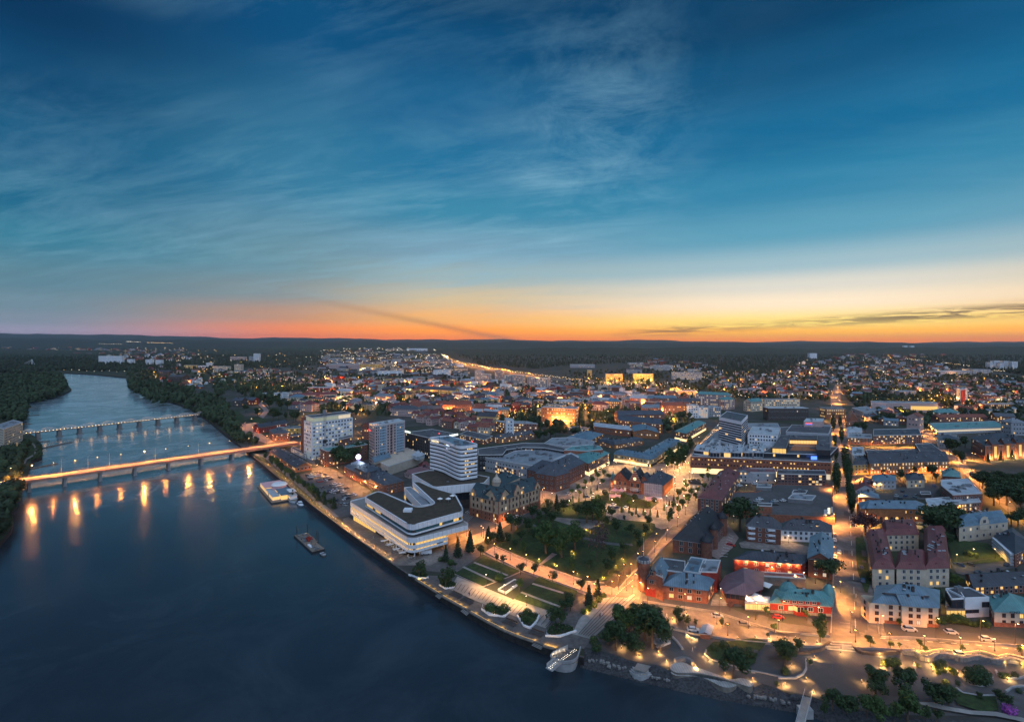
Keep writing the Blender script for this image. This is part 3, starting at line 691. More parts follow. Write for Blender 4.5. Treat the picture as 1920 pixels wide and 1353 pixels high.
def roof_over(root,q,z,kind,rh,m,ov=0.45,name='roof',chim=0,dormers=0,rr=None,wall='trim'):
    """roof on the quad q = [A, B, C, D] (plan points), eaves at z"""
    rr=rr or R;org=tuple(root.location);q=[v2(p) for p in q]
    if area(q)<0:q=[q[0],q[3],q[2],q[1]]
    if (q[1]-q[0]).length+(q[3]-q[2]).length<(q[2]-q[1]).length+(q[0]-q[3]).length:q=q[1:]+q[:1]
    o=[Vector((p[0],p[1])) for p in inset(q,-ov)];mb=MB();ev=z-0.05
    E3=lambda p,zz:Vector((p.x,p.y,zz))
    if kind=='mansard':
        i1=[v2(p) for p in inset(o,1.5)]
        for k in range(4):rf(mb,[E3(o[k],ev),E3(o[(k+1) % 4],ev),E3(i1[(k+1) % 4],ev+2.6),E3(i1[k],ev+2.6)])
        base,zb,rh2=i1,ev+2.6,rh;hip=True
    else:base,zb,rh2,hip=o,ev,rh,kind=='hip'
    s0,s1=(base[3]+base[0])/2,(base[1]+base[2])/2;hw=(base[3]-base[0]).length/2;L=(s1-s0).length;ax=(s1-s0).normalized()
    ins=min(hw*0.95,L*.45) if hip else 0.0
    r0,r1=s0+ax*ins,s1-ax*ins;top=zb+rh2
    rf(mb,[E3(base[0],zb),E3(base[1],zb),E3(r1,top),E3(r0,top)]);rf(mb,[E3(base[2],zb),E3(base[3],zb),E3(r0,top),E3(r1,top)])
    if hip:
        rf(mb,[E3(base[1],zb),E3(base[2],zb),E3(r1,top)]);rf(mb,[E3(base[3],zb),E3(base[0],zb),E3(r0,top)])
    mb.flat([(p.x,p.y) for p in o],ev-.02)
    mb.bar(E3(r0,top+.03),E3(r1,top+.03),.25,0,.12)
    ro=mb.build(name,m,root,org=org)
    if not hip:# gable walls
        iq0,iq1=(q[3]+q[0])/2,(q[1]+q[2])/2
        hh=rh2*(q[3]-q[0]).length/(base[3]-base[0]).length
        for a,b,c in ((q[3],q[0],iq0),(q[1],q[2],iq1)):
            g=MB();g.poly([E3(a,z-.1),E3(b,z-.1),E3(c,z-.1+hh)]);g.build('gable',wall,root,org=org)
    for k in range(chim):
        t=rr.uniform(.12,.88);p=r0.lerp(r1,t)+Vector((ax.y,-ax.x))*rr.uniform(-.35,.35)*hw
        inst('chimney',chim_mesh(),root,(p.x-org[0],p.y-org[1],top-rh2*.30-org[2]),math.atan2(ax.y,ax.x),(1,1,1.2))
    if root.location.y<520 and L>8:
        vent=shared('vent',lambda:mesh_of((lambda m_:(m_.box((0,0,.25),(.5,.5,.9)),m_.box((0,0,.75),(.65,.65,.12)),m_)[2])(MB()),'roof_vent','darkmetal'));sky=shared('skyl',lambda:mesh_of((lambda m_:(m_.box((0,0,.1),(.9,1.3,.25)),m_)[1])(MB()),'roof_hatch','rooflight'))
        pn=Vector((ax.y,-ax.x))
        for k in range(int(L/3.2)):
            t,u_=rr.uniform(.05,.95),rr.choice((-1,1))*rr.uniform(.12,.7);p=r0.lerp(r1,t)+pn*u_*hw;hv=rr.random()<.4;o2=inst('roof_hatch' if hv else 'roof_vent',sky if hv else vent,root,(p.x-org[0],p.y-org[1],top-rh2*abs(u_)-org[2]),math.atan2(ax.y,ax.x))
            if hv:o2.rotation_euler=(math.atan2(rh2,hw)*(1 if u_<0 else-1)*(1 if True else 0),0,math.atan2(ax.y,ax.x))
    if dormers:
        for a,b,d,n,L2 in ((q[0],q[1],None,None,0),(q[2],q[3],None,None,0),(q[1],q[2],None,None,0),(q[3],q[0],None,None,0)):
            dd=(b-a);L2=dd.length;d=dd.normalized();n=Vector((d.y,-d.x))
            if not faces_cam(a,b,n,.1):continue
            k=max(1,int(L2/dormers))
            zz=z+(.45 if kind=='mansard' else .30*rh);off=-0.75 if kind=='mansard' else-hw*.36
            for j in range(k):
                if kind != 'mansard' and (b-a).length<2.2*hw and hip:continue
                p=a+d*L2*(j+.5)/k+n*off
                inst('dormer',dorm_mesh(m,rr.choice(LITM[:1]*4+LITM[1:2])),root,(p.x-org[0],p.y-org[1],zz-org[2]),math.atan2(-n.x,n.y))
    return r0,r1,top
def flat_roof(root,pts,z,m='felt',par='trim',units=3,rr=None,name='roof',ph=0.55):
    rr=rr or R;org=tuple(root.location);mb=MB();mb.flat(pts,z+.02);o=mb.build(name,m,root,org=org)
    mb=MB()
    for i,a,b,d,n,L in edges(pts):
        c=(a+b)/2-n*.12;mb.box((c.x,c.y,z+ph/2-.1),(L+.02*(i % 2),.3,ph),(d.x,d.y,0))
    if mb.f:mb.build('parapet',par,root,org=org)
    xs=[p[0] for p in pts];ys=[p[1] for p in pts];c=Vector((sum(xs)/len(xs),sum(ys)/len(ys)))
    ang=math.atan2(v2(pts[1])[1]-v2(pts[0])[1],v2(pts[1])[0]-v2(pts[0])[0])
    for k in range(units):
        i=rr.randrange(len(pts));p=c.lerp(v2(pts[i]).lerp(v2(pts[(i+1) % len(pts)]),rr.random()),rr.uniform(.15,.72));s=rr.uniform(.7,1.7)
        inst('rooftop_unit',unit_mesh(),root,(p.x-org[0],p.y-org[1],z+.03-org[2]),ang+rr.choice((0,PI/2)),(s*rr.uniform(.8,1.8),s,s*rr.uniform(.6,1.1)))
def walls(root,pts,z0,z1,m,name='wall',cap=False):
    mb=MB();mb.prism(pts,z0,z1,0,cap=cap);o=mb.build(name,m,root,org=tuple(root.location));return o
def quad_of(crop,s,yb=None,h=None):
    (ax_,ay),(bx,by),(cx,cy)=px(crop,s)
    if h is None:
        yy=CR[crop][1]+yb/CR[crop][2];h=hgt(by,yy)
    A,B_,C=P(ax_,ay,h),P(bx,by,h),P(cx,cy,h);D=A+C-B_
    return [v2(A),v2(B_),v2(C),v2(D)],h
def B(name,label,cat,crop,s,yb=None,h=None,roof='hip',rh=4.0,rm='slate',wall='brick',st=3,sp=3.0,lit=0.2,ind=False,frame='trim',
      chim=2,dorm=0,base=None,shop=None,litm=('pane_warm','pane_white'),units=4,ww=1.25,wh=1.5,land=None,group=None,rib=False,maxd=None,par='trim',cornice=True,wing=0):
    q,h=quad_of(crop,s,yb,h)
    if maxd:# limit the depth of a side seen too obliquely to measure
        A,B_,C,D=q
        if (A-B_).length>maxd:A2=B_+(A-B_).normalized()*maxd;D=D+(A2-A);A=A2;q=[A,B_,C,D]
    c=sum((p for p in q),Vector((0,0)))/4
    if wing:return wings_(name,label,cat,q,h,wing,roof,rh,rm,wall,st,sp,lit,frame,chim,dorm,shop,land,c,litm)
    root=empty(name,(q[1].x,q[1].y,0));tag(root,label,cat,group)
    rr=random.Random(hash((round(q[1].x),round(q[1].y))) & 0xffff)
    walls(root,q,0,h,wall)
    if base:walls(root,inset(q,-.06),0,base[0],base[1],'plinth',cap=True)
    z0=0.5
    if shop:
        ribbon(root,q,.5,shop,('darkmetal','pane_dark'),.75,2.6,'shop_front',litm='shop',rr=rr);z0=shop+.4
    if rib:
        fh=(h-z0)/st
        for k in range(st):ribbon(root,q,z0+fh*k+fh*.38,z0+fh*k+fh*.88,(frame,'pane_dark'),lit,1.8,rr=rr,litm=litm[0])
    elif st:windows(root,q,z0,h-.15,st,sp,ww,wh,lit,frame,ind,rr,litm=litm)
    if cornice and roof != 'flat':walls(root,inset(q,-.18),h-.35,h-.12,'trim' if wall not in ('white','whitepanel') else wall,'cornice')
    if roof=='flat':flat_roof(root,q,h,rm,par,units,rr)
    else:roof_over(root,q,h,roof,rh,rm,chim=chim,dormers=dorm,rr=rr,wall=wall)
    if land:LAND.append((land,Vector((c.x,c.y,0))))
    OCC.append([(p.x,p.y) for p in q])
    return root,q,h
OCC=[]
def wings_(name,label,cat,q,h,W,roof,rh,rm,wall,st,sp,lit,frame,chim,dorm,shop,land,c,litm):
    A,B_,C,D=q;root=empty(name,(B_.x,B_.y,0));tag(root,label,cat);rr=random.Random(3)
    for i,(a,b) in enumerate(((A,B_),(B_,C))):
        d=(b-a).normalized();n=Vector((-d.y,d.x));n=n if n.y>0 else-n;k=[a,b,b+n*W,a+n*W] if i==0 else [a+d*.1,b,b+n*W,a+d*.1+n*W]
        hh=h-.03*i;walls(root,k,0,hh,wall);z0=.5
        if shop:ribbon(root,k,.5,shop,('darkmetal','pane_dark'),.7,2.6,'shop_front',litm='shop',rr=rr);z0=shop+.3
        windows(root,k,z0,hh-.1,st,sp,1.25,1.5,lit,frame,True,rr,litm=litm);roof_over(root,k,hh,roof,rh,rm,chim=chim,dormers=dorm,rr=rr,wall=wall);OCC.append([(p.x,p.y) for p in k])
    if land:LAND.append((land,Vector((c.x,c.y,0))))
    return root,q,h
def sub(root,crop,s,z0,h,wall='greywall',rm='felt',roof='flat',rh=2,st=0,name='wing',units=0,lit=.2,sp=3.0,rib=False,zref=None,litm='pane_warm',par='trim'):
    """a further volume of the same building, from roof-level corners at height h down to z0"""
    q,_=quad_of(crop,s,h=h);walls(root,q,z0,h,wall,name)
    if rib:ribbon(root,q,z0+(h-z0)*.25,z0+(h-z0)*.85,('darkmetal','pane_dark'),lit,litm=litm)
    elif st:windows(root,q,z0,h,st,sp,lit=lit)
    if roof=='flat':flat_roof(root,q,h,rm,par,units)
    else:roof_over(root,q,h,roof,rh,rm,chim=1,wall=wall)
    OCC.append([(p.x,p.y) for p in q])
    return q
def PG(name,label,cat,crop,s,h,wall='greywall',rm='felt',st=3,sp=3.0,lit=.15,units=5,rib=False,land=None,frame='trim',shop=None,z0=0,par='trim',group=None):
    """flat-roofed building from its roof outline (points at height h)"""
    pts=[v2(p) for p in gp(crop,s,h)]
    if area(pts)<0:pts=pts[::-1]
    root=empty(name,(pts[0].x,pts[0].y,0));tag(root,label,cat,group);walls(root,pts,z0,h,wall)
    zz=z0+.5
    if shop:ribbon(root,pts,.5,shop,('darkmetal','pane_dark'),.8,2.6,'shop_front',litm='shop');zz=shop+.4
    if rib:
        fh=(h-zz)/st
        for k in range(st):ribbon(root,pts,zz+fh*k+fh*.35,zz+fh*k+fh*.85,(frame,'pane_dark'),lit,1.8)
    elif st:windows(root,pts,zz,h-.2,st,sp,lit=lit,frame=frame)
    flat_roof(root,pts,h,rm,par,units)
    c=sum(pts,Vector((0,0)))/len(pts)
    if land:LAND.append((land,Vector((c.x,c.y,0))))
    OCC.append([(p.x,p.y) for p in pts])
    return root,pts
def text(root,s,crop,a,b,z,size,m,name='lettering',ext=.05):
    """lettering along the wall line between two pixel places at height z"""
    p,q=gp(crop,a+' '+b,z);cu=bpy.data.curves.new(name,'FONT');cu.body=s;cu.size=size;cu.extrude=ext;cu.align_x='LEFT'
    tmp=bpy.data.objects.new(name,cu);COL.objects.link(tmp);dg=bpy.context.evaluated_depsgraph_get();dg.update()
    me=bpy.data.meshes.new_from_object(tmp.evaluated_get(dg));bpy.data.objects.remove(tmp);me.name=name
    xs=[v.co.x for v in me.vertices];wd=max(xs)-min(xs);d=(q-p);d.z=0;k=d.length/wd
    me.materials.clear();me.materials.append(M[m]);o=bpy.data.objects.new(name,me);COL.objects.link(o);o.parent=root
    n=Vector((d.y,-d.x,0)).normalized();lc=p+n*.35
    o.location=lc-Vector(root.location);o.rotation_euler=(PI/2,0,math.atan2(d.y,d.x));o.scale=(k,1,1)
    return o
# ---------------------------------------------------------------- buildings of the centre, one by one
r,q,h=B('hotel_tower','tall white tower pierced by small square windows, at the bridge head','hotel','e1','85,335 215,372 885,285',985,roof='flat',rm='felt',wall='whitepanel',st=10,sp=3.1,lit=.5,ww=1.7,wh=1.7,frame='whitepanel',litm=('pane_white','pane_green','pane_green'),ind=True,land='the white gridded hotel tower')
pq=inset(q,1.6);walls(r,pq,h,h+4.2,'whitepanel','penthouse');ribbon(r,pq,h+.3,h+3.6,('whitepanel','pane_green'),.35,4.0,'penthouse_glazing',litm='pane_white');flat_roof(r,inset(q,1.0),h+4.25,'felt','trim',5)
qq=[q[0],q[3],q[3]+(q[0]-q[1]).normalized()*9,q[0]+(q[0]-q[1]).normalized()*7]
walls(r,qq,0,h+2.5,'brick_dark','stair_tower',True)
r2=empty('builders_hoist',P(616,860));tag(r2,'lattice builders hoist mast standing against the white gridded tower','hoist')
mb=MB();c0=P(610.5,862.5,0)
for sx in (-.8,.8):
    for sy in (-.8,.8):mb.bar((c0.x+sx,c0.y+sy-1.5,0),(c0.x+sx,c0.y+sy-1.5,45),.16)
mo=mb.build('mast','metal',r2,org=tuple(r2.location));mo.location=(0,0,0);mb=MB()
for k in range(30):
    z=k*1.5
    for (ax_,ay),(bx_,by) in (((-.8,-.8),(.8,-.8)),((.8,-.8),(.8,.8)),((-.8,.8),(-.8,-.8))):mb.bar((c0.x+ax_,c0.y+ay-1.5,z),(c0.x+bx_,c0.y+by-1.5,z+1.5),.10)
mb.build('lattice','metal',r2,org=tuple(r2.location)).location=(0,0,0)
mb=MB();mb.box((c0.x,c0.y-1.5,43),(3,2.6,3.6));mb.build('hoist_cage','metal',r2,org=tuple(r2.location)).location=(0,0,0)
mb=MB();mb.box((c0.x-.3,c0.y-1.5,17),(2.6,2.4,3.0));mb.build('hoist_cage','darkmetal',r2,org=tuple(r2.location)).location=(0,0,0)
r,q,h=B('brick_office','red brick office under a teal metal roof below the white gridded tower','office building','e1','355,795 465,838 1130,725',1090,roof='flat',rm='roofteal',wall='brick',st=5,sp=3.4,lit=.2,ind=True,units=3,ww=1.5,land='the brick office with teal roof')
sub(r,'e1','650,615 655,650 882,600',h,h+6.5,'brick_dark','felt',st=2,units=2,lit=.5)
B('brick_annexe','long low brick annexe with small shop windows beside the white gridded tower','building','e1','240,890 350,940 420,900',1000,roof='flat',rm='felt',wall='brick_dark',st=1,lit=.3,units=1)
r,q,h=B('hotel_tower','tall pale tower with blank pink end wall and glowing roof letters','hotel','e1','1150,385 1245,428 1740,345',1075,roof='flat',rm='rooflight',wall='pink',st=13,sp=2.55,lit=.04,ww=1.5,wh=1.5,units=5,land='the pale hotel tower with roof letters',litm=('pane_yellow','pane_warm'))
A_,B_,C_,D_=q;mb=MB();d=(C_-B_);L=d.length;d.normalize();n=Vector((d.y,-d.x))
for t0,t1,m_ in ((.13,.37,0),(.70,.96,0)):
    p=B_+d*L*(t0+t1)/2+n*.06;mb.box((p.x,p.y,h/2+.6),(L*(t1-t0),.12,h-3),(d.x,d.y,0),0)
mb.build('blue_cladding',mat('bluepanel',(.30,.42,.52),.6,.12,1.5),r,org=tuple(r.location))
wq=[B_+d*L*.13+n*.12,B_+d*L*.37+n*.12,B_+d*L*.37-n*1,B_+d*L*.13-n*1]
wq2=[B_+d*L*.70+n*.12,B_+d*L*.96+n*.12,B_+d*L*.96-n*1,B_+d*L*.70-n*1]
for w_ in (wq,wq2):windows(r,w_,1.5,h-1,13,1.55,.95,1.2,.06,'trim',False,litm=('pane_yellow','pane_warm'))
for t0 in (.45,.57):
    p=B_+d*L*t0+n*.5;walls(r,[p-d*.1,p+d*1.3,p+d*1.3-n,p-d*.1-n],0,h,'pink','pilaster',True)
p=B_+d*L*.46+n*.3;wq=[p,p+d*L*.11,p+d*L*.11-n,p-n]
windows(r,wq,.5,h-.5,13,1.05,.8,2.0,.03,'darkmetal')
for i in range(26):
    p=B_+d*L*(.02+i*.038)+n*.25;mb=MB()
    if i==0:fin=mesh_of((lambda m_:(m_.box((0,0,0),(.35,.5,2.2)),m_)[1])(MB()),'roof_fin','trim')
    inst('roof_fin',fin,r,(p.x-r.location[0],p.y-r.location[1],h+.1),math.atan2(d.y,d.x))
text(r,'PLAZA','e1','1165,415','1320,425',h-.5,2.4,'sign_orange');text(r,'Scandic','e1','1150,500','1222,520',h-6,2.6,'sign_red')
r,q,h=B('theatre_block','large windowless beige block with pale metal roof beside the hotel tower','building','c2','1190,955 1312,1018 1582,930',1085,roof='flat',rm='beige',wall='beige',st=0,units=2,land='the windowless beige block')
sub(r,'c2','1185,950 1210,985 1330,945',h-.5,h+1.5,'beige','roofblue','gable',1.5);sub(r,'c2','1490,930 1535,945 1585,925',h-.5,h+2.5,'rooflight','rooflight','hip',4)
r,q,h=B('brick_warehouse','long old brick warehouse with four wall lamps and slate roof','brick building','c3','25,452 315,592 466,558',672,roof='hip',rh=5,rm='slate',wall='brick',st=3,sp=3.2,lit=.05,ind=True,chim=5,dorm=9,land='the long brick warehouse')
sub(r,'c3','100,455 190,500 300,470',h-1,h+4.5,'slate','slate','hip',2.2,st=1,lit=.5)
rg=empty('globe_sign',P(672,880));tag(rg,'glowing violet and white globe sign on the slate warehouse roof','sign');pg=P(672,858,h+6.5);rg.location=(pg.x,pg.y,h+4)
mb=MB();mb.lathe((0,0),[(2.0*math.sin(a*PI/8),3.2-2.0*math.cos(a*PI/8)) for a in range(9)],14);mb.build('globe','sign_violet',rg,True)
mb=MB();mb.cyl((0,0),.35,.25,-2,1.4,8);mb.build('pedestal','darkmetal',rg)
lg=bpy.data.lights.new('globe_light','POINT');lg.energy=5200;lg.color=(.62,.80,1.0);lg.shadow_soft_size=2.2;lo=bpy.data.objects.new('globe_light',lg);COL.objects.link(lo);lo.parent=rg;lo.location=(0,-2.6,4.6)
r,q,h=B('office_block','wide black-clad office block with two glowing rooftop strips','office building','e2','105,112 590,222 1130,150',640,roof='flat',rm='felt',wall='darkwall',st=7,sp=2.8,lit=.15,ww=1.0,wh=1.8,frame='darkmetal',units=6,land='the black office block')
text(r,'IIIIIIII','e2','100,100','200,125',h+1,2.6,'sign_white','light_strip');text(r,'IIIIIIIIIII','e2','955,195','1120,165',h+1,2.6,'sign_white','light_strip')
# --- the white cultural centre on the quay
r=empty('cultural_centre',P(780,1044));tag(r,'white cultural centre of stacked bands with brown turf roof on the quay','cultural centre')
org=tuple(r.location);LAND.append(('the white cultural centre',P(770,1000)))
def E3p(s,z):return [v2(p) for p in gp('e3',s,z)]
def ccw(p):return p if area(p)>0 else p[::-1]
up=ccw([v2(p) for p in fillet(E3p('316,236 520,152 600,168 1070,370 1160,372 1352,330 1010,14 1120,10 1320,100 1640,190 1752,395 1756,445 1040,642 955,632',16.05),4)])
walls(r,up,13.4,16.05,'whitepanel','fascia');mb=MB();mb.flat(up,13.42);mb.build('soffit','whitepanel',r,org=org)
gl=inset(up,.5);ribbon(r,gl,11.9,13.5,('darkmetal',mat('pane_teal',(.06,.16,.18),.12,0,spec=.8)),.38,1.7,'window_band',litm='pane_yellow',rr=random.Random(5));walls(r,gl,11,13.45,'darkwall','core');walls(r,inset(up,.1),11.0,11.9,'whitepanel','sill_band')
flat_roof(r,up,15.6,'sedum','whitepanel',0,ph=.01)
mb=MB()
for i,a,b,d,n,L in edges(up):c=(a+b)/2-n*.35;mb.box((c.x,c.y,15.88),(L+.5,.7,.42),(d.x,d.y,0))
mb.build('parapet','whitepanel',r,org=org)
low=ccw([v2(p) for p in fillet(E3p('102,292 330,240 560,165 900,330 1400,420 1740,560 1828,615 1828,640 1050,832 955,825',10.4),4)])
walls(r,low,7.9,10.4,'whitepanel','fascia');mb=MB();mb.flat(low,9.6);mb.build('terrace','lightpaving',r,org=org)
mb=MB();mb.flat(low,7.95);mb.build('soffit','whitepanel',r,org=org)
l2=ccw([v2(p) for p in fillet(E3p('102,292 330,240 560,165 900,330 1300,420 1530,690 1540,705 1050,832 955,825',10.4),4)])
walls(r,l2,5.0,6.75,'whitepanel','fascia');walls(r,l2,3.25,4.4,'whitepanel','fascia')
g2=inset(l2,.5);ribbon(r,g2,6.6,8.0,('darkmetal','pane_dark'),.8,1.7,'window_band',litm='pane_yellow');ribbon(r,g2,4.3,5.1,('darkmetal','pane_dark'),.9,1.7,'window_band',litm='pane_yellow')
walls(r,g2,3.3,8,'darkwall','core')
for z in (3.3,4.38,5.02,6.72):mb=MB();mb.flat(l2,z);mb.build('soffit','whitepanel',r,org=org)
g3=ccw(E3p('130,320 330,240 900,330 1300,420 1420,640 1050,760 940,745',10.4));g3=inset(g3,1.5);ribbon(r,g3,0,3.3,('darkmetal','pane_dark'),.7,2.4,'ground_glazing',litm='pane_yellow');walls(r,inset(g3,.1),0,3.3,'darkwall','core')
col=mesh_of((lambda m_:(m_.cyl((0,0),.3,.3,0,3.3,8),m_)[1])(MB()),'column','whitepanel')
for (x,y) in px('e3','1055,1100 1130,1078 1385,965 1215,1010 1510,900 700,925 790,985 880,1040'):p=P(x,y);inst('column',col,r,(p.x-org[0],p.y-org[1],0))
mb=MB();pu=P(*px('e3','960,415')[0],16.6);mb.box((pu.x,pu.y,16.2),(4.4,4.0,1.2));mb.build('roof_hatch','whitepanel',r,org=org)
text(r,'Kulturväven','e3','1340,612','1470,575',13.9,1.5,'darkmetal')
OCC.append(up);OCC.append(low);seams(r,up,13.4,16.05);seams(r,low,7.9,10.4);seams(r,l2,5,6.75);seams(r,l2,3.25,4.4)
for s_,z0_,z1_,mt in (('905,110 1000,100 1310,345 1150,372',6,12.6,'roofgrey'),):
    pw=ccw(E3p(s_,z1_));walls(r,pw,0,z1_,'whitepanel','wing_wall');ribbon(r,pw,6,8.2,('darkmetal','pane_dark'),.4,litm='pane_yellow');flat_roof(r,pw,z1_,mt,'whitepanel',0)
mb=MB()
for s_ in ('1420,260','1540,260','1600,215'):
    c_=P(*px('e3',s_)[0],17.6);mb.lathe((c_.x,c_.y),[(1.6,17.4),(0.05,18.2)],8);mb.cyl((c_.x,c_.y),.05,.05,15.6,18.2,4)
mb.build('terrace_parasol','whitecloth',r,kind='stuff',org=org)
# --- wavy tower and its podium
r=empty('wavy_tower',P(885,905));org=tuple(r.location);tag(r,'white office tower wrapped in wavy dark window bands above the cultural centre','tower');LAND.append(('the wavy white tower',P(850,900)))
def E2p(s,z):return [v2(p) for p in gp('e2',s,z)]
hp=15.5;pod=ccw(E2p('232,925 560,852 1000,850 1560,950 1745,985 1640,1100 1300,1125 720,1180 640,1170',hp))
walls(r,pod,10.8,hp,'whitepanel','podium_fascia');flat_roof(r,pod,hp,'sedum','whitepanel',3);walls(r,inset(pod,2.5),0,10.9,'darkwall','podium_wall');ribbon(r,inset(pod,2.4),5.5,9.5,('darkmetal','pane_dark'),.3,2.0,'podium_glazing',litm='pane_yellow')
mb=MB();mb.flat(pod,10.82);mb.build('soffit','whitepanel',r,org=org);OCC.append(pod);seams(r,pod,10.8,hp)
(xb,yb_)=px('e2','1215,1062')[0];pb=P(xb,yb_,hp);(xt,yt_)=px('e2','1215,385')[0];top=H-(yt_-YH)*pb.y/F
tw=E2p('580,216 590,208 870,180 960,178 1500,335 1518,350 1240,386 1180,388 1120,377 1060,357 960,318 860,276 720,240',top);tw=ccw([v2(p) for p in fillet(tw,2.5,3)])
k=9;fh=(top-hp)/k;nb_=len(tw)
def wave(p):
    """how far the bands dip along the long front"""
    x=proj((p[0],p[1],top))[0];t=(x-805)/(862-805)
    return 0.0
walls(r,inset(tw,.35),hp,top,'pane_dark','glass_core');bi=inset(tw,.32);
mb=MB();mh=MB();tin=inset(tw,.33)
for i in range(len(tw)):
    a,b=v2(tw[i]),v2(tw[(i+1) % len(tw)]);ai,bi_=v2(tin[i]),v2(tin[(i+1) % len(tw)])
    for s in range(k+1):
        z0_=hp+fh*s+(-.0 if s else 0)+fh*.38;z1_=min(hp+fh*(s+1),top)
        if s==k:continue
        mh.prism([a,b,bi_,ai],z0_,z1_ if s<k-1 else top+.4,0)
mh.build('facade_bands','whitepanel',r,org=org)
ribbon(r,inset(tw,.30),hp+.2,top-1,('darkmetal','pane_dark'),0,1.5,'mullion_glazing',rr=random.Random(3))
mb=MB();rr=random.Random(11)
for i,a,b,d,n,L in edges(tw):
    if L>5 and faces_cam(a,b,n):
        for s in range(k):
            for j in range(int(L/1.5)):
                if rr.random()<(.10 if L>25 else .3):p=a+d*(j+.5)*1.5-n*.25;z0_=hp+fh*s;mb.quad(*((p.x+d.x*e,p.y+d.y*e,z0_+zz) for e,zz in ((-.6,.1),(.6,.1),(.6,fh*.38),(-.6,fh*.38))),0)
mb.build('lit_pane','pane_yellow',r,kind='stuff',org=org)
flat_roof(r,inset(tw,.3),top-.2,'roofblue','whitepanel',6);text(r,'UNICON','e2','615,285','755,310',top-2.2,1.8,'sign_gold');text(r,'Väven','e2','250,985','350,1045',12.2,2.4,'sign_white')
mb=MB();pm=P(*px('e2','765,160')[0],top+4);mb.cyl((pm.x,pm.y),.12,.08,top,top+5,5);mb.build('mast','darkmetal',r,org=org)
mb=MB();mb.box((pm.x,pm.y,top+5.1),(.6,.6,.6));pm=P(*px('e2','1415,285')[0],top+.6);mb.box((pm.x,pm.y,top+.6),(.6,.6,.6));mb.build('obstacle_light','sign_red',r,org=org)
# --- the cream and red hotel with gables
r=empty('gabled_hotel',P(938,981));org=tuple(r.location);tag(r,'ornate corner hotel with pointed gables, cream upper floors over red brick','hotel');LAND.append(('the ornate gabled hotel',P(940,940)))
hh_=hgt(870+722/10.406,870+1150/10.406);A_,B_,C_=[v2(p) for p in gp('e6','215,592 770,722 1592,462',hh_)]
dl=(A_-B_).normalized();dr=(C_-B_).normalized();back=Vector((0,1));W=13.0
nl=Vector((-dl.y,dl.x));nl=nl if nl.y>0 else-nl;nr=Vector((-dr.y,dr.x));nr=nr if nr.y>0 else-nr
for (a,b,n) in ((A_,B_,nl),(B_,C_,nr)):
    qd=[a,b,b+n*W,a+n*W];walls(r,qd,0,hh_,'hotelstone');walls(r,inset(qd,-.08),0,hh_*.40,'brick','brick_base');OCC.append(qd)
    windows(r,inset(qd,-.1),.3,hh_*.40,2,3.1,1.1,1.6,.25,'hotelstone',True);windows(r,qd,hh_*.42,hh_,2,3.1,1.2,1.9,.15,'brick_dark',True)
    roof_over(r,qd,hh_,'gable',6.0,mat('roofgreenish',(.045,.075,.085),.5,.25,.25,seam=.8),chim=3,dormers=5,wall='hotelstone')
    dd=(b-a).normalized();L=(b-a).length;no=-n
    pil=mesh_of((lambda m_:(m_.box((0,0,hh_/2+.2),(.5,.3,hh_+.4)),m_)[1])(MB()),'pilaster','brick')
    for j in range(int(L/9)+1):p=a+dd*min(j*9+.3,L)+no*.12;inst('pilaster',pil,r,(p.x-org[0],p.y-org[1],0),math.atan2(dd.y,dd.x))
    gables=(2.6,L-4.2) if n is nl else (4.2,L*.44,L*.53,L-2.8)
    for gi,s_ in enumerate(gables):
        wd=2.6 if not (n is nr and gi==1) else 3.4;gh=4.2 if wd<3 else 6.4;c=a+dd*s_;mb=MB()
        f0=[c-dd*wd,c+dd*wd,c+dd*wd*.92,c+dd*wd*.5,c,c-dd*wd*.5,c-dd*wd*.92];zf=[hh_-.1,hh_-.1,hh_+gh*.28,hh_+gh*.62,hh_+gh,hh_+gh*.62,hh_+gh*.28]
        fr=[Vector((p.x+no.x*.3,p.y+no.y*.3,z)) for p,z in zip(f0,zf)];bk=[Vector((p.x-no.x*.4,p.y-no.y*.4,z)) for p,z in zip(f0,zf)]
        mb.poly(fr,0)
        for i_ in range(1,7):mb.quad(fr[i_],fr[(i_+1) % 7],bk[(i_+1) % 7],bk[i_],1)
        mb.build('ornate_gable',['hotelstone','brick'],r,org=org)
        mb=MB();pk=c-no*.4;bb=[pk-dd*wd*.9,pk+dd*wd*.9]
        for sgn,p0 in ((-1,bb[0]),(1,bb[1])):rf(mb,[(p0.x,p0.y,hh_+gh*.25),(pk.x,pk.y,hh_+gh*.92),(pk.x-no.x*5,pk.y-no.y*5,hh_+gh*.92),(p0.x-no.x*5,p0.y-no.y*5,hh_+gh*.25)])
        mb.build('cross_roof',MATS['roofgreenish'],r,org=org)
        inst('window',win_mesh(1.3,1.7,'brick','pane_warm' if gi % 2==0 else 'pane_dark'),r,(c.x+no.x*.35-org[0],c.y+no.y*.35-org[1],hh_+gh*.22),math.atan2(-no.x,no.y))
ct=v2(P(*px('e6','740,310')[0],hh_+3));mb=MB();mb.lathe((ct.x,ct.y),[(2.6,0),(2.6,hh_+2),(3,hh_+2),(2.4,hh_+4),(1,hh_+5.2),(.05,hh_+8)],8);mb.build('stair_turret','beige',r,org=org)
bq=[v2(p) for p in gp('e6','640,300 820,420 1200,250 900,180',hh_)];walls(r,bq,0,hh_,'beige','rear_wing');roof_over(r,bq,hh_,'hip',4.5,MATS['roofgreenish'],chim=3);OCC.append(bq)
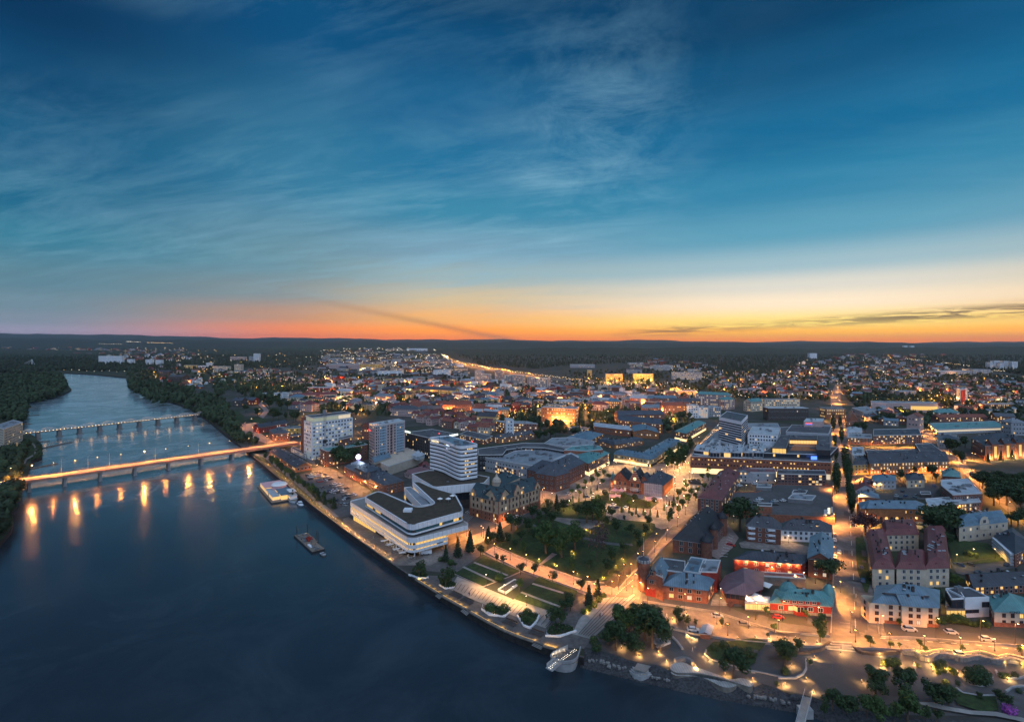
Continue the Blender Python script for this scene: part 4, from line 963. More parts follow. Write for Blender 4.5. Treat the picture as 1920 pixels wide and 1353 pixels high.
# ---------------------------------------------------------------- the centre beyond the park
B('brick_office','large dark brick corner block with grey hipped roof and dormers beyond the park','office building','c4','512,397 722,450 948,345',572,roof='hip',rh=7,rm='slate',wall='brick_dark',st=3,sp=3.6,lit=.08,ind=True,dorm=8,land='the grey-roofed brick corner block',wing=16)
B('brick_block','brick block with green metal roof and pale posts, next along from the grey-roofed corner block','building','c4','850,300 972,352 1130,275',450,roof='hip',rh=3.5,rm='roofteal',wall='brick',st=3,sp=3.0,lit=.25,shop=3.2,frame='trim',ww=1.6)
r,q,h=B('glass_office','low office slab with dark roof and warm-lit pink frame facade behind the gabled hotel','office building','c4','148,333 442,402 530,372',470,roof='flat',rm='roofdark',wall='pink',st=3,sp=2.6,lit=.45,ww=1.7,wh=2.0,frame='pink',litm=('pane_warm','pane_white'),units=2)
PG('black_block','curved black block with flat roof behind the low office slab','building','c4','145,245 330,222 480,203 640,205 780,235 860,262 780,262 640,238 480,235 360,252 330,290 150,292',13,'black','felt',3,2.6,.08,4,land='the curved black block')
PG('department_store','sprawling low store with grey roof terraces and round skylight rings','store','c4','150,300 350,292 420,262 640,245 830,275 850,330 720,340 540,372 300,330',11,'greywall','roofgrey',2,3,.1,22,land='the sprawling low store')
PG('roof_hall','white-sided flat hall wedged between the store and the teal-roofed shops','hall','c4','710,325 840,275 900,300 800,345',13,'whitepanel','rooflight',0,units=1)
# the town hall
hh_=hgt(860+530/10.667,860+762/10.667);r=empty('town_hall',P(*px('e7','1310,762')[0]));org=tuple(r.location);LAND.append(('the red brick town hall',P(1200,930)))
tag(r,'red brick town hall with stepped central gable, clock and steep black roofs','town hall')
TL,TR,TC=[v2(p) for p in gp('e7','272,404 1310,530 1515,352',hh_)];du=(TR-TL).normalized();no=Vector((du.y,-du.x));L=(TR-TL).length;D=15.0
nb=-no
def seg(t0,t1,d0=0.0,d1=D):a,b=TL+du*L*t0,TL+du*L*t1;return [a+nb*d0,b+nb*d0,b+nb*d1,a+nb*d1]
sA,sC,sB=seg(0,.36),seg(.36,.60,-.9,D+1),seg(.60,1.0)
sB=[TL+du*L*.60,TR,TC,TC-du*L*.40]
for s_,m_,nm in ((sA,'brick','wall'),(sC,'brick','central_wall'),(sB,'brick_orange','wall')):walls(r,s_,0,hh_+(.4 if s_ is sC else 0),m_,nm);OCC.append(s_)
windows(r,sA,.2,hh_,2,3.6,1.5,2.4,.2,'cream',True);windows(r,sC,.2,hh_,2,3.8,2.0,2.8,.2,'cream',True);windows(r,sB,.2,hh_,3,2.8,1.2,1.7,.2,'cream',True,skip=(0,1) if area(sB)>0 else ())
for s_ in (sA,sC):
    for z in (hh_*.38,hh_*.52):walls(r,inset(s_,-.12),z,z+.22,'cream','string_course')
roof_over(r,sA,hh_,'gable',6.2,'black',chim=3,wall='brick');roof_over(r,sB,hh_,'hip',5.4,'roofdark',chim=3);sj=seg(.52,.74,1.5,D-1.5);roof_over(r,sj,hh_,'gable',5.2,'roofdark',wall='brick')
roof_over(r,[sC[1],sC[2],sC[3],sC[0]],hh_+.4,'gable',6.6,'black',ov=.1,chim=2,wall='brick')
c=(sC[0]+sC[1])/2+no*.5;w2=(sC[1]-sC[0]).length/2;mb=MB();K=6
for k in range(K):
    ww=w2*(1-k/K)*.96;z0_=hh_-.2+k*1.35;mb.prism([c-du*ww,c+du*ww,c+du*ww+nb*.6,c-du*ww+nb*.6],z0_,z0_+1.35,0);mb.prism([c-du*(ww+.1)-nb*.05,c+du*(ww+.1)-nb*.05,c+du*(ww+.1)+nb*.7,c-du*(ww+.1)+nb*.7],z0_+1.2,z0_+1.37,1)
mb.build('stepped_gable',['brick','cream'],r,org=org)
mb=MB();
for a_,rr_,m_ in ((.10,1.25,0),(.16,1.0,1)):
    mb.poly([(c.x+no.x*a_+du.x*rr_*math.cos(t*PI/8),c.y+no.y*a_+du.y*rr_*math.cos(t*PI/8),hh_+2.6+rr_*math.sin(t*PI/8)) for t in range(16)],m_)
mb.build('clock',['cream','shop'],r,org=org)
for s_,zz in (('320,320',3.0),('1165,300',4.4),('740,200',9)):
    p=v2(P(*px('e7',s_)[0],hh_+zz));mb=MB();mb.lathe((p.x,p.y),[(1.1,hh_-.5),(1.1,hh_+zz-1),(1.5,hh_+zz-.9),(1.2,hh_+zz+.5),(.4,hh_+zz+1.3),(.05,hh_+zz+3.4)],8);mb.build('spire','roofgreenish' if 0 else 'roofteal',r,org=org)
sc=[TL+du*L*.655+no*.5,TL+du*L*.99+no*.5,TL+du*L*.99+no*.1,TL+du*L*.655+no*.1];walls(r,sc,0,hh_+.2,'scrim','scaffold_sheeting',True)
mb=MB()
for k in range(9):p=TL+du*L*(.655+.335*k/8)+no*.62;mb.bar((p.x,p.y,0),(p.x,p.y,hh_+.8),.09)
for z in (2,4,6,hh_):a,b=TL+du*L*.655+no*.62,TL+du*L*.99+no*.62;mb.bar((a.x,a.y,z),(b.x,b.y,z),.09)
a,b=TL+du*L*.80+no*.64,TL+du*L*.86+no*.64;mb.bar((a.x,a.y,5),(b.x,b.y,1),.25);mb.bar((a.x,a.y,6.2),(b.x,b.y,2.2),.1)
mb.build('scaffold_frame','trim',r,kind='stuff',org=org)
mb=MB();p=TL+du*L*.47+no*1.6;mb.prism([p-du*3,p+du*3,p+du*2.2+no*1.2,p-du*2.2+no*1.2],2.2,2.6);mb.prism([p-du*2.8,p+du*2.8,p+du*2.0+no*1.0,p-du*2.0+no*1.0],2.6,4.0);mb.build('balcony','concrete',r,org=org)
# shops round the square
B('shop_building','long yellow shopping house with blue mansard and glowing red-and-white shop fronts','shop building','c4','1165,283 1440,325 1665,192',385,roof='mansard',rh=1.2,rm='roofblue',wall='yellow',st=1,sp=3.0,lit=.3,ind=True,shop=2.6,dorm=4,land='the yellow shopping house',chim=3,wing=13)
B('brick_block','brick courtyard block with grey mansard roof behind the yellow shopping house','building','c4','1050,188 1170,212 1385,182',245,roof='mansard',rh=1,rm='slate',wall='brick_orange',st=3,sp=3,lit=.35,land='the mansard courtyard block',dorm=5,wing=11)
B('vaulted_building','blue-grey building with folded metal roof, nearer the street than the mansard block','building','c4','815,155 985,180 1085,132',222,roof='hip',rh=4,rm='roofblue',wall='brick_dark',st=2,sp=3,lit=.2)
B('gallery_building','long brick building under a shallow green roof beside the shopping street','building','c4','1620,112 1705,128 1855,47',195,roof='hip',rh=2.5,rm='roofteal',wall='brick',st=3,sp=3.2,lit=.35,shop=3,land='the green-roofed street building')
B('brick_block','dark red block with plain attic windows behind the trees of the lane','building','c4','1190,0 1200,28 1530,60',100,roof='gable',rh=4,rm='slate',wall='brick',st=3,sp=3,lit=.35,land='the dark red attic block')
B('market_hall','long low hall with pale blue roof behind the row of trees','hall','c4','1295,70 1310,112 1500,122',160,roof='gable',rh=3,rm='roofblue',wall='brick_orange',st=1,sp=3,lit=.7)
B('market_hall','low hall with pale grey roof at the end of the tree row','hall','c4','1010,50 1020,75 1290,105',125,roof='gable',rh=2.5,rm='rooflight',wall='brick',st=1,sp=3,lit=.3)
PG('flat_block','flat grey roof deck packed with ventilation units beyond the store','building','c4','640,205 700,165 860,160 1020,190 1000,215 880,225 780,225',12,'greywall','roofgrey',2,3,.1,14)
PG('teal_block','flat green-roofed block between the store and the yellow shopping house','building','c4','790,255 850,228 980,215 1060,225 1080,250 960,262',14,'brick','roofteal',2,3,.15,6)
B('attic_block','brick house with skylit grey roof in front of the slim white stair tower','building','c4','268,155 300,162 568,128',205,roof='hip',rh=3,rm='slate',wall='brick_orange',st=3,sp=2.8,lit=.3,dorm=6,land='the skylit attic block',maxd=22)
B('attic_block','brown brick house with black roof boxes beyond the wavy white tower','building','c4','5,135 195,178 255,150',215,roof='flat',rm='felt',wall='brick',st=3,sp=2.8,lit=.35)
r,q,h=B('apartment_block','balconied apartment block with a slim white stair tower','apartment building','c4','275,35 345,52 595,58',135,roof='flat',rm='roofgrey',wall='brick',st=4,sp=3,lit=.55,ww=1.8,land='the balconied block with white stair tower',maxd=24)
sub(r,'c4','345,15 355,28 415,32',0,22,'whitepanel','rooflight',st=6,sp=3,name='stair_tower')
B('corner_kiosk_block','low dark brick shop with bright white corner sign between trees','shop building','c4','820,85 900,100 980,90',122,roof='flat',rm='felt',wall='brick_dark',st=1,lit=.8)
# shopping mall
rM=empty('shopping_mall',P(*px('d5','170,970')[0]));tag(rM,'huge shopping mall with red brick front, glazed ground floor and stacked roof terraces','mall');org=tuple(rM.location);LAND.append(('the big shopping mall',P(1430,860)))
hM=hgt(700+805/5.203,700+972/5.203);MP=ccw([v2(p) for p in gp('d5','180,806 1555,866 1552,500 450,560',hM)])
walls(rM,MP,4.6,hM,'brick');walls(rM,inset(MP,.8),0,4.7,'darkwall','ground_wall');ribbon(rM,inset(MP,.7),.3,4.4,('trim','shop'),.75,3.0,'ground_glazing',litm='pane_white');OCC.append(MP)
windows(rM,MP,6,hM-.5,2,2.4,1.1,1.1,.45,'brick_dark',False,litm=('pane_yellow','pane_warm'));flat_roof(rM,MP,hM,'felt','trim',10)
for i in range(5):
    x=372+i*106
    q=sub(rM,'d5','%d,%d %d,%d %d,%d' % (x+28,702,x-2,768,x+92,772),hM,hM+4.0,'whitepanel','rooflight','gable',1.6,name='roof_bay');ribbon(rM,q,hM+.4,hM+3.6,('whitepanel','pane_dark'),.2,1.8)
sub(rM,'d5','250,690 215,745 355,760',hM,hM+3.6,'whitepanel','rooflight',name='roof_bay',units=3,rib=True)
sub(rM,'d5','395,640 330,720 420,730',hM,hM+4,'whitepanel','rooflight',name='roof_bay',units=6)
sub(rM,'d5','440,565 290,690 380,700',hM,hM+2.6,'whitepanel','roofgrey',name='roof_bay',units=6)
q=sub(rM,'d5','790,715 785,730 860,738',hM-4,hM+5.5,'pink','rooflight',name='glazed_stair');ribbon(rM,q,hM-3,hM+5,('pink','pane_white'),.9,2.5,litm='pane_white')
q=sub(rM,'d5','785,520 738,590 1035,605',hM,hM+9,'whitepanel','rooflight',name='white_block',units=3,st=3,sp=2.2,lit=.15)
q=sub(rM,'d5','1000,700 880,775 1545,795',hM,hM+3.2,'black','felt',name='black_terrace_block',units=4,rib=True,lit=.1)
BK=ccw([v2(p) for p in gp('d5','975,722 1545,745 1540,612 1060,602',hM+7.5)]);hole=ccw([v2(p) for p in gp('d5','1145,748 1405,755 1412,640 1160,634',hM+7.5)])
for s_ in ('975,722 1115,728 1160,604 1060,602','1410,742 1545,745 1540,612 1415,608'):
    pw=ccw([v2(p) for p in gp('d5',s_,hM+7.5)]);walls(rM,pw,hM+3.2,hM+7.5,'black','black_ring');flat_roof(rM,pw,hM+7.5,'felt','metal',3)
pw=ccw([v2(p) for p in gp('d5','1145,636 1420,640 1420,606 1155,602',hM+7.5)]);walls(rM,pw,hM+3.2,hM+7.5,'black','black_ring');flat_roof(rM,pw,hM+7.5,'felt','metal',2);ribbon(rM,pw,hM+3.4,hM+6.2,('darkmetal','pane_dark'),.6,2.2)
q=ccw([v2(p) for p in gp('d5','980,728 1112,733 1112,715 980,715',hM+7.2)]);ribbon(rM,q,hM+3.4,hM+7.0,('darkmetal','pane_dark'),.9,2.2,'lit_glass_room',litm='pane_yellow')
mb=MB();mb.flat([v2(p) for p in gp('d5','1150,750 1405,756 1410,690 1200,680',hM+3.4)],hM+3.45);mb.build('timber_stage','brick_orange',rM,org=org)
sub(rM,'d5','1170,500 1110,570 1530,590',hM,hM+3,'greywall','felt',name='roof_hall',units=6);sub(rM,'d5','1310,440 1285,468 1465,470',hM+2,hM+8.5,'pink','rooflight',name='plant_room',units=4)
text(rM,'CASINO COSMOS','d5','1300,489','1365,489',hM+8.4,1.5,'sign_red');text(rM,'BOWLING','d5','1300,499','1365,499',hM+6.6,1.2,'sign_blue')
mb=MB();c_=v2(P(*px('d5','940,705')[0],hM+1));mb.lathe((c_.x,c_.y),[(8*math.cos(a*PI/12),hM+4.5*math.sin(a*PI/12)) for a in range(6)]+[(.05,hM+4.5)],16);mb.build('glass_dome','rooflight',rM,org=org)
mb=MB();mb.box((P(*px('d5','1385,840')[0],hM)).to_tuple()[:2]+(hM+1.4,),(4.5,.4,2.6));mb.build('blue_screen','sign_blue',rM,org=org)
r,q,h=B('striped_tower','white tower with slanting dark window stripes rising from the shopping mall','tower','e5','130,158 428,220 512,132',790,roof='flat',rm='roofdark',wall='whitepanel',st=0,units=3,land='the striped white tower',par='whitepanel')
for k in range(9):z=16+k*(h-18)/9;ribbon(r,q,z+.3,z+1.5,('darkmetal','pane_dark'),.04,1.6,out=.08)
text(r,'Handelshuset','e5','235,190','340,215',h-1.8,2.0,'sign_white')
B('orange_block','orange-fronted block showing behind the striped tower','building','e5','515,240 520,300 940,300',360,roof='flat',rm='roofgrey',wall='brick_orange',st=2,sp=3,lit=.5,units=6)
# red-roofed office, yard and car deck
r,q,h=B('brick_office','three storey brick office with long red hipped roof beside the square','office building','d1','620,302 806,320 948,108',425,roof='hip',rh=4.5,rm='roofred',wall='brick_dark',st=4,sp=2.8,lit=.2,ind=True,land='the red-roofed brick office',chim=2,ww=1.5)
r,q,h=B('grid_office','dark-roofed office with a pale grid facade above the rooftop car deck','office building','d1','1240,85 1238,118 1625,125',212,roof='flat',rm='roofdark',wall='brick_dark',st=4,sp=2.4,lit=.2,ww=1.9,wh=2.2,frame='pink',units=6,ind=True,land='the grid-fronted office')
B('grey_house','plain grey rendered building with one wall lamp behind the yard','building','d1','1020,75 1025,108 1232,110',188,roof='flat',rm='roofmaroon',wall='greywall',st=2,sp=7,lit=.1,units=2)
B('grey_house','small grey stair house with balconies beside the red-roofed office','building','d1','930,70 925,98 1025,102',185,roof='gable',rh=2,rm='roofmaroon',wall='greywall',st=3,sp=3,lit=.3)
B('plant_room','grey metal cube standing on the rooftop car deck','plant room','d1','1085,200 1078,222 1195,225',295,roof='flat',rm='metal',wall='metal',st=0,units=1)
r,pts=PG('parking_deck','rooftop car deck of weathered asphalt with red brick parapet','parking deck','d1','830,395 905,262 1080,262 1235,200 1662,212 1690,462 1205,440 1080,438 1075,405',4.2,'brick','asphalt',0,units=0,land='the rooftop car deck',par='brick')
sub(r,'d1','1090,345 1085,368 1198,372',0,8.5,'brick','felt',name='stair_house');sub(r,'d1','1360,275 1325,310 1515,325',4.2,6.6,'metal','roofgrey',name='roof_hall',units=3);sub(r,'d1','1370,245 1355,268 1465,272',4.2,6.4,'darkmetal','felt',name='roof_hall',units=2)
for s_,t_,m_ in (('1605,418 1632,420','P','trim'),('1636,405 1655,406','S','sign_gold'),('1662,398 1675,398','D','trim')):
    a_,b_=gp('d1',s_,7);mb=MB();mb.box(((a_+b_)/2).to_tuple(),((b_-a_).length,.3,3.4));mb.build('sign_board',m_,r,org=tuple(r.location));text(r,t_,'d1',*s_.split(),5.9,2.2,'black')
# museum with turret domes
r,q,h=B('turreted_museum','dark brick museum with steep black roof and three domed turrets','museum','d1','425,625 700,662 845,478',768,roof='hip',rh=9,rm='black',wall='brick_dark',st=2,sp=4.2,lit=.0,ind=True,chim=5,land='the domed brick museum',wh=2.2,ww=1.6,maxd=26)
for s_,hb,rr_ in (('685,640',h+2.0,2.6),('742,545',h+3.5,2.0),('808,455',h+3.2,2.5)):
    p=v2(P(*px('d1',s_)[0],hb));mb=MB();mb.lathe((p.x,p.y),[(rr_,0),(rr_,hb)],14);mb.build('turret','brick_dark',r,org=tuple(r.location))
    mb=MB();mb.lathe((p.x,p.y),[(rr_*1.15,hb),(rr_*1.1,hb+.6),(rr_*.8,hb+1.7),(rr_*.3,hb+2.4),(.05,hb+3.8)],14);mb.build('turret_dome','black',r,True,org=tuple(r.location))
sub(r,'d1','700,480 765,560 850,500',0,h-1,'brick_dark','slate','hip',4,st=2)
# castle fire station
rK=empty('castle_hall',P(*px('d1','205,1050')[0]));org=tuple(rK.location);tag(rK,'brick hall with crenellated round corner tower, arched doors and teal roof','hall');LAND.append(('the crenellated brick tower',P(1212,1110)))
hK=hgt(860+1025/4.174,860+1135/4.174);ct=P(*px('d1','208,1045')[0]);ct=Vector((ct.x,ct.y+2.6));ht=H-(860+800/4.174-YH)*ct.y/F;rt=45/4.174*ct.y/F
mb=MB();mb.lathe(ct,[(rt,0),(rt*.96,ht-3),(rt*1.12,ht-1.8),(rt*1.12,ht)],18);mb.build('round_tower','brick',rK,True,org=org)
mer=mesh_of((lambda m_:(m_.box((0,0,.55),(.9,.5,1.1)),m_)[1])(MB()),'merlon','concrete')
for k in range(12):a=k*PI/6;inst('merlon',mer,rK,(ct.x+math.cos(a)*rt*1.05-org[0],ct.y+math.sin(a)*rt*1.05-org[1],ht),a+PI/2)
mb=MB();mb.lathe(ct,[(rt,ht+.1),(rt*.9,ht+.8),(.05,ht+2.4)],16);mb.build('tower_roof','roofdark',rK,org=org);mb=MB();mb.cyl(ct,.1,.06,ht+2,ht+10,5);mb.build('flagpole','trim',rK,org=org)
KA,KB,KC=[v2(p) for p in gp('d1','345,985 695,1026 750,935',hK)];KD=KA+KC-KB;kd=(KB-KA).normalized();kn=Vector((kd.y,-kd.x))
q=[KA,KB,KC,KD];walls(rK,q,0,hK,'brick');windows(rK,q,.4,hK,2,3.5,1.7,1.5,.25,'cream',True,litm=('pane_warm','pane_white'));roof_over(rK,q,hK,'hip',3.6,'roofteal2' if 0 else 'roofblue',chim=1,wall='brick');OCC.append(q)
GA,GB=[v2(p) for p in gp('d1','222,935 345,960',hK+1.5)];gd=(GB-GA).normalized();gn=Vector((gd.y,-gd.x));gq=[GA,GB,GB-gn*14,GA-gn*14]
walls(rK,gq,0,hK+1.5,'brick','gable_house');roof_over(rK,gq,hK+1.5,'gable',4.5,'roofblue',wall='brick') if (GB-GA).length>14 else roof_over(rK,gq,hK+1.5,'gable',4.5,'roofblue',wall='brick')
for s_ in ('245,1055','302,1062'):
    p=v2(P(*px('d1',s_)[0]));p=GA+gd*(p-GA).dot(gd)+gn*.1;mb=MB();mb.poly([(p.x+gd.x*a_,p.y+gd.y*a_,z) for a_,z in [(-1.5,.1),(1.5,.1),(1.5,2.2)]+[(1.5*math.cos(t*PI/8),2.2+1.4*math.sin(t*PI/8)) for t in range(1,8)]+[(-1.5,2.2)]]);mb.build('arched_door','redwood',rK,org=org)
for t in (.3,.7):
    for z in (6.2,9.6):p=GA.lerp(GB,t)+gn*.05;inst('window',win_mesh(1.8,1.4,'cream','pane_dark'),rK,(p.x-org[0],p.y-org[1],z),math.atan2(-gn.x,gn.y))
for s_,hh2,m_,w_ in (('350,780 340,870 520,895',7.5,'felt','brick'),('565,770 505,880 640,900',8.2,'roofblue','brick'),('660,790 625,885 770,890',8.6,'roofgrey','redwood'),('290,860 290,905 345,930',9.5,'roofblue','brick')):sub(rK,'d1',s_,0,hh2,w_,m_,units=3 if m_ != 'felt' else 1)
LAND.append(('the arched castle hall',P(1290,1120)))
# red lit culture house, pavilion, manor, teal wing
r,q,h=B('concert_house','dark red panelled concert house glowing under a row of eave lamps','concert house','d1','1010,720 905,782 1430,822',890,roof='hip',rh=2.4,rm='roofdark',wall='redwood',st=2,sp=4.6,lit=.25,ind=True,land='the glowing red concert house',ww=1.5,chim=3)
mb=MB();A_,B_,C_,D_=q;d=(C_-B_).normalized();n=Vector((d.y,-d.x));rr=random.Random(4)
for k in range(120):t=rr.random();z=rr.uniform(.8,h-.8);p=B_+(C_-B_)*t+n*.05;mb.box((p.x,p.y,z),(1.0,.08,.6),(d.x,d.y,0))
mb.build('red_panel',mat('redlit',(.42,.07,.035),.8,.15,1),r,kind='stuff',org=tuple(r.location))
for k in range(8):
    p=B_+(C_-B_)*((k+.5)/8)+n*.7;l=bpy.data.lights.new('eave_lamp','POINT');l.energy=420;l.color=(1,.50,.16);l.shadow_soft_size=.15;o=bpy.data.objects.new('eave_lamp',l);COL.objects.link(o);o.parent=r;o.location=(p.x-r.location[0],p.y-r.location[1],h-.7)
r,pts=PG('lamplit_canopy','long copper-coloured canopy roof lit orange below the red concert house','canopy','d1','1110,885 1445,905 1462,938 1110,918',3.6,'timber','roofred',0,units=0)
r=empty('folded_pavilion',P(*px('d1','1000,1085')[0]));tag(r,'maroon pavilion with folded many-sided metal roof in the restaurant yard','pavilion');LAND.append(('the folded maroon pavilion',P(1393,1108)));org=tuple(r.location)
pv=ccw([v2(p) for p in gp('d1','805,985 840,1040 985,1058 1110,1010 1120,885 985,862 850,915',4.6)]);walls(r,pv,0,4.6,'brick_dark');ribbon(r,pv,2.2,4.3,('redwood','pane_dark'),.3,1.6,litm='pane_warm');ov=inset(pv,-1.0)
rg0,rg1=P(*px('d1','975,850')[0],9.0),P(*px('d1','985,965')[0],8.0);mb=MB();K=len(ov)
for k in range(K):
    a,b=ov[k],ov[(k+1) % K];A3,B3=Vector((a[0],a[1],4.5)),Vector((b[0],b[1],4.5));ra=min((rg0,rg1),key=lambda g_:(g_.xy-A3.xy).length);rb=min((rg0,rg1),key=lambda g_:(g_.xy-B3.xy).length)
    rf(mb,[A3,B3,rb] if ra is rb else [A3,B3,rb,ra])
mb.flat(ov,4.48);mb.build('folded_roof','roofmaroon',r,org=org)
for (x,y) in px('d1','873,1085 902,1075 932,1090'):p=P(x,y);mb=MB();mb.cyl((p.x,p.y),.12,.12,0,1.6,6);mb.box((p.x,p.y,1.9),(.45,.45,.6));mb.build('entrance_lantern','sign_green',r,org=org)
r,q,h=B('red_manor','long dark red wooden manor with domed teal roof and white windows','manor house','d1','1260,960 1187,1120 1664,1150',1200,roof='hip',rh=3.2,rm='roofteal',wall='redwood',st=1,sp=3.6,lit=.35,ind=True,land='the red wooden manor',frame='white',ww=1.7,wh=1.6,chim=1,maxd=13,base=(1.0,'stone'))
A_,B_,C_,D_=q;d=(C_-B_).normalized();n=Vector((d.y,-d.x));L=(C_-B_).length
for t,w_ in ((.16,2.9),(.84,2.0)):
    c=D_.lerp(A_,1-t)+n*3;mb=MB();mb.lathe((c.x,c.y),[(w_*1.25,h-.1),(w_*1.2,h+1.5),(w_*.95,h+3.0),(w_*.5,h+4.3),(.05,h+5)],12);mb.build('roof_dome','roofteal',r,True,org=tuple(r.location));inst('chimney',chim_mesh(),r,(c.x-r.location[0],c.y-r.location[1],h+3.8))
c=B_+d*L*.5+n*.2;dq=[c-d*7,c+d*7,c+d*7-n*5,c-d*7-n*5];walls(r,dq,h,h+1.6,'redwood','dormer_range');windows(r,dq,h+.2,h+1.5,1,2.4,1.5,1.1,.5,'white',True);roof_over(r,dq,h+1.6,'hip',1.2,'roofteal')
bq=[c-d*2.6-n*.1,c+d*2.6-n*.1,c+d*1.8+n*1.2,c-d*1.8+n*1.2];walls(r,bq,0,h-1,'redwood','bay');ribbon(r,bq,1.6,3.4,('white','pane_dark'),.3,1.1)
r,q,h=B('street_wing','long teal-roofed wing standing along the lit main street','building','d1','1505,608 1482,775 1672,800',920,roof='gable',rh=3.2,rm='roofblue',wall='brick_dark',st=3,sp=3.4,lit=.12,ind=True,land='the long street wing',maxd=200,frame='white')
r,q,h=B('terrace_house','row house of brick and white render with black hipped roofs behind the courtyard','apartment building','d1','1010,480 1000,520 1268,548',648,roof='hip',rh=4.5,rm='roofdark',wall='brick_dark',st=3,sp=3.4,lit=.2,ind=True,frame='white',chim=3,land='the brick and white row house')
for t in (.04,.62):A_,B_,C_,D_=q;n_=Vector(((C_-B_).normalized().y,-(C_-B_).normalized().x));p=B_+(C_-B_)*t;mb=MB();[mb.box((p.x+1.6,p.y+n_.y*.7,z),(3.4,1.4,.9)) for z in (2.2,4.9,7.6)];mb.build('balcony','white',r,kind='stuff',org=tuple(r.location))
B('white_town_house','white rendered town house with gabled dormer windows beside the brick row house','town house','d1','1280,500 1270,552 1668,570',640,roof='hip',rh=4.2,rm='roofdark',wall='white',st=2,sp=2.6,lit=.12,ind=True,chim=5,dorm=9,land='the white town house',frame='white')
r,pts=PG('garden_terrace','glass-roofed restaurant terrace full of warm light beside the red manor','terrace','d1','1005,1078 1185,1085 1180,1136 988,1125',3.0,'timber','whitecloth',0,units=0)
ribbon(r,pts,.6,2.7,('timber','pane_yellow'),.9,1.4,litm='pane_warm',out=.06)
for s_,w_,lb in (('1145,975',3.4,'square cream parasol open in the garden behind the manor'),('1065,1062',3.2,'white pointed parasol beside the glass-roofed terrace')):
    p=P(*px('d1',s_)[0],3.0);r=empty('parasol',(p.x,p.y,0));tag(r,lb,'parasol');mb=MB();mb.cyl((0,0),.06,.06,0,3.4,6);mb.build('pole','metal',r);mb=MB();mb.lathe((0,0),[(w_,2.7),(.05,3.8)],4);mb.build('canopy','whitecloth',r)
# right-hand blocks
rU=empty('court_block',P(*px('d2','285,860')[0]));org=tuple(rU.location);tag(rU,'pale four-sided apartment block with maroon mansard roofs round a courtyard','apartment building');LAND.append(('the maroon-roofed courtyard block',P(1690,1010)))
hU=hgt(860+770/3.758,860+905/3.758)
for s_,rh_ in (('243,520 285,770 440,772',4.0),('655,500 660,770 825,765',4.0),('470,665 455,770 660,775',3.4),('355,455 370,535 610,530',4.0)):
    q,_=quad_of('d2',s_,h=hU);walls(rU,q,0,hU,'cream');windows(rU,q,.4,hU,3,2.9,1.2,1.5,.12,'white',True,litm=('pane_yellow',));roof_over(rU,q,hU,'mansard',.9,'roofred',chim=3,dormers=6,wall='cream');OCC.append(q)
# the pale corner house by the junction
r,q,h=B('corner_house','pale corner house with blue-grey roof, skylights and lit ground floor at the junction','house','d2','325,870 290,1010 750,1045',1150,roof='hip',rh=4.6,rm='roofblue',wall='cream',st=3,sp=3.3,lit=.05,ind=True,chim=3,land='the pale corner house',maxd=17,base=(1.2,'brick'),frame='brick_dark',ww=1.3)
A_,B_,C_,D_=q;d=(C_-B_).normalized();n=Vector((d.y,-d.x));L=(C_-B_).length
for t,w_,hg in ((.62,4.2,3.6),(.04,2.6,0)):
    c=B_+d*L*t+n*.7;gq=[c-d*w_,c+d*w_,c+d*w_-n*6,c-d*w_-n*6];walls(r,gq,0,h+.1,'cream','bay');windows(r,gq,.4,h,3,2.6,1.3,1.4,.2,'brick_dark',True)
    if hg:roof_over(r,[gq[1],gq[2],gq[3],gq[0]],h+.1,'gable',2.8,'roofblue',wall='cream')
for k,t in enumerate((.28,.37,.47,.88)):
    p=B_+d*L*t-n*3.2;mb=MB();mb.box((0,0,.2),(2.0,2.2,.5),mi=0);mb.quad((-.8,-.9,.48),(.8,-.9,.48),(.8,.9,.48),(-.8,.9,.48),1);o=mb.build('skylight',['darkmetal','rooflight'],r);o.location=(p.x-r.location[0],p.y-r.location[1],h+2.0);o.rotation_euler=(-.5,0,math.atan2(d.y,d.x))
r,q,h=B('cube_house','modern white cube house with flat roofs and lit garden room','house','d2','800,915 938,985 1108,978',1118,roof='flat',rm='felt',wall='whitepanel',st=0,units=1,par='whitepanel',land='the white cube house',maxd=14)
A_,B_,C_,D_=q;d=(C_-B_).normalized();n=Vector((d.y,-d.x))
for t,z,w_,hh2 in ((.84,h-2.4,3.0,2.0),(.28,2.4,5.6,1.3)):p=B_+(C_-B_)*t+n*.05;inst('window',win_mesh(w_,hh2,'brick_dark','pane_dark'),r,(p.x-r.location[0],p.y-r.location[1],z),math.atan2(-n.x,n.y))
q2=quad_of('d2','800,920 842,990 938,985',h=h-.3)[0];walls(r,q2,h-4.4,h-.4,'black','dark_wing');flat_roof(r,q2,h-.35,'felt','whitepanel',0);ribbon(r,q2,h-3.6,h-1.2,('black','pane_dark'),0,1.6)
q3=quad_of('d2','805,1040 806,1062 938,1062',h=3.2)[0];walls(r,q3,0,3.2,'timber','garden_room');flat_roof(r,q3,3.2,'timber','timber',0);ribbon(r,q3,.4,2.9,('timber','pane_warm'),.7,1.4,litm='pane_yellow')
text(B('gabled_house','cream house with green roof, central gable and bright porch lamps','house','d2','1100,960 1145,1072 1400,1082',1180,roof='hip',rh=4,rm='roofteal',wall='cream',st=2,sp=3.0,lit=.1,ind=True,frame='brick_dark',land='the green-roofed cream house',maxd=14,base=(1.6,'brick'))[0],'KONST','d2','1245,1084','1320,1086',5.6,1.2,'black')
B('brick_range','low red brick range with a long dark seamed roof behind the white cube house','building','d2','940,815 1000,900 1420,880',965,roof='gable',rh=3,rm='roofdark',wall='brick',st=2,sp=2.2,lit=.5,land='the dark-roofed brick range',maxd=22,litm=('pane_yellow','pane_warm'))
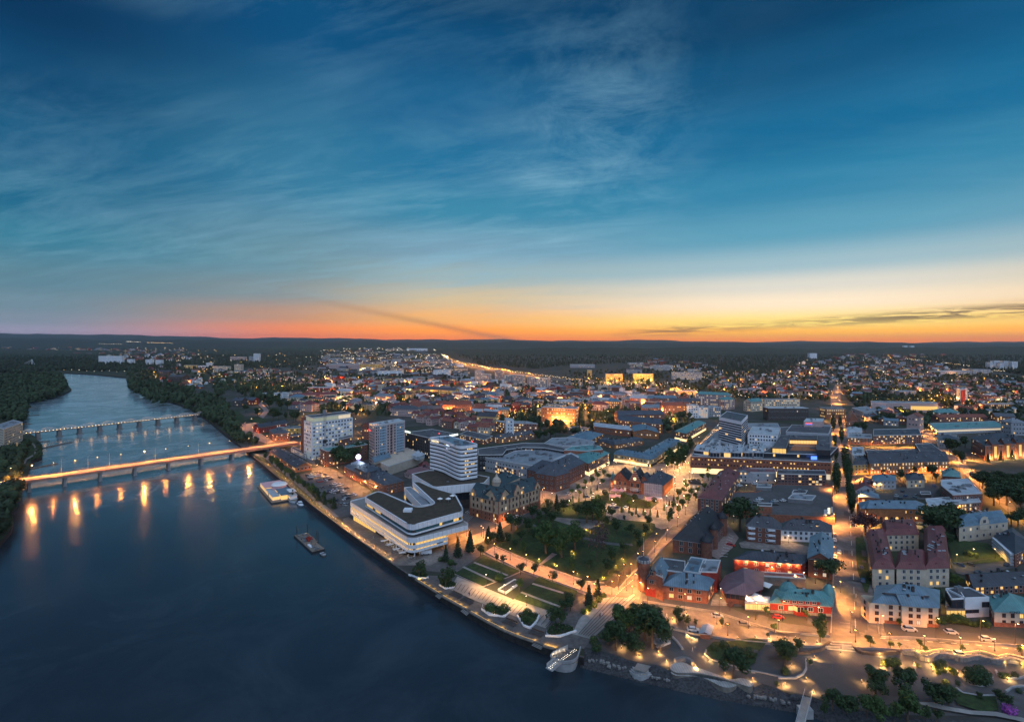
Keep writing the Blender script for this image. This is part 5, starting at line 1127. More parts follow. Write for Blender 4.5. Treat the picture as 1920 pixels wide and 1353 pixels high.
r,q,h=B('villa','large pale villa with blue-grey mansard roof and arched central gable','villa','d2','868,410 895,478 1238,440',588,roof='mansard',rh=1.6,rm='roofblue',wall='cream',st=2,sp=4.6,lit=.06,ind=True,frame='white',dorm=7,land='the pale mansard villa',maxd=16)
A_,B_,C_,D_=q;d=(C_-B_).normalized();n=Vector((d.y,-d.x));c=B_.lerp(C_,.5)+n*.3;mb=MB();arc=[(math.cos(t*PI/10)*3.4,h+.1+math.sin(t*PI/10)*4.2) for t in range(11)]
mb.poly([(c.x+d.x*a,c.y+d.y*a,z) for a,z in [(3.4,h-3)]+arc+[(-3.4,h-3)]],0)
for (a0,z0_),(a1,z1_) in zip(arc,arc[1:]):mb.quad((c.x+d.x*a0,c.y+d.y*a0,z0_),(c.x+d.x*a1,c.y+d.y*a1,z1_),(c.x+d.x*a1-n.x*3,c.y+d.y*a1-n.y*3,z1_),(c.x+d.x*a0-n.x*3,c.y+d.y*a0-n.y*3,z0_),1)
mb.build('arched_gable',['cream','roofblue'],r,org=tuple(r.location));inst('window',win_mesh(2,1.8,'white','pane_dark'),r,(c.x+n.x*.05-r.location[0],c.y+n.y*.05-r.location[1],h+1.6),math.atan2(-n.x,n.y))
r,q,h=B('balcony_block','apartment house with white balcony bands and black roof beside the villa garden','apartment building','d2','1145,540 1290,668 1420,600',765,roof='hip',rh=3.4,rm='roofdark',wall='brick',st=4,sp=3,lit=.1,frame='white',land='the balcony-banded block')
A_,B_,C_,D_=q;bq=[A_,B_];d=(B_-A_).normalized();n=Vector((d.y,-d.x))
for k in range(4):mb=MB();c=A_.lerp(B_,.5)+n*.7;mb.box((c.x,c.y,h/4*(k+.35)),((B_-A_).length*.9,1.4,1.0),(d.x,d.y,0));mb.build('balcony_band','white',r,org=tuple(r.location))
r,q,h=B('arcaded_hall','brick hall with round arches and pale teal roofs behind the courtyard block','hall','d2','190,310 205,348 672,352',440,roof='hip',rh=3.4,rm='roofblue',wall='brick_orange',st=2,sp=3.2,lit=.4,ind=True,litm=('pane_warm',),land='the arcaded brick hall',chim=2,maxd=16,cornice=False)
A_,B_,C_,D_=q;d=(C_-B_).normalized();n=Vector((d.y,-d.x));c=B_.lerp(C_,.36);wq=[c-d*11+n*1.2,c+d*11+n*1.2,c+d*11-n*8,c-d*11-n*8];walls(r,wq,0,h+.5,'brick_orange','central_wall');roof_over(r,wq,h+.5,'hip',3,'roofblue')
for k in range(7):
    c2=c+d*(k-3)*3.0+n*1.28;mb=MB();mb.poly([(c2.x+d.x*a_,c2.y+d.y*a_,z) for a_,z in [(-.9,.3),(.9,.3),(.9,2.4)]+[(.9*math.cos(t*PI/6),2.4+.9*math.sin(t*PI/6)) for t in range(1,6)]+[(-.9,2.4)]]);mb.build('arched_window','pane_warm' if k % 2 else 'pane_dark',r,org=tuple(r.location))
B('teal_wing','low pale-roofed wing with dark attic and row of lit windows beside the arcaded hall','building','d2','655,275 676,335 1050,305',395,roof='flat',rm='rooflight',wall='brick_dark',st=2,sp=2.0,lit=.6,units=7,litm=('pane_white','pane_warm'),maxd=18,land='the pale-roofed wing')
r,pts=PG('flat_wing','stepped block with very pale flat roofs between the yard and the tree-lined street','building','d2','765,150 960,140 1060,245 850,255 770,190',8,'brick_dark','rooflight',2,3,.1,9)
B('teal_gabled_house','house with crossed green gables at the corner of the tree-lined street','house','d2','775,85 780,118 905,128',170,roof='hip',rh=4,rm='roofteal',wall='brick_dark',st=1,lit=.1)
B('maroon_gable_house','gabled house with maroon roof next to the lit main street','house','d2','160,150 165,222 300,212',240,roof='gable',rh=3.4,rm='roofred',wall='greywall',st=1,lit=.0,maxd=26)
B('grey_villa','grey rendered villa with pale teal roof and small central gable','villa','d2','285,118 290,152 452,150',215,roof='hip',rh=2.6,rm='roofblue',wall='greywall',st=2,sp=3,lit=.1,ind=True,frame='white')
B('yard_villa','square cream villa with dark roof and glowing green-yellow entrance in the yard','villa','d2','515,110 528,148 652,145',208,roof='hip',rh=3,rm='roofdark',wall='cream',st=2,sp=3.2,lit=.4,ind=True,chim=2,land='the square yard villa',litm=('pane_yellow','pane_warm'))
B('yard_shed','low dark garage in the yard behind the arcaded hall','garage','d2','620,232 625,250 698,250',275,roof='flat',rm='felt',wall='darkwall',st=0,units=0)
B('teal_house','house with pale blue roof and corner spire behind the arcaded hall','house','d2','185,235 190,262 330,275',320,roof='hip',rh=3,rm='roofblue',wall='brick',st=1,lit=.2)
B('orange_brick_block','very long orange brick block with black roof and rows of bright windows','apartment building','d6','300,800 375,895 1165,875',1012,roof='gable',rh=6,rm='roofdark',wall='brick_orange',st=3,sp=2.7,lit=.75,ind=True,ww=1.1,wh=1.7,litm=('pane_white','pane_warm'),chim=2,land='the long orange brick block',maxd=22)
B('ochre_house','ochre street-corner house with bay balconies joined to the long orange block','apartment building','d6','230,850 208,912 378,905',1012,roof='mansard',rh=1,rm='roofdark',wall='ochre',st=3,sp=3,lit=.15,ind=True,dorm=5,maxd=30,land='the ochre corner house')
B('red_office','red brick office with twin dark roofs and lit attic floor','office building','d6','415,560 412,622 892,612',712,roof='flat',rm='roofdark',wall='brick',st=4,sp=2.5,lit=.4,ww=1.4,units=6,land='the twin-roofed red office',maxd=60)
r,q,h=B('sports_hall','wide hall with flat teal-grey roof and a bright strip of windows','hall','d6','975,500 1048,562 1745,535',610,roof='flat',rm='roofteal',wall='greywall',st=0,units=4,land='the wide teal-roofed hall');ribbon(r,q,h-3.0,h-.9,('trim','pane_white'),.9,1.6,litm='pane_white')
r,q,h=B('courthouse','grand dark brick courthouse with lit pilasters, gables and blue-black roof','courthouse','d6','1392,640 1532,722 1990,690',872,roof='hip',rh=7,rm='roofdark',wall='brick',st=3,sp=3.4,lit=.12,ind=True,chim=6,dorm=9,land='the grand brick courthouse',wh=2.2)
A_,B_,C_,D_=q;d=(C_-B_).normalized();n=Vector((d.y,-d.x));L=(C_-B_).length
for t in (.20,.47,.74):
    c=B_+d*L*t+n*.6;w_=4.4;gq=[c-d*w_,c+d*w_,c+d*w_-n*5,c-d*w_-n*5];walls(r,gq,0,h+1,'brick','bay');roof_over(r,[gq[1],gq[2],gq[3],gq[0]],h+1,'gable',4.5,'roofdark',wall='brick')
    ribbon(r,[c-d*1.5+n*.1,c+d*1.5+n*.1,c+d*1.5-n,c-d*1.5-n],2,h-1,('cream','pane_yellow'),.5,1.5,'tall_window',litm='pane_yellow')
    for e in (-1,1):
        p=c+d*e*(w_+.6)+n*1.2;l=bpy.data.lights.new('wall_uplight','POINT');l.energy=2600;l.color=(1,.58,.2);l.shadow_soft_size=.2;o=bpy.data.objects.new('wall_uplight',l);COL.objects.link(o);o.parent=r;o.location=(p.x-r.location[0],p.y-r.location[1],2.2)
B('grey_house','grey three storey house with white bays beside the bright forecourt','house','d6','1045,620 1062,662 1270,650',745,roof='hip',rh=3,rm='slate',wall='greywall',st=2,sp=3,lit=.3,frame='white')
PG('store_roof','low flat-roofed shops filling the yard behind the long orange block','shop building','d6','330,765 540,770 860,760 880,810 700,830 380,830',8,'brick_dark','felt',1,3,.1,14)
PG('roof_terrace_block','low block with pale roof box at the street end of the long orange block','building','d6','830,705 990,700 1130,800 1040,830 900,815',10,'darkwall','felt',2,3,.1,4)
B('white_gable_house','bright white house with blue-white roof beside the lit main street','house','d6','150,540 148,585 300,590',640,roof='hip',rh=3,rm='rooflight',wall='white',st=2,lit=.1)
B('brick_block','brick block with flat terraces next to the twin-roofed red office','building','d6','170,600 165,640 400,650',705,roof='flat',rm='roofgrey',wall='brick_orange',st=3,sp=3,lit=.2)
B('maroon_church_hall','steep maroon gabled hall at the head of the main street','hall','d6','140,440 150,485 265,470',530,roof='gable',rh=10,rm='roofred',wall='brick',st=1,lit=.2,land='the steep maroon hall')
B('white_roofs','street house with rounded white roofs beside the ochre corner house','building','d6','190,700 205,820 330,815',905,roof='flat',rm='rooflight',wall='greywall',st=3,sp=3,lit=.2,units=9,maxd=40)
r,q,h=B('long_arena','long white sports arena with lit sign and glass band','arena','d6','388,275 392,290 1055,300',385,roof='flat',rm='roofgrey',wall='pink',st=0,units=5,land='the long white arena',maxd=60);ribbon(r,[q[1]+(q[2]-q[1])*.6,q[2]-(q[2]-q[1])*.05,q[2],q[1]+(q[2]-q[1])*.6+Vector((0,4))],h*.3,h*.7,('trim','pane_warm'),.9,2.4,litm='pane_yellow');text(r,'ARENA','d6','528,305','560,306',h-4,3,'sign_white')
B('curved_hall','pale industrial hall with ribbed grey roof in front of the long arena','hall','d6','200,345 310,385 460,365',440,roof='flat',rm='roofgrey',wall='greywall',st=0,units=4)
r,q,h=B('red_white_tower','slim apartment tower with red balcony front and white sides','tower','d6','1242,150 1280,165 1355,150',322,roof='flat',rm='rooflight',wall='white',st=11,sp=2.6,lit=.1,land='the red and white tower',maxd=40)
mb=MB();A_,B_,C_,D_=q;d=(C_-B_).normalized();n=Vector((d.y,-d.x));c=B_.lerp(C_,.38)+n*.3;mb.box((c.x,c.y,h/2),((C_-B_).length*.55,.6,h-2),(d.x,d.y,0));mb.build('red_front',mat('redpaint',(.5,.02,.02),.7,.1),r,org=tuple(r.location))
# left side of the river
B('slab_apartments','tall pale apartment slab with balconies on the far bank, cut by the frame','apartment building','f5','-400,170 50,300 290,215',640,roof='flat',rm='roofgrey',wall='cream',st=10,sp=3.0,lit=.08,units=5,maxd=30,land='the riverbank apartment slab',litm=('pane_yellow',))
# the old quarter near the bridge head
B('red_riverside_house','dark red long house with black roof by the curved road','house','c2','285,705 345,725 560,690',770,roof='gable',rh=3,rm='roofdark',wall='redwood',st=2,lit=.1,maxd=20,land='the dark red long house')
B('school_building','brick school wing with dark roof and lamp-lit walls by the bridge road','school','c2','410,735 450,770 575,765',832,roof='hip',rh=4,rm='slate',wall='brick',st=2,lit=.2,maxd=26,land='the brick school wing')
B('lit_school_range','two storey range with rows of glowing windows behind the brick school wing','school','c2','470,700 480,735 655,728',790,roof='flat',rm='felt',wall='ochre',st=2,lit=.8,maxd=12,litm=('pane_warm','pane_white'))
B('quay_shed','long dark-roofed quayside shed with orange-lit brick wall','shed','e4','300,45 715,305 970,262',385,roof='gable',rh=2.6,rm='roofdark',wall='brick_orange',st=1,sp=3,lit=.2,ww=1.6,land='the quayside shed',chim=0)
B('bus_garage','low brick workshop beside the bridge road','building','c2','570,770 575,792 655,782',805,roof='flat',rm='felt',wall='brick_dark',st=1,lit=.3,units=1)
r,q,h=B('white_low_wing','white three storey wing with dark windows below the white gridded tower','building','e4','640,0 870,115 905,90',175,roof='flat',rm='felt',wall='whitepanel',st=2,sp=2.4,lit=.2,units=1)
B('wooden_hut','small red hut in the middle of the car park','hut','e4','1040,500 1060,515 1150,505',545,roof='hip',rh=1.2,rm='slate',wall='redwood',st=0,chim=0,maxd=8)
B('tiled_cottage','beige cottage with maroon roof behind the windowless beige block','house','e2','360,735 420,780 600,745',810,roof='hip',rh=4,rm='roofred',wall='pink',st=1,lit=.2,chim=2,maxd=16)
B('pink_cottage','pinkish gabled house beside the cultural centre podium','house','e2','90,895 190,930 560,830',1010,roof='gable',rh=3,rm='roofmaroon',wall='pink',st=1,lit=.1,maxd=10)
# kiosks and huts at the front
B('kiosk','small brick kiosk with ribbed metal roof near the waterfront road','kiosk','d3','1215,400 1190,462 1270,470',508,roof='gable',rh=.7,rm='rooflight',wall='brick_dark',st=0,chim=0,maxd=7,land='the ribbed-roof kiosk')
B('striped_kiosk','low dark kiosk with striped metal roof under the willows','kiosk','d3','800,540 870,578 950,545',612,roof='flat',rm='roofgrey',wall='darkwall',st=0,units=3,land='the striped dark kiosk')
B('park_kiosk','square park pavilion with brown pyramid roof beside the red-roofed office','pavilion','d1','545,165 560,195 650,200',240,roof='hip',rh=2.2,rm='sedum',wall='cream',st=1,lit=.6,chim=0,maxd=14)
# ---------------------------------------------------------------- trees
def leafball(mb,c,rx,ry,rz,n,s,rr,mi=0,lobes=6,fill=.35):
    lb=[(Vector((rr.gauss(0,1),rr.gauss(0,1),rr.gauss(0,.8))).normalized(),rr.uniform(.45,.7)) for _ in range(lobes)]
    for i in range(n):
        d=Vector((rr.gauss(0,1),rr.gauss(0,1),rr.gauss(0,1))).normalized();r=rr.uniform(fill,1.0) ** .5
        bump=.72+.34*max(0,max(d.dot(l)*w+(1-w)*.4 for l,w in lb))+rr.uniform(-.08,.08)
        p=Vector((c[0]+d.x*rx*r*bump,c[1]+d.y*ry*r*bump,c[2]+d.z*rz*r*bump))
        nrm=(d+Vector((rr.uniform(-.8,.8),rr.uniform(-.8,.8),rr.uniform(-.4,.9)))).normalized()
        t=nrm.cross(Vector((rr.uniform(-1,1),rr.uniform(-1,1),rr.uniform(-1,1)))).normalized();b=nrm.cross(t);k=s*rr.uniform(.6,1.25)
        mb.quad(p-t*k,p-b*k*.7,p+t*k,p+b*k*.7,mi)
def trunk(mb,h,r,rr,limbs=5,top=None):
    top=top or h*.75;prev=Vector((0,0,0));pr=r
    for k in range(1,5):
        p=Vector((rr.uniform(-.12,.12)*k*.5,rr.uniform(-.12,.12)*k*.5,top*k/4));rad=r*(1-.2*k)
        a,b=prev,p;n=6
        for i in range(n):
            c0,s0,c1,s1=math.cos(2*PI*i/n),math.sin(2*PI*i/n),math.cos(2*PI*(i+1)/n),math.sin(2*PI*(i+1)/n)
            mb.quad((a.x+c0*pr,a.y+s0*pr,a.z),(a.x+c1*pr,a.y+s1*pr,a.z),(b.x+c1*rad,b.y+s1*rad,b.z),(b.x+c0*rad,b.y+s0*rad,b.z))
        prev,pr=p,rad
        if k>1:
            for _ in range(limbs // 2):an=rr.uniform(0,2*PI);mb.bar(p,p+Vector((math.cos(an)*h*.18,math.sin(an)*h*.18,h*.16)),rad*.6)
def tree_proto(kind,leaf,seed):
    rr=random.Random(seed);cr=MB();tr=MB()
    def clump(n,rx,rz,zc,r0,r1,k,s):
        for _ in range(n):
            d=Vector((rr.gauss(0,1),rr.gauss(0,1),rr.gauss(0,1))).normalized();f_=rr.uniform(.35,1.0);r=rr.uniform(r0,r1);leafball(cr,(d.x*rx*f_,d.y*rx*f_,zc+d.z*rz*f_),r,r,r*.8,k,s,rr,lobes=3,fill=.25)
    if kind=='round':clump(11,2.1,2.0,5.0,1.1,1.7,75,.30);trunk(tr,8,.22,rr)
    elif kind=='wide':clump(19,3.3,2.0,5.2,1.2,2.0,80,.32);trunk(tr,8,.32,rr)
    elif kind=='tall':clump(20,1.9,2.9,4.4,1.1,1.7,85,.28);trunk(tr,8,.3,rr)
    elif kind=='birch':
        for k in range(7):z=2.2+k*.85;w=2.0*math.sin(PI*(k+1.4)/9.2);leafball(cr,(rr.uniform(-.5,.5),rr.uniform(-.5,.5),z),w,w,.95,120,.28,rr,lobes=4)
        trunk(tr,8,.14,rr)
    elif kind=='willow':
        for k in range(11):a=rr.uniform(0,2*PI);d=rr.uniform(.3,2.4);leafball(cr,(math.cos(a)*d,math.sin(a)*d,rr.uniform(3.2,6.6)-d*.3),1.6,1.6,1.5,130,.33,rr,lobes=4)
        trunk(tr,8,.3,rr)
    elif kind=='poplar':leafball(cr,(0,0,4.3),1.05,1.05,3.9,700,.24,rr,lobes=7);trunk(tr,8,.14,rr)
    elif kind=='conifer':
        for k in range(12):z=.9+k*.6;w=2.0*(1-k/12.5)+.12;leafball(cr,(0,0,z),w,w,.42,int(30+60*w),.26,rr,lobes=6,fill=.15)
        trunk(tr,8,.16,rr,0)
    elif kind=='cone':
        for k in range(10):z=.7+k*.72;w=1.75*(1-k/10.3)+.08;leafball(cr,(0,0,z),w,w,.5,int(40+60*w),.2,rr,lobes=2,fill=.6)
        trunk(tr,1.4,.2,rr,0)
    elif kind=='ball':leafball(cr,(0,0,4.6),3.5,3.5,3.3,900,.34,rr,lobes=0 or 1,fill=.75);trunk(tr,3,.3,rr,0)
    elif kind=='bush':leafball(cr,(0,0,3.4),5.0,4.6,4.2,420,.62,rr,lobes=8);trunk(tr,4,.2,rr)
    elif kind=='bare':leafball(cr,(0,0,5.2),2.7,2.7,3.4,330,.2,rr,lobes=9);trunk(tr,8,.16,rr,9)
    return mesh_of(cr,'crown',leaf),mesh_of(tr,'trunk','bark')
def proto(kind,leaf,v):return shared(('tree',kind,leaf,v),lambda:tree_proto(kind,leaf,(sum(map(ord,kind+leaf))*7+v)))
TW={('tall','leaf_a'):'great full-crowned green park tree',('round','leaf_a'):'round leafy green tree',('round','leaf_b'):'dark round leafy tree',('round','leaf_c'):'light yellow-green lamplit tree',('round','leaf_r'):'small copper-leaved tree',
      ('wide','leaf_a'):'broad full-crowned green tree',('wide','leaf_b'):'broad dark full-crowned tree',('wide','leaf_r'):'broad purple-brown tree',('birch','leaf_a'):'slender loose-leaved birch',('birch','leaf_b'):'slender dark birch',
      ('birch','leaf_c'):'slender lamplit street tree',('willow','leaf_a'):'billowing grey-green willow',('willow','leaf_b'):'billowing dark willow',('poplar','leaf_b'):'tall narrow poplar',('poplar','leaf_a'):'narrow columnar tree',
      ('conifer','leaf_d'):'pointed dark conifer',('cone','leaf_d'):'clipped dark cone tree',('cone','leaf_c'):'clipped lamplit cone tree',('ball','leaf_d'):'clipped dark globe tree',('ball','leaf_c'):'clipped lamplit globe tree',
      ('bush','leaf_b'):'low dark shrub',('bush','leaf_a'):'low green shrub',('bush','leaf_c'):'low lamplit shrub',('bare','leaf_r'):'tall larch with thin reddish twigs',('bush','leaf_p'):'violet flowering shrub'}
NT_=[0]
def tree(kind,leaf,x,y,hm,group):
    cm,tm=proto(kind,leaf,NT_[0] % 3);NT_[0] += 1
    name={'cone':'topiary_tree','ball':'topiary_tree','bush':'shrub','conifer':'conifer','poplar':'poplar','birch':'birch','willow':'willow','bare':'larch'}.get(kind,'tree')
    o=bpy.data.objects.new(name,None);COL.objects.link(o);o.location=(x,y,0);s=hm/8.2;rr=R
    o.rotation_euler=(0,0,rr.uniform(0,6.28));o.scale=(s*rr.uniform(.92,1.08),s*rr.uniform(.92,1.08),s)
    c=bpy.data.objects.new('crown',cm);t=bpy.data.objects.new('trunk',tm)
    for q in (c,t):COL.objects.link(q);q.parent=o
    auto(o,TW[(kind,leaf)],'shrub' if kind=='bush' else 'tree',group,(x,y));return o
def trees(kind,leaf,crop,s,group='trees in the park and streets'):
    x0,y0,k=CR[crop]
    for w in s.split():
        a,b,h=(float(v) for v in w.split(','));p=P(x0+a/k,y0+b/k);tree(kind,leaf,p.x,p.y,h/k*p.y/F*R.uniform(.98,1.12)*(1.16 if kind in ('round','wide','tall') else 1.04),group)
g1='trees of the park'
trees('conifer','leaf_d','c4','85,1020,150 310,930,125 215,960,105 735,690,105',g1)
trees('round','leaf_b','c4','165,1045,78 262,955,85 370,970,100 395,860,120 440,850,112 520,880,112 465,940,95 550,780,125 600,805,100 655,770,110 680,710,90 790,720,95 820,690,70 1430,830,85 1340,960,110 1245,1040,110 1120,1190,125 960,700,60 1000,690,80',g1)
trees('round','leaf_b','c4','700,820,110 560,940,100 620,900,110 930,960,120 1180,880,110 1280,900,100 1360,1010,100 1150,1100,115 980,1150,90 740,740,90 880,740,80 1100,840,90 430,1000,80 1400,900,90',g1)
trees('tall','leaf_a','c4','652,1035,225 770,1065,235 872,1010,210 1050,805,165',g1)
trees('wide','leaf_b','c4','960,805,160 1005,790,140',g1)
trees('birch','leaf_a','c4','850,1165,115 490,1035,95 1590,785,95 1575,800,70',g1)
trees('bare','leaf_r','c4','1040,1095,285 1075,1010,180',g1)
trees('round','leaf_b','c4','1150,775,105 1240,790,48 1300,760,42 1352,770,36 1395,760,40',g1)
trees('round','leaf_b','c5','853,320,72 985,405,105 1090,410,105 1237,465,85 1458,535,110','trees along the pink promenade')
trees('round','leaf_b','c5','675,250,70 800,300,60 475,350,50 1350,620,80 1375,690,120 1330,700,110 1260,790,150 1225,800,110 1310,810,110',g1)
trees('conifer','leaf_d','c5','400,305,120 495,270,150 590,230,160 825,150,150 735,140,110',g1)
trees('round','leaf_b','c5','190,430,130 230,430,80 400,510,150 440,480,110 370,500,80','trees on the quay')
trees('bush','leaf_a','c5','745,690,70 860,700,70 1040,720,60 1060,780,60 1020,770,50 820,455,70 440,330,50 360,300,40 1560,940,60','shrubs of the quay beds')
trees('conifer','leaf_d','c5','1520,650,150 1590,590,160 ',g1)
trees('round','leaf_c','c5','975,540,100','trees on the quay');trees('bush','leaf_c','c5','1480,710,45 1520,690,50 1560,660,55 1600,620,50 1635,585,40','hedge shrubs beside the white plaza')
g2='clipped trees by the town hall'
trees('cone','leaf_d','c4','992,585,50 1040,555,45 1280,727,62 1332,737,62 1492,759,62 1580,672,46 1614,638,46',g2)
trees('cone','leaf_c','c4','855,652,58 902,657,58 938,614,50 950,672,55 997,657,50 1225,722,66 1387,742,60 1437,747,60 1541,709,55',g2)
trees('ball','leaf_d','c4','1097,605,52 1320,637,58 1468,660,58',g2);trees('ball','leaf_c','c4','1047,637,52 1243,622,54 1190,662,62 1275,672,60 1428,692,60',g2)
g3='small trees on the square'
trees('round','leaf_c','c4','850,592,52 895,562,52 907,602,50 950,532,60 1000,512,58 1040,482,60 1082,522,55 1090,452,52 1110,392,42 1128,482,50 1030,445,45 940,565,45 1060,420,40',g3)
trees('round','leaf_c','c4','1650,602,60 1690,590,58 1722,642,62 1745,602,60 1682,682,62 1650,742,66 1700,522,50 1800,522,55 1842,562,60 1872,482,55 1790,582,58 1640,650,50 1610,700,60',g3)
trees('round','leaf_a','d1','700,120,60 720,90,50 655,170,60 600,330,60 545,350,60 500,390,60 470,410,50 470,300,60 530,240,55',g3)
trees('birch','leaf_a','c4','1560,392,125 1600,382,125 1640,392,130 1680,372,125 1705,325,110 1740,262,100 1580,330,90 1660,300,100','street trees before the mall')
trees('round','leaf_b','c4','600,190,80 640,185,95 690,175,105 725,155,90 580,165,60 760,130,60','street trees before the mall')
g4='trees along the main street'
trees('poplar','leaf_b','d1','1705,255,205 1780,120,140 1800,215,150 1828,425,210 1805,330,190',g4)
trees('poplar','leaf_b','d5','1605,1170,280 1690,960,270 1730,1100,250 1600,860,150 1590,730,150 1575,560,150 1640,540,130 1655,680,150',g4)
trees('poplar','leaf_b','d2','35,232,190 95,140,130 115,215,120 135,385,200',g4)
trees('wide','leaf_b','d1','950,570,235 1640,958,190',g4);trees('wide','leaf_r','d2','235,535,150',g4)
trees('round','leaf_r','d1','870,1190,68','young trees on the waterfront road');trees('round','leaf_a','d1','1160,1232,75 1470,1262,72','young trees on the waterfront road');trees('birch','leaf_a','d4','325,515,225','young trees on the waterfront road')
trees('round','leaf_b','d3','1370,412,76 1412,427,52','young trees on the waterfront road');trees('round','leaf_a','d3','1800,457,70 1745,507,42','young trees on the waterfront road')
trees('round','leaf_a','d4','717,562,92 875,562,62 947,562,46 1108,572,78 1150,602,62 1440,592,58 1900,622,86 940,387,60 1260,412,90 1600,404,60','young trees on the waterfront road')
g5='trees of the riverside park'
trees('willow','leaf_a','d3','530,460,215 610,450,190 685,440,220 470,520,150',g5);trees('willow','leaf_b','d3','500,605,250 430,560,190 800,585,340 740,520,200 670,645,200',g5)
trees('round','leaf_b','d3','995,375,125 1075,405,95 1025,390,80 1150,412,60',g5);trees('bush','leaf_b','d3','340,610,85 1380,590,70 1300,610,55 1590,660,85 1530,640,60 1820,892,42',g5)
trees('willow','leaf_b','d3','1462,840,260',g5);trees('wide','leaf_b','d3','1890,735,190',g5);trees('bush','leaf_b','d3','1885,800,60',g5)
trees('wide','leaf_b','d4','70,650,150 30,640,120',g5);trees('round','leaf_b','d4','165,600,110 240,702,62 60,770,60',g5)
trees('willow','leaf_b','d4','760,930,215 1000,935,215 1245,1005,205 1330,1000,160 420,1050,160 530,1070,165 1570,960,60',g5);trees('willow','leaf_a','d4','690,1105,195 1010,1135,235 800,1130,180',g5)
trees('round','leaf_b','d4','1150,1145,130 900,1140,120 350,1100,120 600,1090,130 1240,1140,110 1400,880,62 1740,1000,110 1780,1040,120 1700,950,70',g5)
trees('bush','leaf_b','d4','1560,840,110 1600,835,100 1520,830,100 1500,790,90 1580,780,90 1620,790,70 1850,790,45 1240,720,60 1280,700,55 1880,910,40',g5)
trees('bush','leaf_c','d4','880,700,62 920,690,60 830,700,55 1095,712,34 1250,765,40 1370,765,50 1340,740,40 1290,750,40 1750,795,50 1790,790,40 1310,850,50 1360,900,40 1030,745,40',g5)
trees('bush','leaf_p','d4','1808,1080,85',g5)
g6='trees of the eastern blocks'
trees('round','leaf_b','d2','480,155,85 705,145,110 735,155,60 595,112,58 360,110,42 230,108,30',g6)
trees('wide','leaf_b','d2','770,575,240 825,505,175 865,525,150 730,540,150 700,600,110 800,640,110',g6);trees('bush','leaf_b','d2','300,868,90 340,870,80 430,862,70 780,850,80 810,860,80 960,690,50 1010,700,40 760,1010,60 740,960,60',g6)
trees('round','leaf_c','d2','870,895,75 905,890,60 850,900,60',g6);trees('bush','leaf_a','d2','830,1150,60 870,1155,70 910,1155,65 765,1160,60 955,1170,50 1000,1180,40 1050,1180,50 1090,1185,50','hedge shrubs of the cube house')
trees('wide','leaf_b','d2','1060,170,75 1120,190,85 1180,160,70 1240,185,75 1300,170,70 1100,250,130 1170,290,150 1230,330,150 1290,300,140 1340,250,140 1060,210,110 1330,370,150 1140,330,120 1350,160,60','trees of the eastern wood')
trees('round','leaf_b','d2','1262,475,110 1312,465,125','trees of the eastern wood')
trees('round','leaf_b','d6','1180,810,160 1230,800,150 1160,760,110 1330,740,110 1310,700,80 1250,870,120 1300,900,120',g6);trees('conifer','leaf_d','d6','465,375,75 1690,880,110 1800,870,100 1560,890,90',g6)
trees('round','leaf_b','d6','230,600,120 330,590,110 290,570,90 550,500,80 600,500,85 510,500,70 420,500,80 690,420,90 740,480,110 790,510,90 860,540,90 770,420,60 650,400,70 940,460,70 980,450,80 1010,440,80',g6)
# riverside row
for i in range(22):
    t=i/21;x,y=(245+(1300-245)*t,190+(965-190)*t+25*math.sin(t*3));q=px('e4','%f,%f' % (x,y))[0];p=P(*q)
    kd,lf=('conifer','leaf_d') if i >= 16 and i % 2 else [('round','leaf_b'),('birch','leaf_b'),('birch','leaf_a'),('round','leaf_c')][i % 4]
    tree(kd,lf,p.x+R.uniform(-1,1),p.y+R.uniform(-1,1),R.uniform(6.5,9.5),'trees of the riverside row')
trees('wide','leaf_b','c2','940,1010,130 985,1040,120 1040,990,120 1090,960,110 1150,940,100 930,960,110','dark trees behind the long brick warehouse')
trees('round','leaf_b','c2','245,610,60 330,650,75 450,680,100 490,670,80 430,640,60 545,670,60 600,690,90 620,680,80 510,600,90 560,600,80 420,590,90 780,590,60 900,600,60 470,560,80','trees of the bridge-head park')
# ---------------------------------------------------------------- woods that read as one mass
def low_tree(kind,rr):
    v=[];f=[]
    def q(a,b,c,d):n=len(v);v.extend([a,b,c,d]);f.append((n,n+1,n+2,n+3))
    if kind=='con':
        for k in range(4):
            z=.10+k*.22;w=.27*(1-k/4.6);n0=len(v)
            for i in range(6):a=i*PI/3+k*.5;s=w*rr.uniform(.75,1.2);v.append((math.cos(a)*s,math.sin(a)*s,z+rr.uniform(-.03,.03)))
            v.append((0,0,z+.34))
            for i in range(6):f.append((n0+i,n0+(i+1) % 6,n0+6,n0+6))
    else:
        m=MB();leafball(m,(0,0,.58),.40,.40,.42,46,.13,rr,lobes=6);v=m.v;f=m.f
        n0=len(v);c=5
        for k,(rad,z) in enumerate(((.20,.30),(.33,.55),(.22,.82))):
            for i in range(c):a=i*2*PI/c+k;v.append((math.cos(a)*rad*rr.uniform(.8,1.15),math.sin(a)*rad*rr.uniform(.8,1.15),z))
        for k in range(2):
            for i in range(c):f.append((n0+k*c+i,n0+k*c+(i+1) % c,n0+(k+1)*c+(i+1) % c,n0+(k+1)*c+i))
        v.append((0,0,.95));
        for i in range(c):f.append((n0+2*c+i,n0+2*c+(i+1) % c,len(v)-1,len(v)-1))
    return np.array(v,dtype=np.float32),np.array(f,dtype=np.int32)
LOW={'con':[low_tree('con',random.Random(i)) for i in range(3)],'dec':[low_tree('dec',random.Random(i+9)) for i in range(4)]}
def inpoly(p,poly):
    x,y=p[0],p[1];c=False;j=len(poly)-1
    for i in range(len(poly)):
        if (poly[i][1]>y) != (poly[j][1]>y) and x<(poly[j][0]-poly[i][0])*(y-poly[i][1])/(poly[j][1]-poly[i][1])+poly[i][0]:c=not c
        j=i
    return c
GRID={}
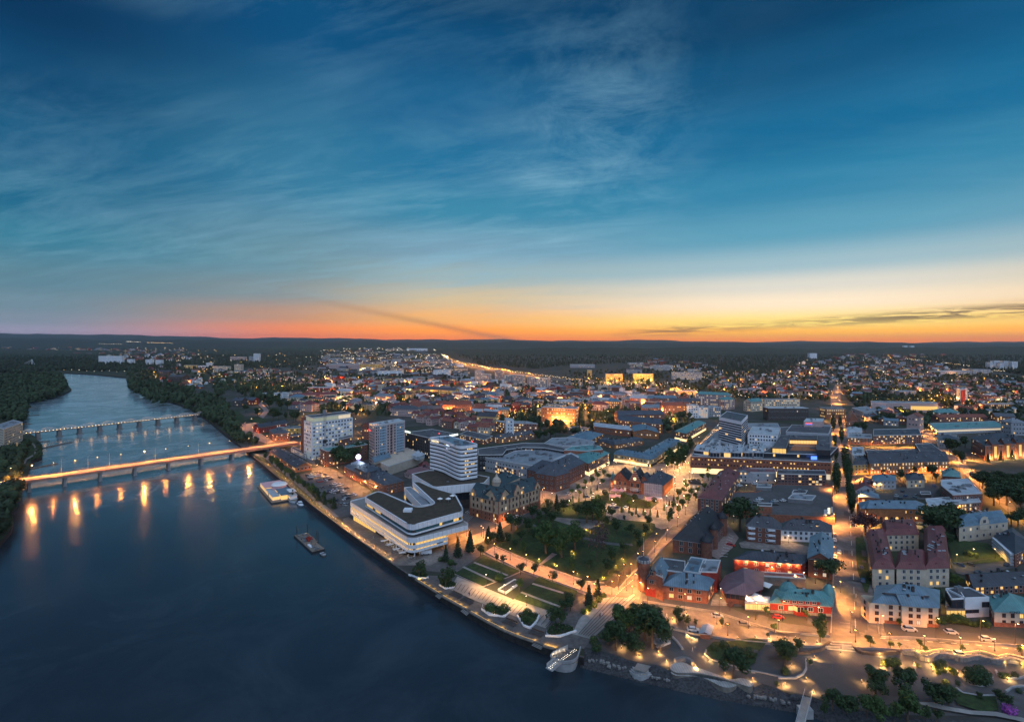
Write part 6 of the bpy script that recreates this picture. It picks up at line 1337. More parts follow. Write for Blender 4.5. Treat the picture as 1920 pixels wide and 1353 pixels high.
def occ_add(x,y,r):GRID.setdefault((int(x // 20),int(y // 20)),[]).append((x,y,r))
def occ_hit(x,y,r):
    gx,gy=int(x // 20),int(y // 20);k=1 if r<18 else 2
    for i in range(gx-k,gx+k+1):
        for j in range(gy-k,gy+k+1):
            for (a,b,s) in GRID.get((i,j),()):
                if (a-x) ** 2+(b-y) ** 2<(r+s) ** 2:return True
    return False
for poly in OCC:
    xs=[p[0] for p in poly];ys=[p[1] for p in poly];x=min(xs)
    while x <= max(xs)+4:
        y=min(ys)
        while y <= max(ys)+4:
            if inpoly((x,y),poly):occ_add(x,y,4.5)
            y += 5
        x += 5
def roads(crop,s,wdt):
    p=resample(gp(crop,s),60)
    for a in p:occ_add(a.x,a.y,wdt)
for cr_,s_,w_ in (('o','1600,1190 1585,950 1572,820 1567,720',14),('o','1600,1100 1578,880 1570,760',14),('d6','1030,760 1180,860 1400,1060 1800,1300',9),('o','1240,900 1320,830 1365,770',14),('d6','900,600 1060,740',8),
                    ('d7','0,190 700,305 1300,355 1920,330',16),('o','1180,1100 1300,940',12),('c2','200,720 400,820',9),('c2','640,860 1180,1200',10),('o','1000,940 850,1005',10)):roads(cr_,s_,w_)
def wood(name,m,crop,s,n,hmin,hmax,dec=.5,minpx=2.0,avoid=True,seed=0,wide=1.0):
    rr=random.Random(seed+n);pts=px(crop,s);xs=[p[0] for p in pts];ys=[p[1] for p in pts];VV=[];FF=[];off=0;k=0;tries=0
    while k<n and tries<n*8:
        tries += 1;q=(rr.uniform(min(xs),max(xs)),rr.uniform(min(ys),max(ys)))
        if not inpoly(q,pts):continue
        p=P(*q);h=rr.uniform(hmin,hmax);sw=max(h,minpx*2*p.y/F)*wide
        if avoid and occ_hit(p.x,p.y,min(h*.22,3)):continue
        v,f=rr.choice(LOW['dec' if rr.random()<dec else 'con']);a=rr.uniform(0,6.28);c,s_=math.cos(a),math.sin(a)
        w=np.empty_like(v);w[:,0]=(v[:,0]*c-v[:,1]*s_)*sw+p.x;w[:,1]=(v[:,0]*s_+v[:,1]*c)*sw+p.y;w[:,2]=v[:,2]*h-.3
        VV.append(w);FF.append(f+off);off += len(v);k += 1
    if not VV:return
    V=np.concatenate(VV);Fc=np.concatenate(FF);me=bpy.data.meshes.new(name);me.vertices.add(len(V));me.vertices.foreach_set('co',V.ravel())
    tri=Fc[:,2]==Fc[:,3];fl=[(f[:3] if t else f) for f,t in zip(Fc.tolist(),tri)];tot=np.where(tri,3,4).astype(np.int32)
    me.loops.add(int(tot.sum()));me.loops.foreach_set('vertex_index',np.concatenate([np.array(f,np.int32) for f in fl]));me.polygons.add(len(fl))
    st=np.zeros(len(fl),np.int32);st[1:]=np.cumsum(tot)[:-1];me.polygons.foreach_set('loop_start',st);me.update(calc_edges=True);me.materials.append(M[m])
    o=bpy.data.objects.new(name,me);COL.objects.link(o);o['kind']='stuff';return o
dm('wood_a',(0.034,0.056,0.026),0.95,0.5,0.05);dm('wood_far',(0.030,0.046,0.026),0.95,0.45,0.02)
wood('riverside_wood','wood_a','f5','0,0 325,0 335,60 300,120 325,200 240,230 0,190',110,10,15,.75)
wood('riverside_wood','wood_a','f5','25,640 120,560 330,520 335,640 270,700 270,800 220,900 150,920 20,920 -60,880',55,8,12,.8)
wood('riverside_wood','wood_a','f5','-200,1060 0,1050 140,950 240,960 265,1050 215,1150 220,1210 190,1300 130,1400 120,1500 0,1700 -200,1800',110,7,11,.85,wide=1.1)
wood('riverside_thicket','wood_a','f5','470,470 530,540 540,640 460,700 400,690 440,600 455,540',45,1.2,2.6,1,1,False)
wood('island_wood','wood_a','f1','-300,430 0,445 100,440 180,425 300,430 345,445 378,475 372,505 340,545 220,585 130,588 60,600 0,625 -300,640',1100,12,18,.7)
wood('distant_wood','wood_far','f1','-300,340 250,335 350,330 700,370 712,412 640,415 560,410 350,405 120,425 -300,425',1300,12,18,.4)
wood('riverbank_wood','wood_a','f1','712,420 740,370 860,420 1000,500 1100,520 1260,600 1300,680 1340,760 1290,740 1150,680 1010,600 860,590 730,520 708,470',520,10,16,.6)
wood('riverbank_wood','wood_a','c2','0,340 300,330 700,410 680,470 560,470 500,520 330,540 120,440 0,540',330,10,16,.3)
wood('riverbank_wood','wood_a','c2','0,560 90,600 60,660 90,720 230,760 330,840 300,860 180,840 40,720 -60,620',110,5,10,.7)
wood('distant_wood','wood_far','o','-100,650 500,652 900,655 1300,655 2050,652 2050,668 1300,668 900,665 500,672 0,672 -100,670',9000,12,15,.0,1.0)
wood('distant_wood','wood_far','o','-100,668 200,672 260,668 420,664 480,672 560,668 630,664 640,676 560,690 430,690 330,700 180,695 -100,695',2600,11,15,.1,1.3)
wood('distant_wood','wood_far','o','850,664 1300,666 2050,664 2050,720 1860,696 1790,692 1740,686 1660,680 1560,690 1440,700 1380,706 1300,694 1200,680 1060,686 1000,692 900,684',7000,10,15,.1,1.25)
# ---------------------------------------------------------------- street lamps
LD={};EK=4.3
def light_data(energy,color,rad=.25,spot=False):
    energy *= EK
    k=(round(energy),color,rad,spot)
    if k not in LD:
        l=bpy.data.lights.new('lamp_light','SPOT' if spot else 'POINT')
        if spot:l.spot_size=math.radians(166);l.spot_blend=.6
        l.energy=energy;l.color=color;l.shadow_soft_size=rad;LD[k]=l
    return LD[k]
def lamp_mesh(h,double,gm):
    def f():
        b=MB();b.cyl((0,0),.09,.06,0,h,6);b.box((0,0,.3),(.3,.3,.6))
        if h>5.5:b.bar((0,0,h),(0,-1.1,h+.25),.08)
        k=.35 if h<3.2 else 1
        post=mesh_of(b,'post','darkmetal');b=MB();y=-1.1 if h>5.5 else 0;b.box((0,y,h+.30*k),(.42*k,.62*k,.16*k));cap=mesh_of(b,'lamp_housing','darkmetal')
        b=MB();b.lathe((0,y),[(.05,h-.02),(.24*k,h+.08*k),(.24*k,h+.2*k)],8);return post,cap,mesh_of(b,'lamp_glass',gm)
    return shared(('lamp',round(h,1),double,gm),f)
OR,WM,WW,YE=(1.0,.375,.075),(1.0,.50,.15),(1.0,.74,.46),(1.0,.54,.10)
LAMPS=[0]
LW={(1.0,.30,.05):'deep orange lamp',OR:'orange street lamp',WM:'warm yellow-white lamp',WW:'pale white lamp',YE:'golden lamp'}
def lamp(p,h=7.0,e=1500.0,color=OR,group='street lamps of the town',kind='street_lamp',rz=0.0,what=None):
    post,cap,glass=lamp_mesh(h,False,('far_glow' if h<3.2 else 'lamp_glow') if color in (OR,YE,(1.0,.30,.05)) or h<3.2 else 'lamp_white');LAMPS[0] += 1
    o=empty(kind,(p[0],p[1],p[2] if len(p)>2 else 0),rz)
    for n,me in (('post',post),('lamp_housing',cap),('lamp_glass',glass)):inst(n,me,o,(0,0,0))
    l=bpy.data.objects.new('lamp_light',light_data(e,color,.25 if h>3.2 else .12,h>3.2 and 'bridge' not in kind+group));COL.objects.link(l);l.parent=o;l.location=(0,-1.1 if h>5.5 else-.4,h-.12)
    size='tall' if h>7.5 else ('low' if h<2 else ('short' if h<5 else 'slender'))
    auto(o,what or (size+' '+LW[color]),'lamp',group,(p[0],p[1]));return o
def lamps(crop,s,e=1500.0,h=7.0,color=OR,z=0.0,**kw):
    for p in gp(crop,s):lamp((p.x,p.y,z),h,e,color,**kw)
def lamp_line(crop,s,n,e=1500.0,h=7.0,color=OR,z=0.0,off=0.0,**kw):
    pts=resample(gp(crop,s,z),n)
    for i,p in enumerate(pts):lamp((p.x,p.y,z),h,e,color,**kw)
G0='street lamps of the waterfront road'
lamps('d3','635,165 715,310 1327,392 1585,425 1415,485 1833,452',900,4.2,OR,group=G0);lamps('d4','602,515 870,540 1140,560 1422,575 1690,585 1910,640',1100,4.2,OR,group=G0)
lamps('d4','560,440 800,470 1230,495 1580,515 1850,540 300,400 30,350',2600,8,OR,group=G0);lamps('d3','760,230 1060,280 1350,315 1640,355 590,120',1700,7,OR,group=G0)
G0='street lamps of the main street'
for i,(x,y,e) in enumerate([(1648,1165,4200),(1560,1130,3600),(1646,1090,4200),(1561,1050,3400),(1636,1030,3600),(1562,985,3400),(1624,985,3400),(1561,930,3200),(1612,945,3200),(1604,905,3000),(1560,880,3000),(1597,868,3400),(1560,840,3400),(1590,838,3400),(1559,812,3400),(1583,805,3600),(1558,790,3600),(1578,780,4000),(1558,768,4500),(1572,757,5000),(1560,745,6000),(1571,735,7000)]):p=P(x,y);lamp((p.x,p.y,0),7,e*(2.1 if y>950 else 2.9),OR,group=G0)
G0='lamps of the square'
lamps('c4','880,620 960,590 830,700 700,640 1010,640 1060,560 1120,420 1060,440 980,500 1180,395 1300,400 1420,400 1560,420 1660,440 1690,530 1730,470 1780,620 1690,660 1620,560 1640,730 1560,660 1620,480 1480,700 1400,780 1560,740 1150,690 1050,700 1310,700 1700,390',1500,5.5,WM,group=G0)
lamps('d5','70,960 30,1080 120,1150 200,1040 60,900 -40,860 -100,1000 -60,1150',1500,5.5,WM,group=G0)
lamps('e7','250,640 420,760 560,800 760,820 950,850 1130,900 700,880 330,850 1450,700 1560,560',260,3,OR,group='garden lamps at the town hall')
for s_,e_ in (('240,560',500),('300,660',500),('480,700',420),('700,640',380),('980,760',420)):p=P(*px('e7',s_)[0]);lamp((p.x,p.y-1,0),2.6,e_,(1.0,.22,.16),group='red party lamps',what='red-glowing party lamp') if 0 else None
lamps('c4','1780,300 1850,240 1700,350 1800,200 1900,160 1620,400',2400,6,WM,group='lamps of the shopping street')
lamps('o','1290,880 1305,860 1320,842 1332,824 1345,806 1356,790 1250,858 1215,868 1180,872 1150,876',2200,6,WM,group='lamps of the shopping street')
G0='lamps of the park avenue'
lamps('c4','1640,830 1560,930 1470,1020 1380,1100 1290,1200 1200,1290 1480,960 1350,1160 1700,740',1100,6,OR,group=G0)
lamps('c5','1790,420 1880,500 1700,560 1560,580 1900,330',1500,6,OR,group=G0)
G0='lamps of the pink promenade'
lamps('c5','780,250 905,290 1030,340 1130,375 1270,430 1400,480 1510,520 730,200',1200,5.5,OR,group=G0)
lamps('c5','716,505 925,600',1700,6,WM,group='lamps of the white paved band');lamps('c5','1030,650 860,560',700,4,WM,group='lamps of the white paved band')
lamps('c5','1130,300 1255,335 1430,410 1640,440 1790,300 1500,60 1590,30 1400,250',75,.9,YE,group='low lawn lights',kind='lawn_light')
lamps('c4','600,1085 715,1115 850,1020 945,855 990,870 1120,800 1390,890 1440,862 1340,965 1225,1075 1180,1130 1080,1220',75,.9,YE,group='low lawn lights',kind='lawn_light')
lamps('c5','780,705 845,690 1075,745 1500,700 1620,600 1560,650',75,.8,YE,group='lights in the quay beds',kind='bed_light')
G0='lamps of the hotel street'
lamps('c3','780,950 860,990 960,1010 1060,990 1150,920 880,920 1250,830 1400,740 1500,690',1300,6,OR,group=G0);lamps('c4','640,600 560,650 470,720 370,800 170,900 60,900',1100,6,OR,group=G0)
G0='lamps of the quayside streets'
lamps('e4','990,300 1130,330 1270,360 1380,440 1500,520 1620,600 1750,700 1180,420 1060,400',2000,7,(1.0,.34,.07) if 0 else OR,group=G0)
lamps('c2','640,840 700,880 560,850 450,830 380,800 300,770 240,730 290,700 350,620 370,560 480,840 620,760 660,700 720,900',1900,7,OR,group=G0)
lamps('c2','680,660 655,640 1110,800 1070,700 1070,760 1090,860',1800,7,OR,group=G0)
for x,y in px('c3','55,525 125,565 172,600 240,635'):p=P(x,y);lamp((p.x-.6,p.y-.8,0),3.0,620,WM,group='wall lamps of the long brick warehouse')
# the quay-edge lights
G0='low lights along the quay'
E=px('e3','15,640 75,685 130,730 200,775 262,820 335,870 400,915 475,968 550,1020 635,1075 715,1132')
for x,y in E:p=P(x,y);lamp((p.x,p.y,0),1.0,100,WM,group=G0,kind='quay_light')
for i in range(13):p=P(*px('e4','%f,%f' % (90+555*i/12,110+460*i/12))[0]);lamp((p.x,p.y,0),1.0,110,WM,group=G0,kind='quay_light')
for i in range(18):p=P(*px('e4','%f,%f' % (700+850*i/17,625+665*i/17))[0]);lamp((p.x,p.y,0),1.0,110,WM,group=G0,kind='quay_light')
# park kiosk, riverside park pools of light
G0='low lights of the riverside park'
lamps('d3','545,590 690,650 848,632 770,430 740,405 855,350 875,405 965,357 1078,308 1125,520 1080,490 915,705 1150,745 1260,690 1225,650 1395,810 1620,850 1870,895 1000,690 1080,690 1500,515 1640,500 1760,510',130,.9,WM,group=G0,kind='path_light')
lamps('d4','280,640 215,810 270,910 650,830 50,850 100,700 90,560 200,520 300,520 485,600 820,690 960,690 1060,690 1195,710 1205,750 1300,740 1400,760 1170,680 790,620 1130,600 50,490 130,485 800,710 1790,810 1290,830',140,.9,WM,group=G0,kind='path_light')
lamps('d4','1000,590 1080,600 1160,640 1230,620 1300,600 1370,620 1440,655 1520,640 1600,640 1680,670 1760,680 1830,670 1900,700',90,.8,YE,group='lights under the wavy wall',kind='wall_light')
lamps('d2','60,940 250,1060 390,1105 480,1120 580,1130 700,1120 850,1080 1180,1160 1240,1155 1300,1165 1180,930 1060,540 1100,545 880,740 1000,700 1150,700 350,420 420,430 520,440 640,440 590,470 900,380 545,185 590,190 640,110 660,100 700,350 300,215 340,215',500,4.5,YE,group='yard and door lamps of the eastern blocks')
lamps('d1','170,1040 840,1040 870,1090 935,1095 800,1090 1000,1150 1100,1150 1450,960 1540,975 1380,980 1200,915 760,1040 1090,160 1080,215 1000,250 920,330 1225,210 1640,500 1240,480 1420,480 820,590 1180,640 1330,660 1080,480 900,500',420,4,WM,group='yard and door lamps of the castle block')
lamps('d6','910,620 1000,600 1010,650 1070,720 1140,790 1240,885 1320,960 1400,1040 1500,1110 1600,1180 1390,860 1420,870 930,1010 920,1050 1130,1010 400,735 500,735 600,735 700,735 800,735 150,470 100,430 60,380 300,470 430,440 400,1030 560,1035 780,1050 1180,240 1170,290 1260,325 1310,330 960,560 880,670',4800,6,OR,group='street lamps of the eastern quarter')
lamps('d2','830,20 900,90 960,150 1040,200 1120,270 1180,320 1240,380 1300,430',3600,7,OR,group='street lamps of the eastern quarter')
# ---------------------------------------------------------------- quay furniture
def rail(crop,s,name,label):
    a=gp(crop,s);r=empty(name,a[0]);tag(r,label,'lit railing bench');org=tuple(r.location);mb=MB();m2=MB()
    pts=resample(a,14)
    for p,q in zip(pts,pts[1:]):mb.box(((p+q)/2+Vector((0,0,.25))).to_tuple(),((q-p).length+.05,1.1,.4),q-p);m2.box(((p+q)/2+Vector((.35,.65,.22))).to_tuple(),((q-p).length,.14,.22),q-p)
    mb.build('timber_seat','timber',r,org=org);m2.build('light_strip','strip_glow',r,org=org)
    for p in pts[1::3]:l=bpy.data.objects.new('strip_light',light_data(30,YE,.5));COL.objects.link(l);l.parent=r;l.location=(p+Vector((.7,1.3,.35)))-Vector(org)
for s_,lb in (('165,445 335,550','first lit timber bench along the quay edge, nearest the white cultural centre'),('370,575 545,672','second lit timber bench along the quay edge, between two flights of steps'),('590,700 720,775 850,842 960,888 1085,932','longest lit timber bench, curving along the quay edge'),('1165,965 1250,990','short lit timber bench beside the boat-shaped lookout')):rail('c5',s_,'quay_bench',lb.replace('nearest','by'))
for s_ in ('345,548 378,572','545,665 592,700','1095,925 1168,958'):
    a,b=gp('c5',s_);d=(b-a);n=Vector((d.y,-d.x,0)).normalized();r=empty('quay_steps',a);mb=MB()
    for k in range(5):mb.box(((a+b)/2+n*(k*.45-.2)+Vector((0,0,.15-k*.17))).to_tuple(),(d.length,.3,.12),d)
    auto(r,'pale timber steps down the quay edge','steps','steps of the quay',(a.x,a.y));mb.build('tread','lightpaving',r,kind='stuff',org=tuple(a))
for s_,lb in (('440,555 512,590','dark double lounger bench on the quay, the one nearer the round planter'),('528,600 603,638','dark double lounger bench between the striped lawn and the longest lit bench'),('855,772 945,808','warm-lit double lounger bench below the lamplit shrub bed'),('1060,855 1155,890','dark double lounger bench closest in line to the lookout')):
    a,b=gp('c5',s_);d=(b-a).normalized();n=Vector((-d.y,d.x,0));L=(b-a).length;r=empty('lounger_bench',(a+b)/2,math.atan2(d.y,d.x));tag(r,lb.replace('closest','last'),'bench','lounger benches on the quay')
    mb=MB()
    for k in range(6):mb.box((0,-1.0+k*.4,.5),(L,.3,.08))
    mb.build('seat','darkwall',r,kind='stuff');mb=MB()
    for e in (-1,1):mb.box((e*L*.45,0,.25),(.15,2.4,.45))
    mb.build('leg_frame','darkmetal',r,kind='stuff');mb=MB();mb.box((0,1.35,.9),(L,.1,.8),up=(0,-.5,1));mb.build('backrest','darkwall',r)
# boat-shaped lookout
r=empty('lookout',P(1050,1240));org=tuple(r.location);tag(r,'white boat-shaped lookout jutting over the river with lights in its floor','lookout');LAND.append(('the boat-shaped lookout',P(1060,1225)))
rim=[p for p in gp('c5','1357,962 1290,985 1235,1010 1214,1035 1222,1055 1262,1072 1330,1082 1390,1078 1430,1055 1450,1010 1458,972',1.1)]
rim=resample(rim,30);mb=MB();cen=sum(rim,Vector())/len(rim)
def low_(p,k):q=cen.lerp(p,k);return q
for i in range(29):
    a,b=rim[i],rim[i+1];ai,bi_=cen.lerp(a,.93),cen.lerp(b,.93);t=min(i,29-i)/14;zl=-3.2 if 3<i<28 else-.2
    hi=1.1+.5*abs(i-14.5)/14.5
    A_,B_=Vector((a.x,a.y,hi)),Vector((b.x,b.y,hi));la,lb_=low_(a,.80 if zl<-1 else 1),low_(b,.80 if zl<-1 else 1)
    mb.quad((la.x,la.y,zl),(lb_.x,lb_.y,zl),B_,A_);mb.quad(A_,B_,(bi_.x,bi_.y,hi),(ai.x,ai.y,hi));mb.quad((ai.x,ai.y,hi),(bi_.x,bi_.y,hi),(bi_.x,bi_.y,.1),(ai.x,ai.y,.1))
mb.build('curved_hull','concrete',r,True,org=org)
mb=MB();mb.flat([(p.x,p.y) for p in rim],.12);mb.build('deck','decking',r,org=org)
gw0,gw1,gw2=gp('c5','1215,1135 1290,1072 1415,982',.5);mb=MB();d=(gw1-gw0).normalized();mb.box(((gw0+gw1)/2+Vector((0,0,-.2))).to_tuple(),((gw1-gw0).length+1,2.6,.35),d);n=Vector((-d.y,d.x,0))
for e in (-1.3,1.3):mb.bar(gw0+n*e+Vector((0,0,.6)),gw1+n*e+Vector((0,0,.6)),.06,0,1.0)
mb.build('gangway','concrete',r,org=org);mb=MB()
for k in range(18):
    p=gw0.lerp(gw1,k/6) if k<7 else gw1.lerp(gw2,(k-6)/11)
    for e in (-.35,.35):q=p+n*e;mb.box((q.x,q.y,.55 if k<7 else .2),(.16,.16,.08))
mb.build('floor_light','far_white',r,kind='stuff',org=org)
for k in range(5):q=rim[2+k*2];q=cen.lerp(q,.84);l=bpy.data.objects.new('rim_light',light_data(5,WW,.1));COL.objects.link(l);l.parent=r;l.location=(q.x-org[0],q.y-org[1],.6-org[2])
# planters
def planter(crop,s,label,m='soil'):
    pts=ccw([v2(p) for p in gp(crop,s)]);pts=fillet(pts,2,3);r=empty('planter',(pts[0][0],pts[0][1],0));tag(r,label,'planter');walls(r,pts,0,.8,'whitepanel','planter_rim');mb=MB();mb.flat(inset(pts,.35),.82);mb.build('planting_soil',m,r,org=tuple(r.location))
    mb=MB();rr=random.Random(3);xs=[p[0] for p in pts];ys=[p[1] for p in pts]
    for _ in range(260):
        q=(rr.uniform(min(xs),max(xs)),rr.uniform(min(ys),max(ys)))
        if inpoly(q,pts):leafball(mb,(q[0],q[1],1.0),.5,.5,.4,6,.28,rr,lobes=1)
    mb.build('ground_cover','leaf_b',r,kind='stuff',org=tuple(r.location))
planter('c5','115,405 190,395 260,425 250,440 180,435','kidney-shaped white planter with dark shrubs by the cultural centre steps');planter('c5','350,480 420,460 485,490 470,510 390,522','rounded white planter with one big dark shrub between bench and paving')
planter('c5','682,685 760,660 890,690 895,710 850,740 760,722','lamplit boat-shaped planter with two golden shrubs');planter('c5','962,735 1010,712 1120,728 1115,760 1060,828 1010,805','pointed teardrop planter with one lamplit shrub');planter('c5','1178,860 1260,800 1370,820 1418,850 1290,892 1210,892','large curved planter under dark trees beside the white plaza')
# sunken basin and stones in the lawn square
r,pts=PG('sunken_ramp','wedge-shaped white-rimmed basin between the two striped lawns','basin','c5','808,522 935,445 975,452 965,480 870,548',.5,'whitepanel','asphalt',0,units=0,par='whitepanel')
# ---------------------------------------------------------------- bridges
def bridge_line(n):return [Vector((-352-150,352-166,6.0)).lerp(Vector((-205,516,6.0)),t/(n-1)) for t in range(n)]
b0,b1=P(-60,917,6.0),P(562,829.5,4.6);bd=(b1-b0);bd.z=0;L=bd.length;bd.normalize();bn=Vector((-bd.y,bd.x,0));W=13.0
r=empty('road_bridge',P(0,912));org=tuple(r.location);tag(r,'long concrete road bridge with lamplit orange deck crossing the river','bridge');LAND.append(('the long road bridge',P(300,880)))
K=24;mb=MB();ms=MB();pts=[b0.lerp(b1,i/K) for i in range(K+1)]
for a,b in zip(pts,pts[1:]):
    q=[a,b,b+bn*W,a+bn*W];up_=lambda v,z:(v.x,v.y,v.z+z)
    mb.quad(*(up_(v,0) for v in q));ms.quad(up_(q[0],-1.7),up_(q[1],-1.7),up_(q[1],.25),up_(q[0],.25));ms.quad(up_(q[3],-1.7),up_(q[2],-1.7),up_(q[2],.25),up_(q[3],.25));ms.quad(*(up_(v,-1.7) for v in q));
    for e in (0.15,W-.15):ms.quad(up_(a+bn*(e-.15),.25),up_(b+bn*(e-.15),.25),up_(b+bn*(e+.15),.25),up_(a+bn*(e+.15),.25))
dm('deckroad',(0.40,0.29,0.22),.85,.12,.3);dm('girder',(0.42,0.22,0.16),.8,.15,.3)
mb.build('deck','deckroad',r,org=org);ms.build('girder','girder',r,org=org)
mb=MB()
for e in (W*.27,W*.5,W*.73):
    for i in range(K*(1 if e != W*.5 else 4)):
        k=K*(1 if e != W*.5 else 4);a,b=b0.lerp(b1,i/k),b0.lerp(b1,(i+(1 if k==K else .5))/k);mb.quad(*((v+bn*(e+s_)+Vector((0,0,.03))).to_tuple() for v,s_ in ((a,-.08),(b,-.08),(b,.08),(a,.08))))
mb.build('lane_line','paint',r,kind='stuff',org=org)
mb=MB()
for e in (.2,W-.2):
    for i in range(K*4):p=b0.lerp(b1,i/(K*4))+bn*e;mb.bar(p+Vector((0,0,.2)),p+Vector((0,0,1.3)),.06)
    mb.bar(b0+bn*e+Vector((0,0,1.3)),b1+bn*e+Vector((0,0,1.3)),.07);mb.bar(b0+bn*e+Vector((0,0,.8)),b1+bn*e+Vector((0,0,.8)),.05)
mb.build('railing','metal',r,kind='stuff',org=org)
for x in (54,121,187,252,315,376,434,500):
    u=(x-960)/F;a=b0+bn*W*.5;t=(u*a.y-a.x)/(bd.x-u*bd.y);c=a+bd*t;mb=MB();mb.box((c.x,c.y,.2),(1.6,7.5,8.4 if x != 500 else 4),bd);mb.box((c.x,c.y,-2.9),(2.2,8.6,1.2),bd);mb.build('pier','concrete',r,org=org)
def on_bridge(x,e):u=(x-960)/F;a=b0+bn*e;t=(u*a.y-a.x)/(bd.x-u*bd.y);k=t/L;return a+bd*t+Vector((0,0,(b1.z-b0.z)*k))
for x in (60,140,270,352,392,466):p=on_bridge(x,W+.1);lamp((p.x,p.y,p.z),8.5,3900,OR,group='lamps of the long road bridge',rz=math.atan2(bd.y,bd.x),what='tall lit bridge lamp')
for x in (20,100,182,226,310,430,500,540):p=on_bridge(x,W+.1);lamp((p.x,p.y,p.z),8.5,5600,(1.0,.30,.05),group='lamps added over the river crossing',rz=math.atan2(bd.y,bd.x),what='tall lit bridge lamp')  # extra lamps added between the lit masts to brighten the deck
# flagpoles by the bridge
for x in (115,205,291,165,372):p=on_bridge(x,W+.3);mb=MB();mb.cyl((0,0),.08,.05,0,10.5,6);o=mb.build('flagpole','trim');o.location=p;auto(o,'bare white pole on the road bridge railing','pole','poles on the long road bridge',(p.x,p.y))
# old truss bridge
t0,t1=P(38,814,4.4),P(392,775.5,4.4);r=empty('truss_bridge',P(100,812));org=tuple(r.location);tag(r,'old footbridge with low arched trusses strung with yellow lights','bridge');LAND.append(('the old truss bridge',P(200,800)))
td=(t1-t0);LT=td.length;td.normalize();tn=Vector((-td.y,td.x,0));mb=MB();mb.box(((t0+t1)/2+tn*2.5+Vector((0,0,-.3))).to_tuple(),(LT,5,.6),td);mb.build('deck','timber',r,org=org)
pp_=[71,111,149,187,224,261,296,331,365];pier=[]
for x in pp_:
    u=(x-960)/F;a=t0+tn*2.5;t=(u*a.y-a.x)/(td.x-u*td.y);c=a+td*t;pier.append(c);mb=MB();mb.box((c.x,c.y,-.2),(3.2,7,7.0),td);mb.box((c.x,c.y,-2.8),(4.4,9,1.6),td);mb.build('pier','stone',r,org=org)
allp=[t0+tn*2.5]+pier+[t1+tn*2.5]
for a,b in zip(allp,allp[1:]):
    for e in (-2.5,2.5):
        mb=MB();n=8;pr=None
        for k in range(n+1):
            t=k/n;p=a.lerp(b,t)+tn*e;hh2=1.0+3.0*math.sin(PI*t);q=p+Vector((0,0,hh2));mb.bar(p,q,.16)
            if pr is not None:mb.bar(pr[1],q,.24);mb.bar(pr[0],q,.12)
            pr=(p,q)
        mb.build('truss','trim',r,org=org)
mb=MB();n_=60
for k in range(n_):p=(t0+tn*.3).lerp(t1+tn*.3,(k+.5)/n_);mb.box((p.x,p.y,p.z+.8),(.3,.3,.25))
mb.build('rail_light','lamp_glow',r,kind='stuff',org=org)
for k in range(14):p=(t0+tn*2.5).lerp(t1+tn*2.5,(k+.5)/14);l=bpy.data.objects.new('deck_light',light_data(60,WM,1.2));COL.objects.link(l);l.parent=r;l.location=(p.x-org[0],p.y-org[1],2.2+p.z)
# far white cable-stayed footbridge
r=empty('cable_bridge',P(*px('f1','180,382')[0]));tag(r,'small white cable-stayed bridge far upstream beyond the island wood','bridge');d0=r.location.y;mb=MB();k=d0/F/3
for s_ in (-1.5,1.5):mb.bar((s_*k*1.2,0,0),(s_*k*.4,0,42*k),k*1.4)
mb.build('pylon','whitepanel',r);mb=MB()
for x in (-30,-52,-75):mb.bar((0,0,40*k),(x*k,0,3*k),k*.7)
for x in (20,):mb.bar((0,0,40*k),(x*k,0,3*k),k*.7)
mb.build('stay_cable','whitepanel',r,kind='stuff');mb=MB();mb.box((-25*k,0,2*k),(110*k,4,2*k));mb.build('deck','whitepanel',r)
# jetties
for s_,n_ in (('530,545 905,465',9),('380,805 722,738',7),('490,462 628,455',2),('345,130 500,120',4),('330,40 460,25',4),('295,228 395,238',2)):
    a,b=gp('f5',s_,WZ);r=empty('jetty',a);org=tuple(a);auto(r,'thin floating jetty reaching from the wooded bank','jetty','jetties on the far bank',(a.x,a.y));mb=MB();mb.box(((a+b)/2+Vector((0,0,.4))).to_tuple(),((b-a).length,2.0,.5),b-a)
    d=(b-a).normalized();n=Vector((-d.y,d.x,0))
    for k in range(n_):p=a.lerp(b,(k+.5)/n_);mb.bar(p+n*1.2+Vector((0,0,.4)),p-n*4+Vector((0,0,.3)),.5)
    mb.build('pontoon','timber',r,org=org)
# ---------------------------------------------------------------- boats
def hull(mb,L,W,h,z0,mi=0,bow=.25):
    pl=[(-L/2,-W/2),(L/2-L*bow,-W/2),(L/2-L*bow*.4,-W*.3),(L/2,0),(L/2-L*bow*.4,W*.3),(L/2-L*bow,W/2),(-L/2,W/2)]
    k=len(pl)
    for i in range(k):a,b=pl[i],pl[(i+1) % k];mb.quad((a[0]*.93,a[1]*.8,z0),(b[0]*.93,b[1]*.8,z0),(b[0],b[1],z0+h),(a[0],a[1],z0+h),mi)
    mb.flat(pl,z0+h-.15,mi+1)
a,b,c=gp('e4','98,600 335,875 560,835',WZ+.6);L=(b-a).length;d=(b-a).normalized();n=Vector((-d.y,d.x,0));W=17.0
r=empty('restaurant_barge',a);org=tuple(a);tag(r,'moored restaurant barge with glazed deck houses, pink awnings and warm light','restaurant barge');LAND.append(('the restaurant barge',a))
q=[v2(a),v2(b),v2(b+n*W),v2(a+n*W)];walls(r,q,WZ-.5,WZ+.8,'darkmetal','pontoon_hull');mb=MB();mb.flat(q,WZ+.82);mb.build('deck','timber',r,org=org)
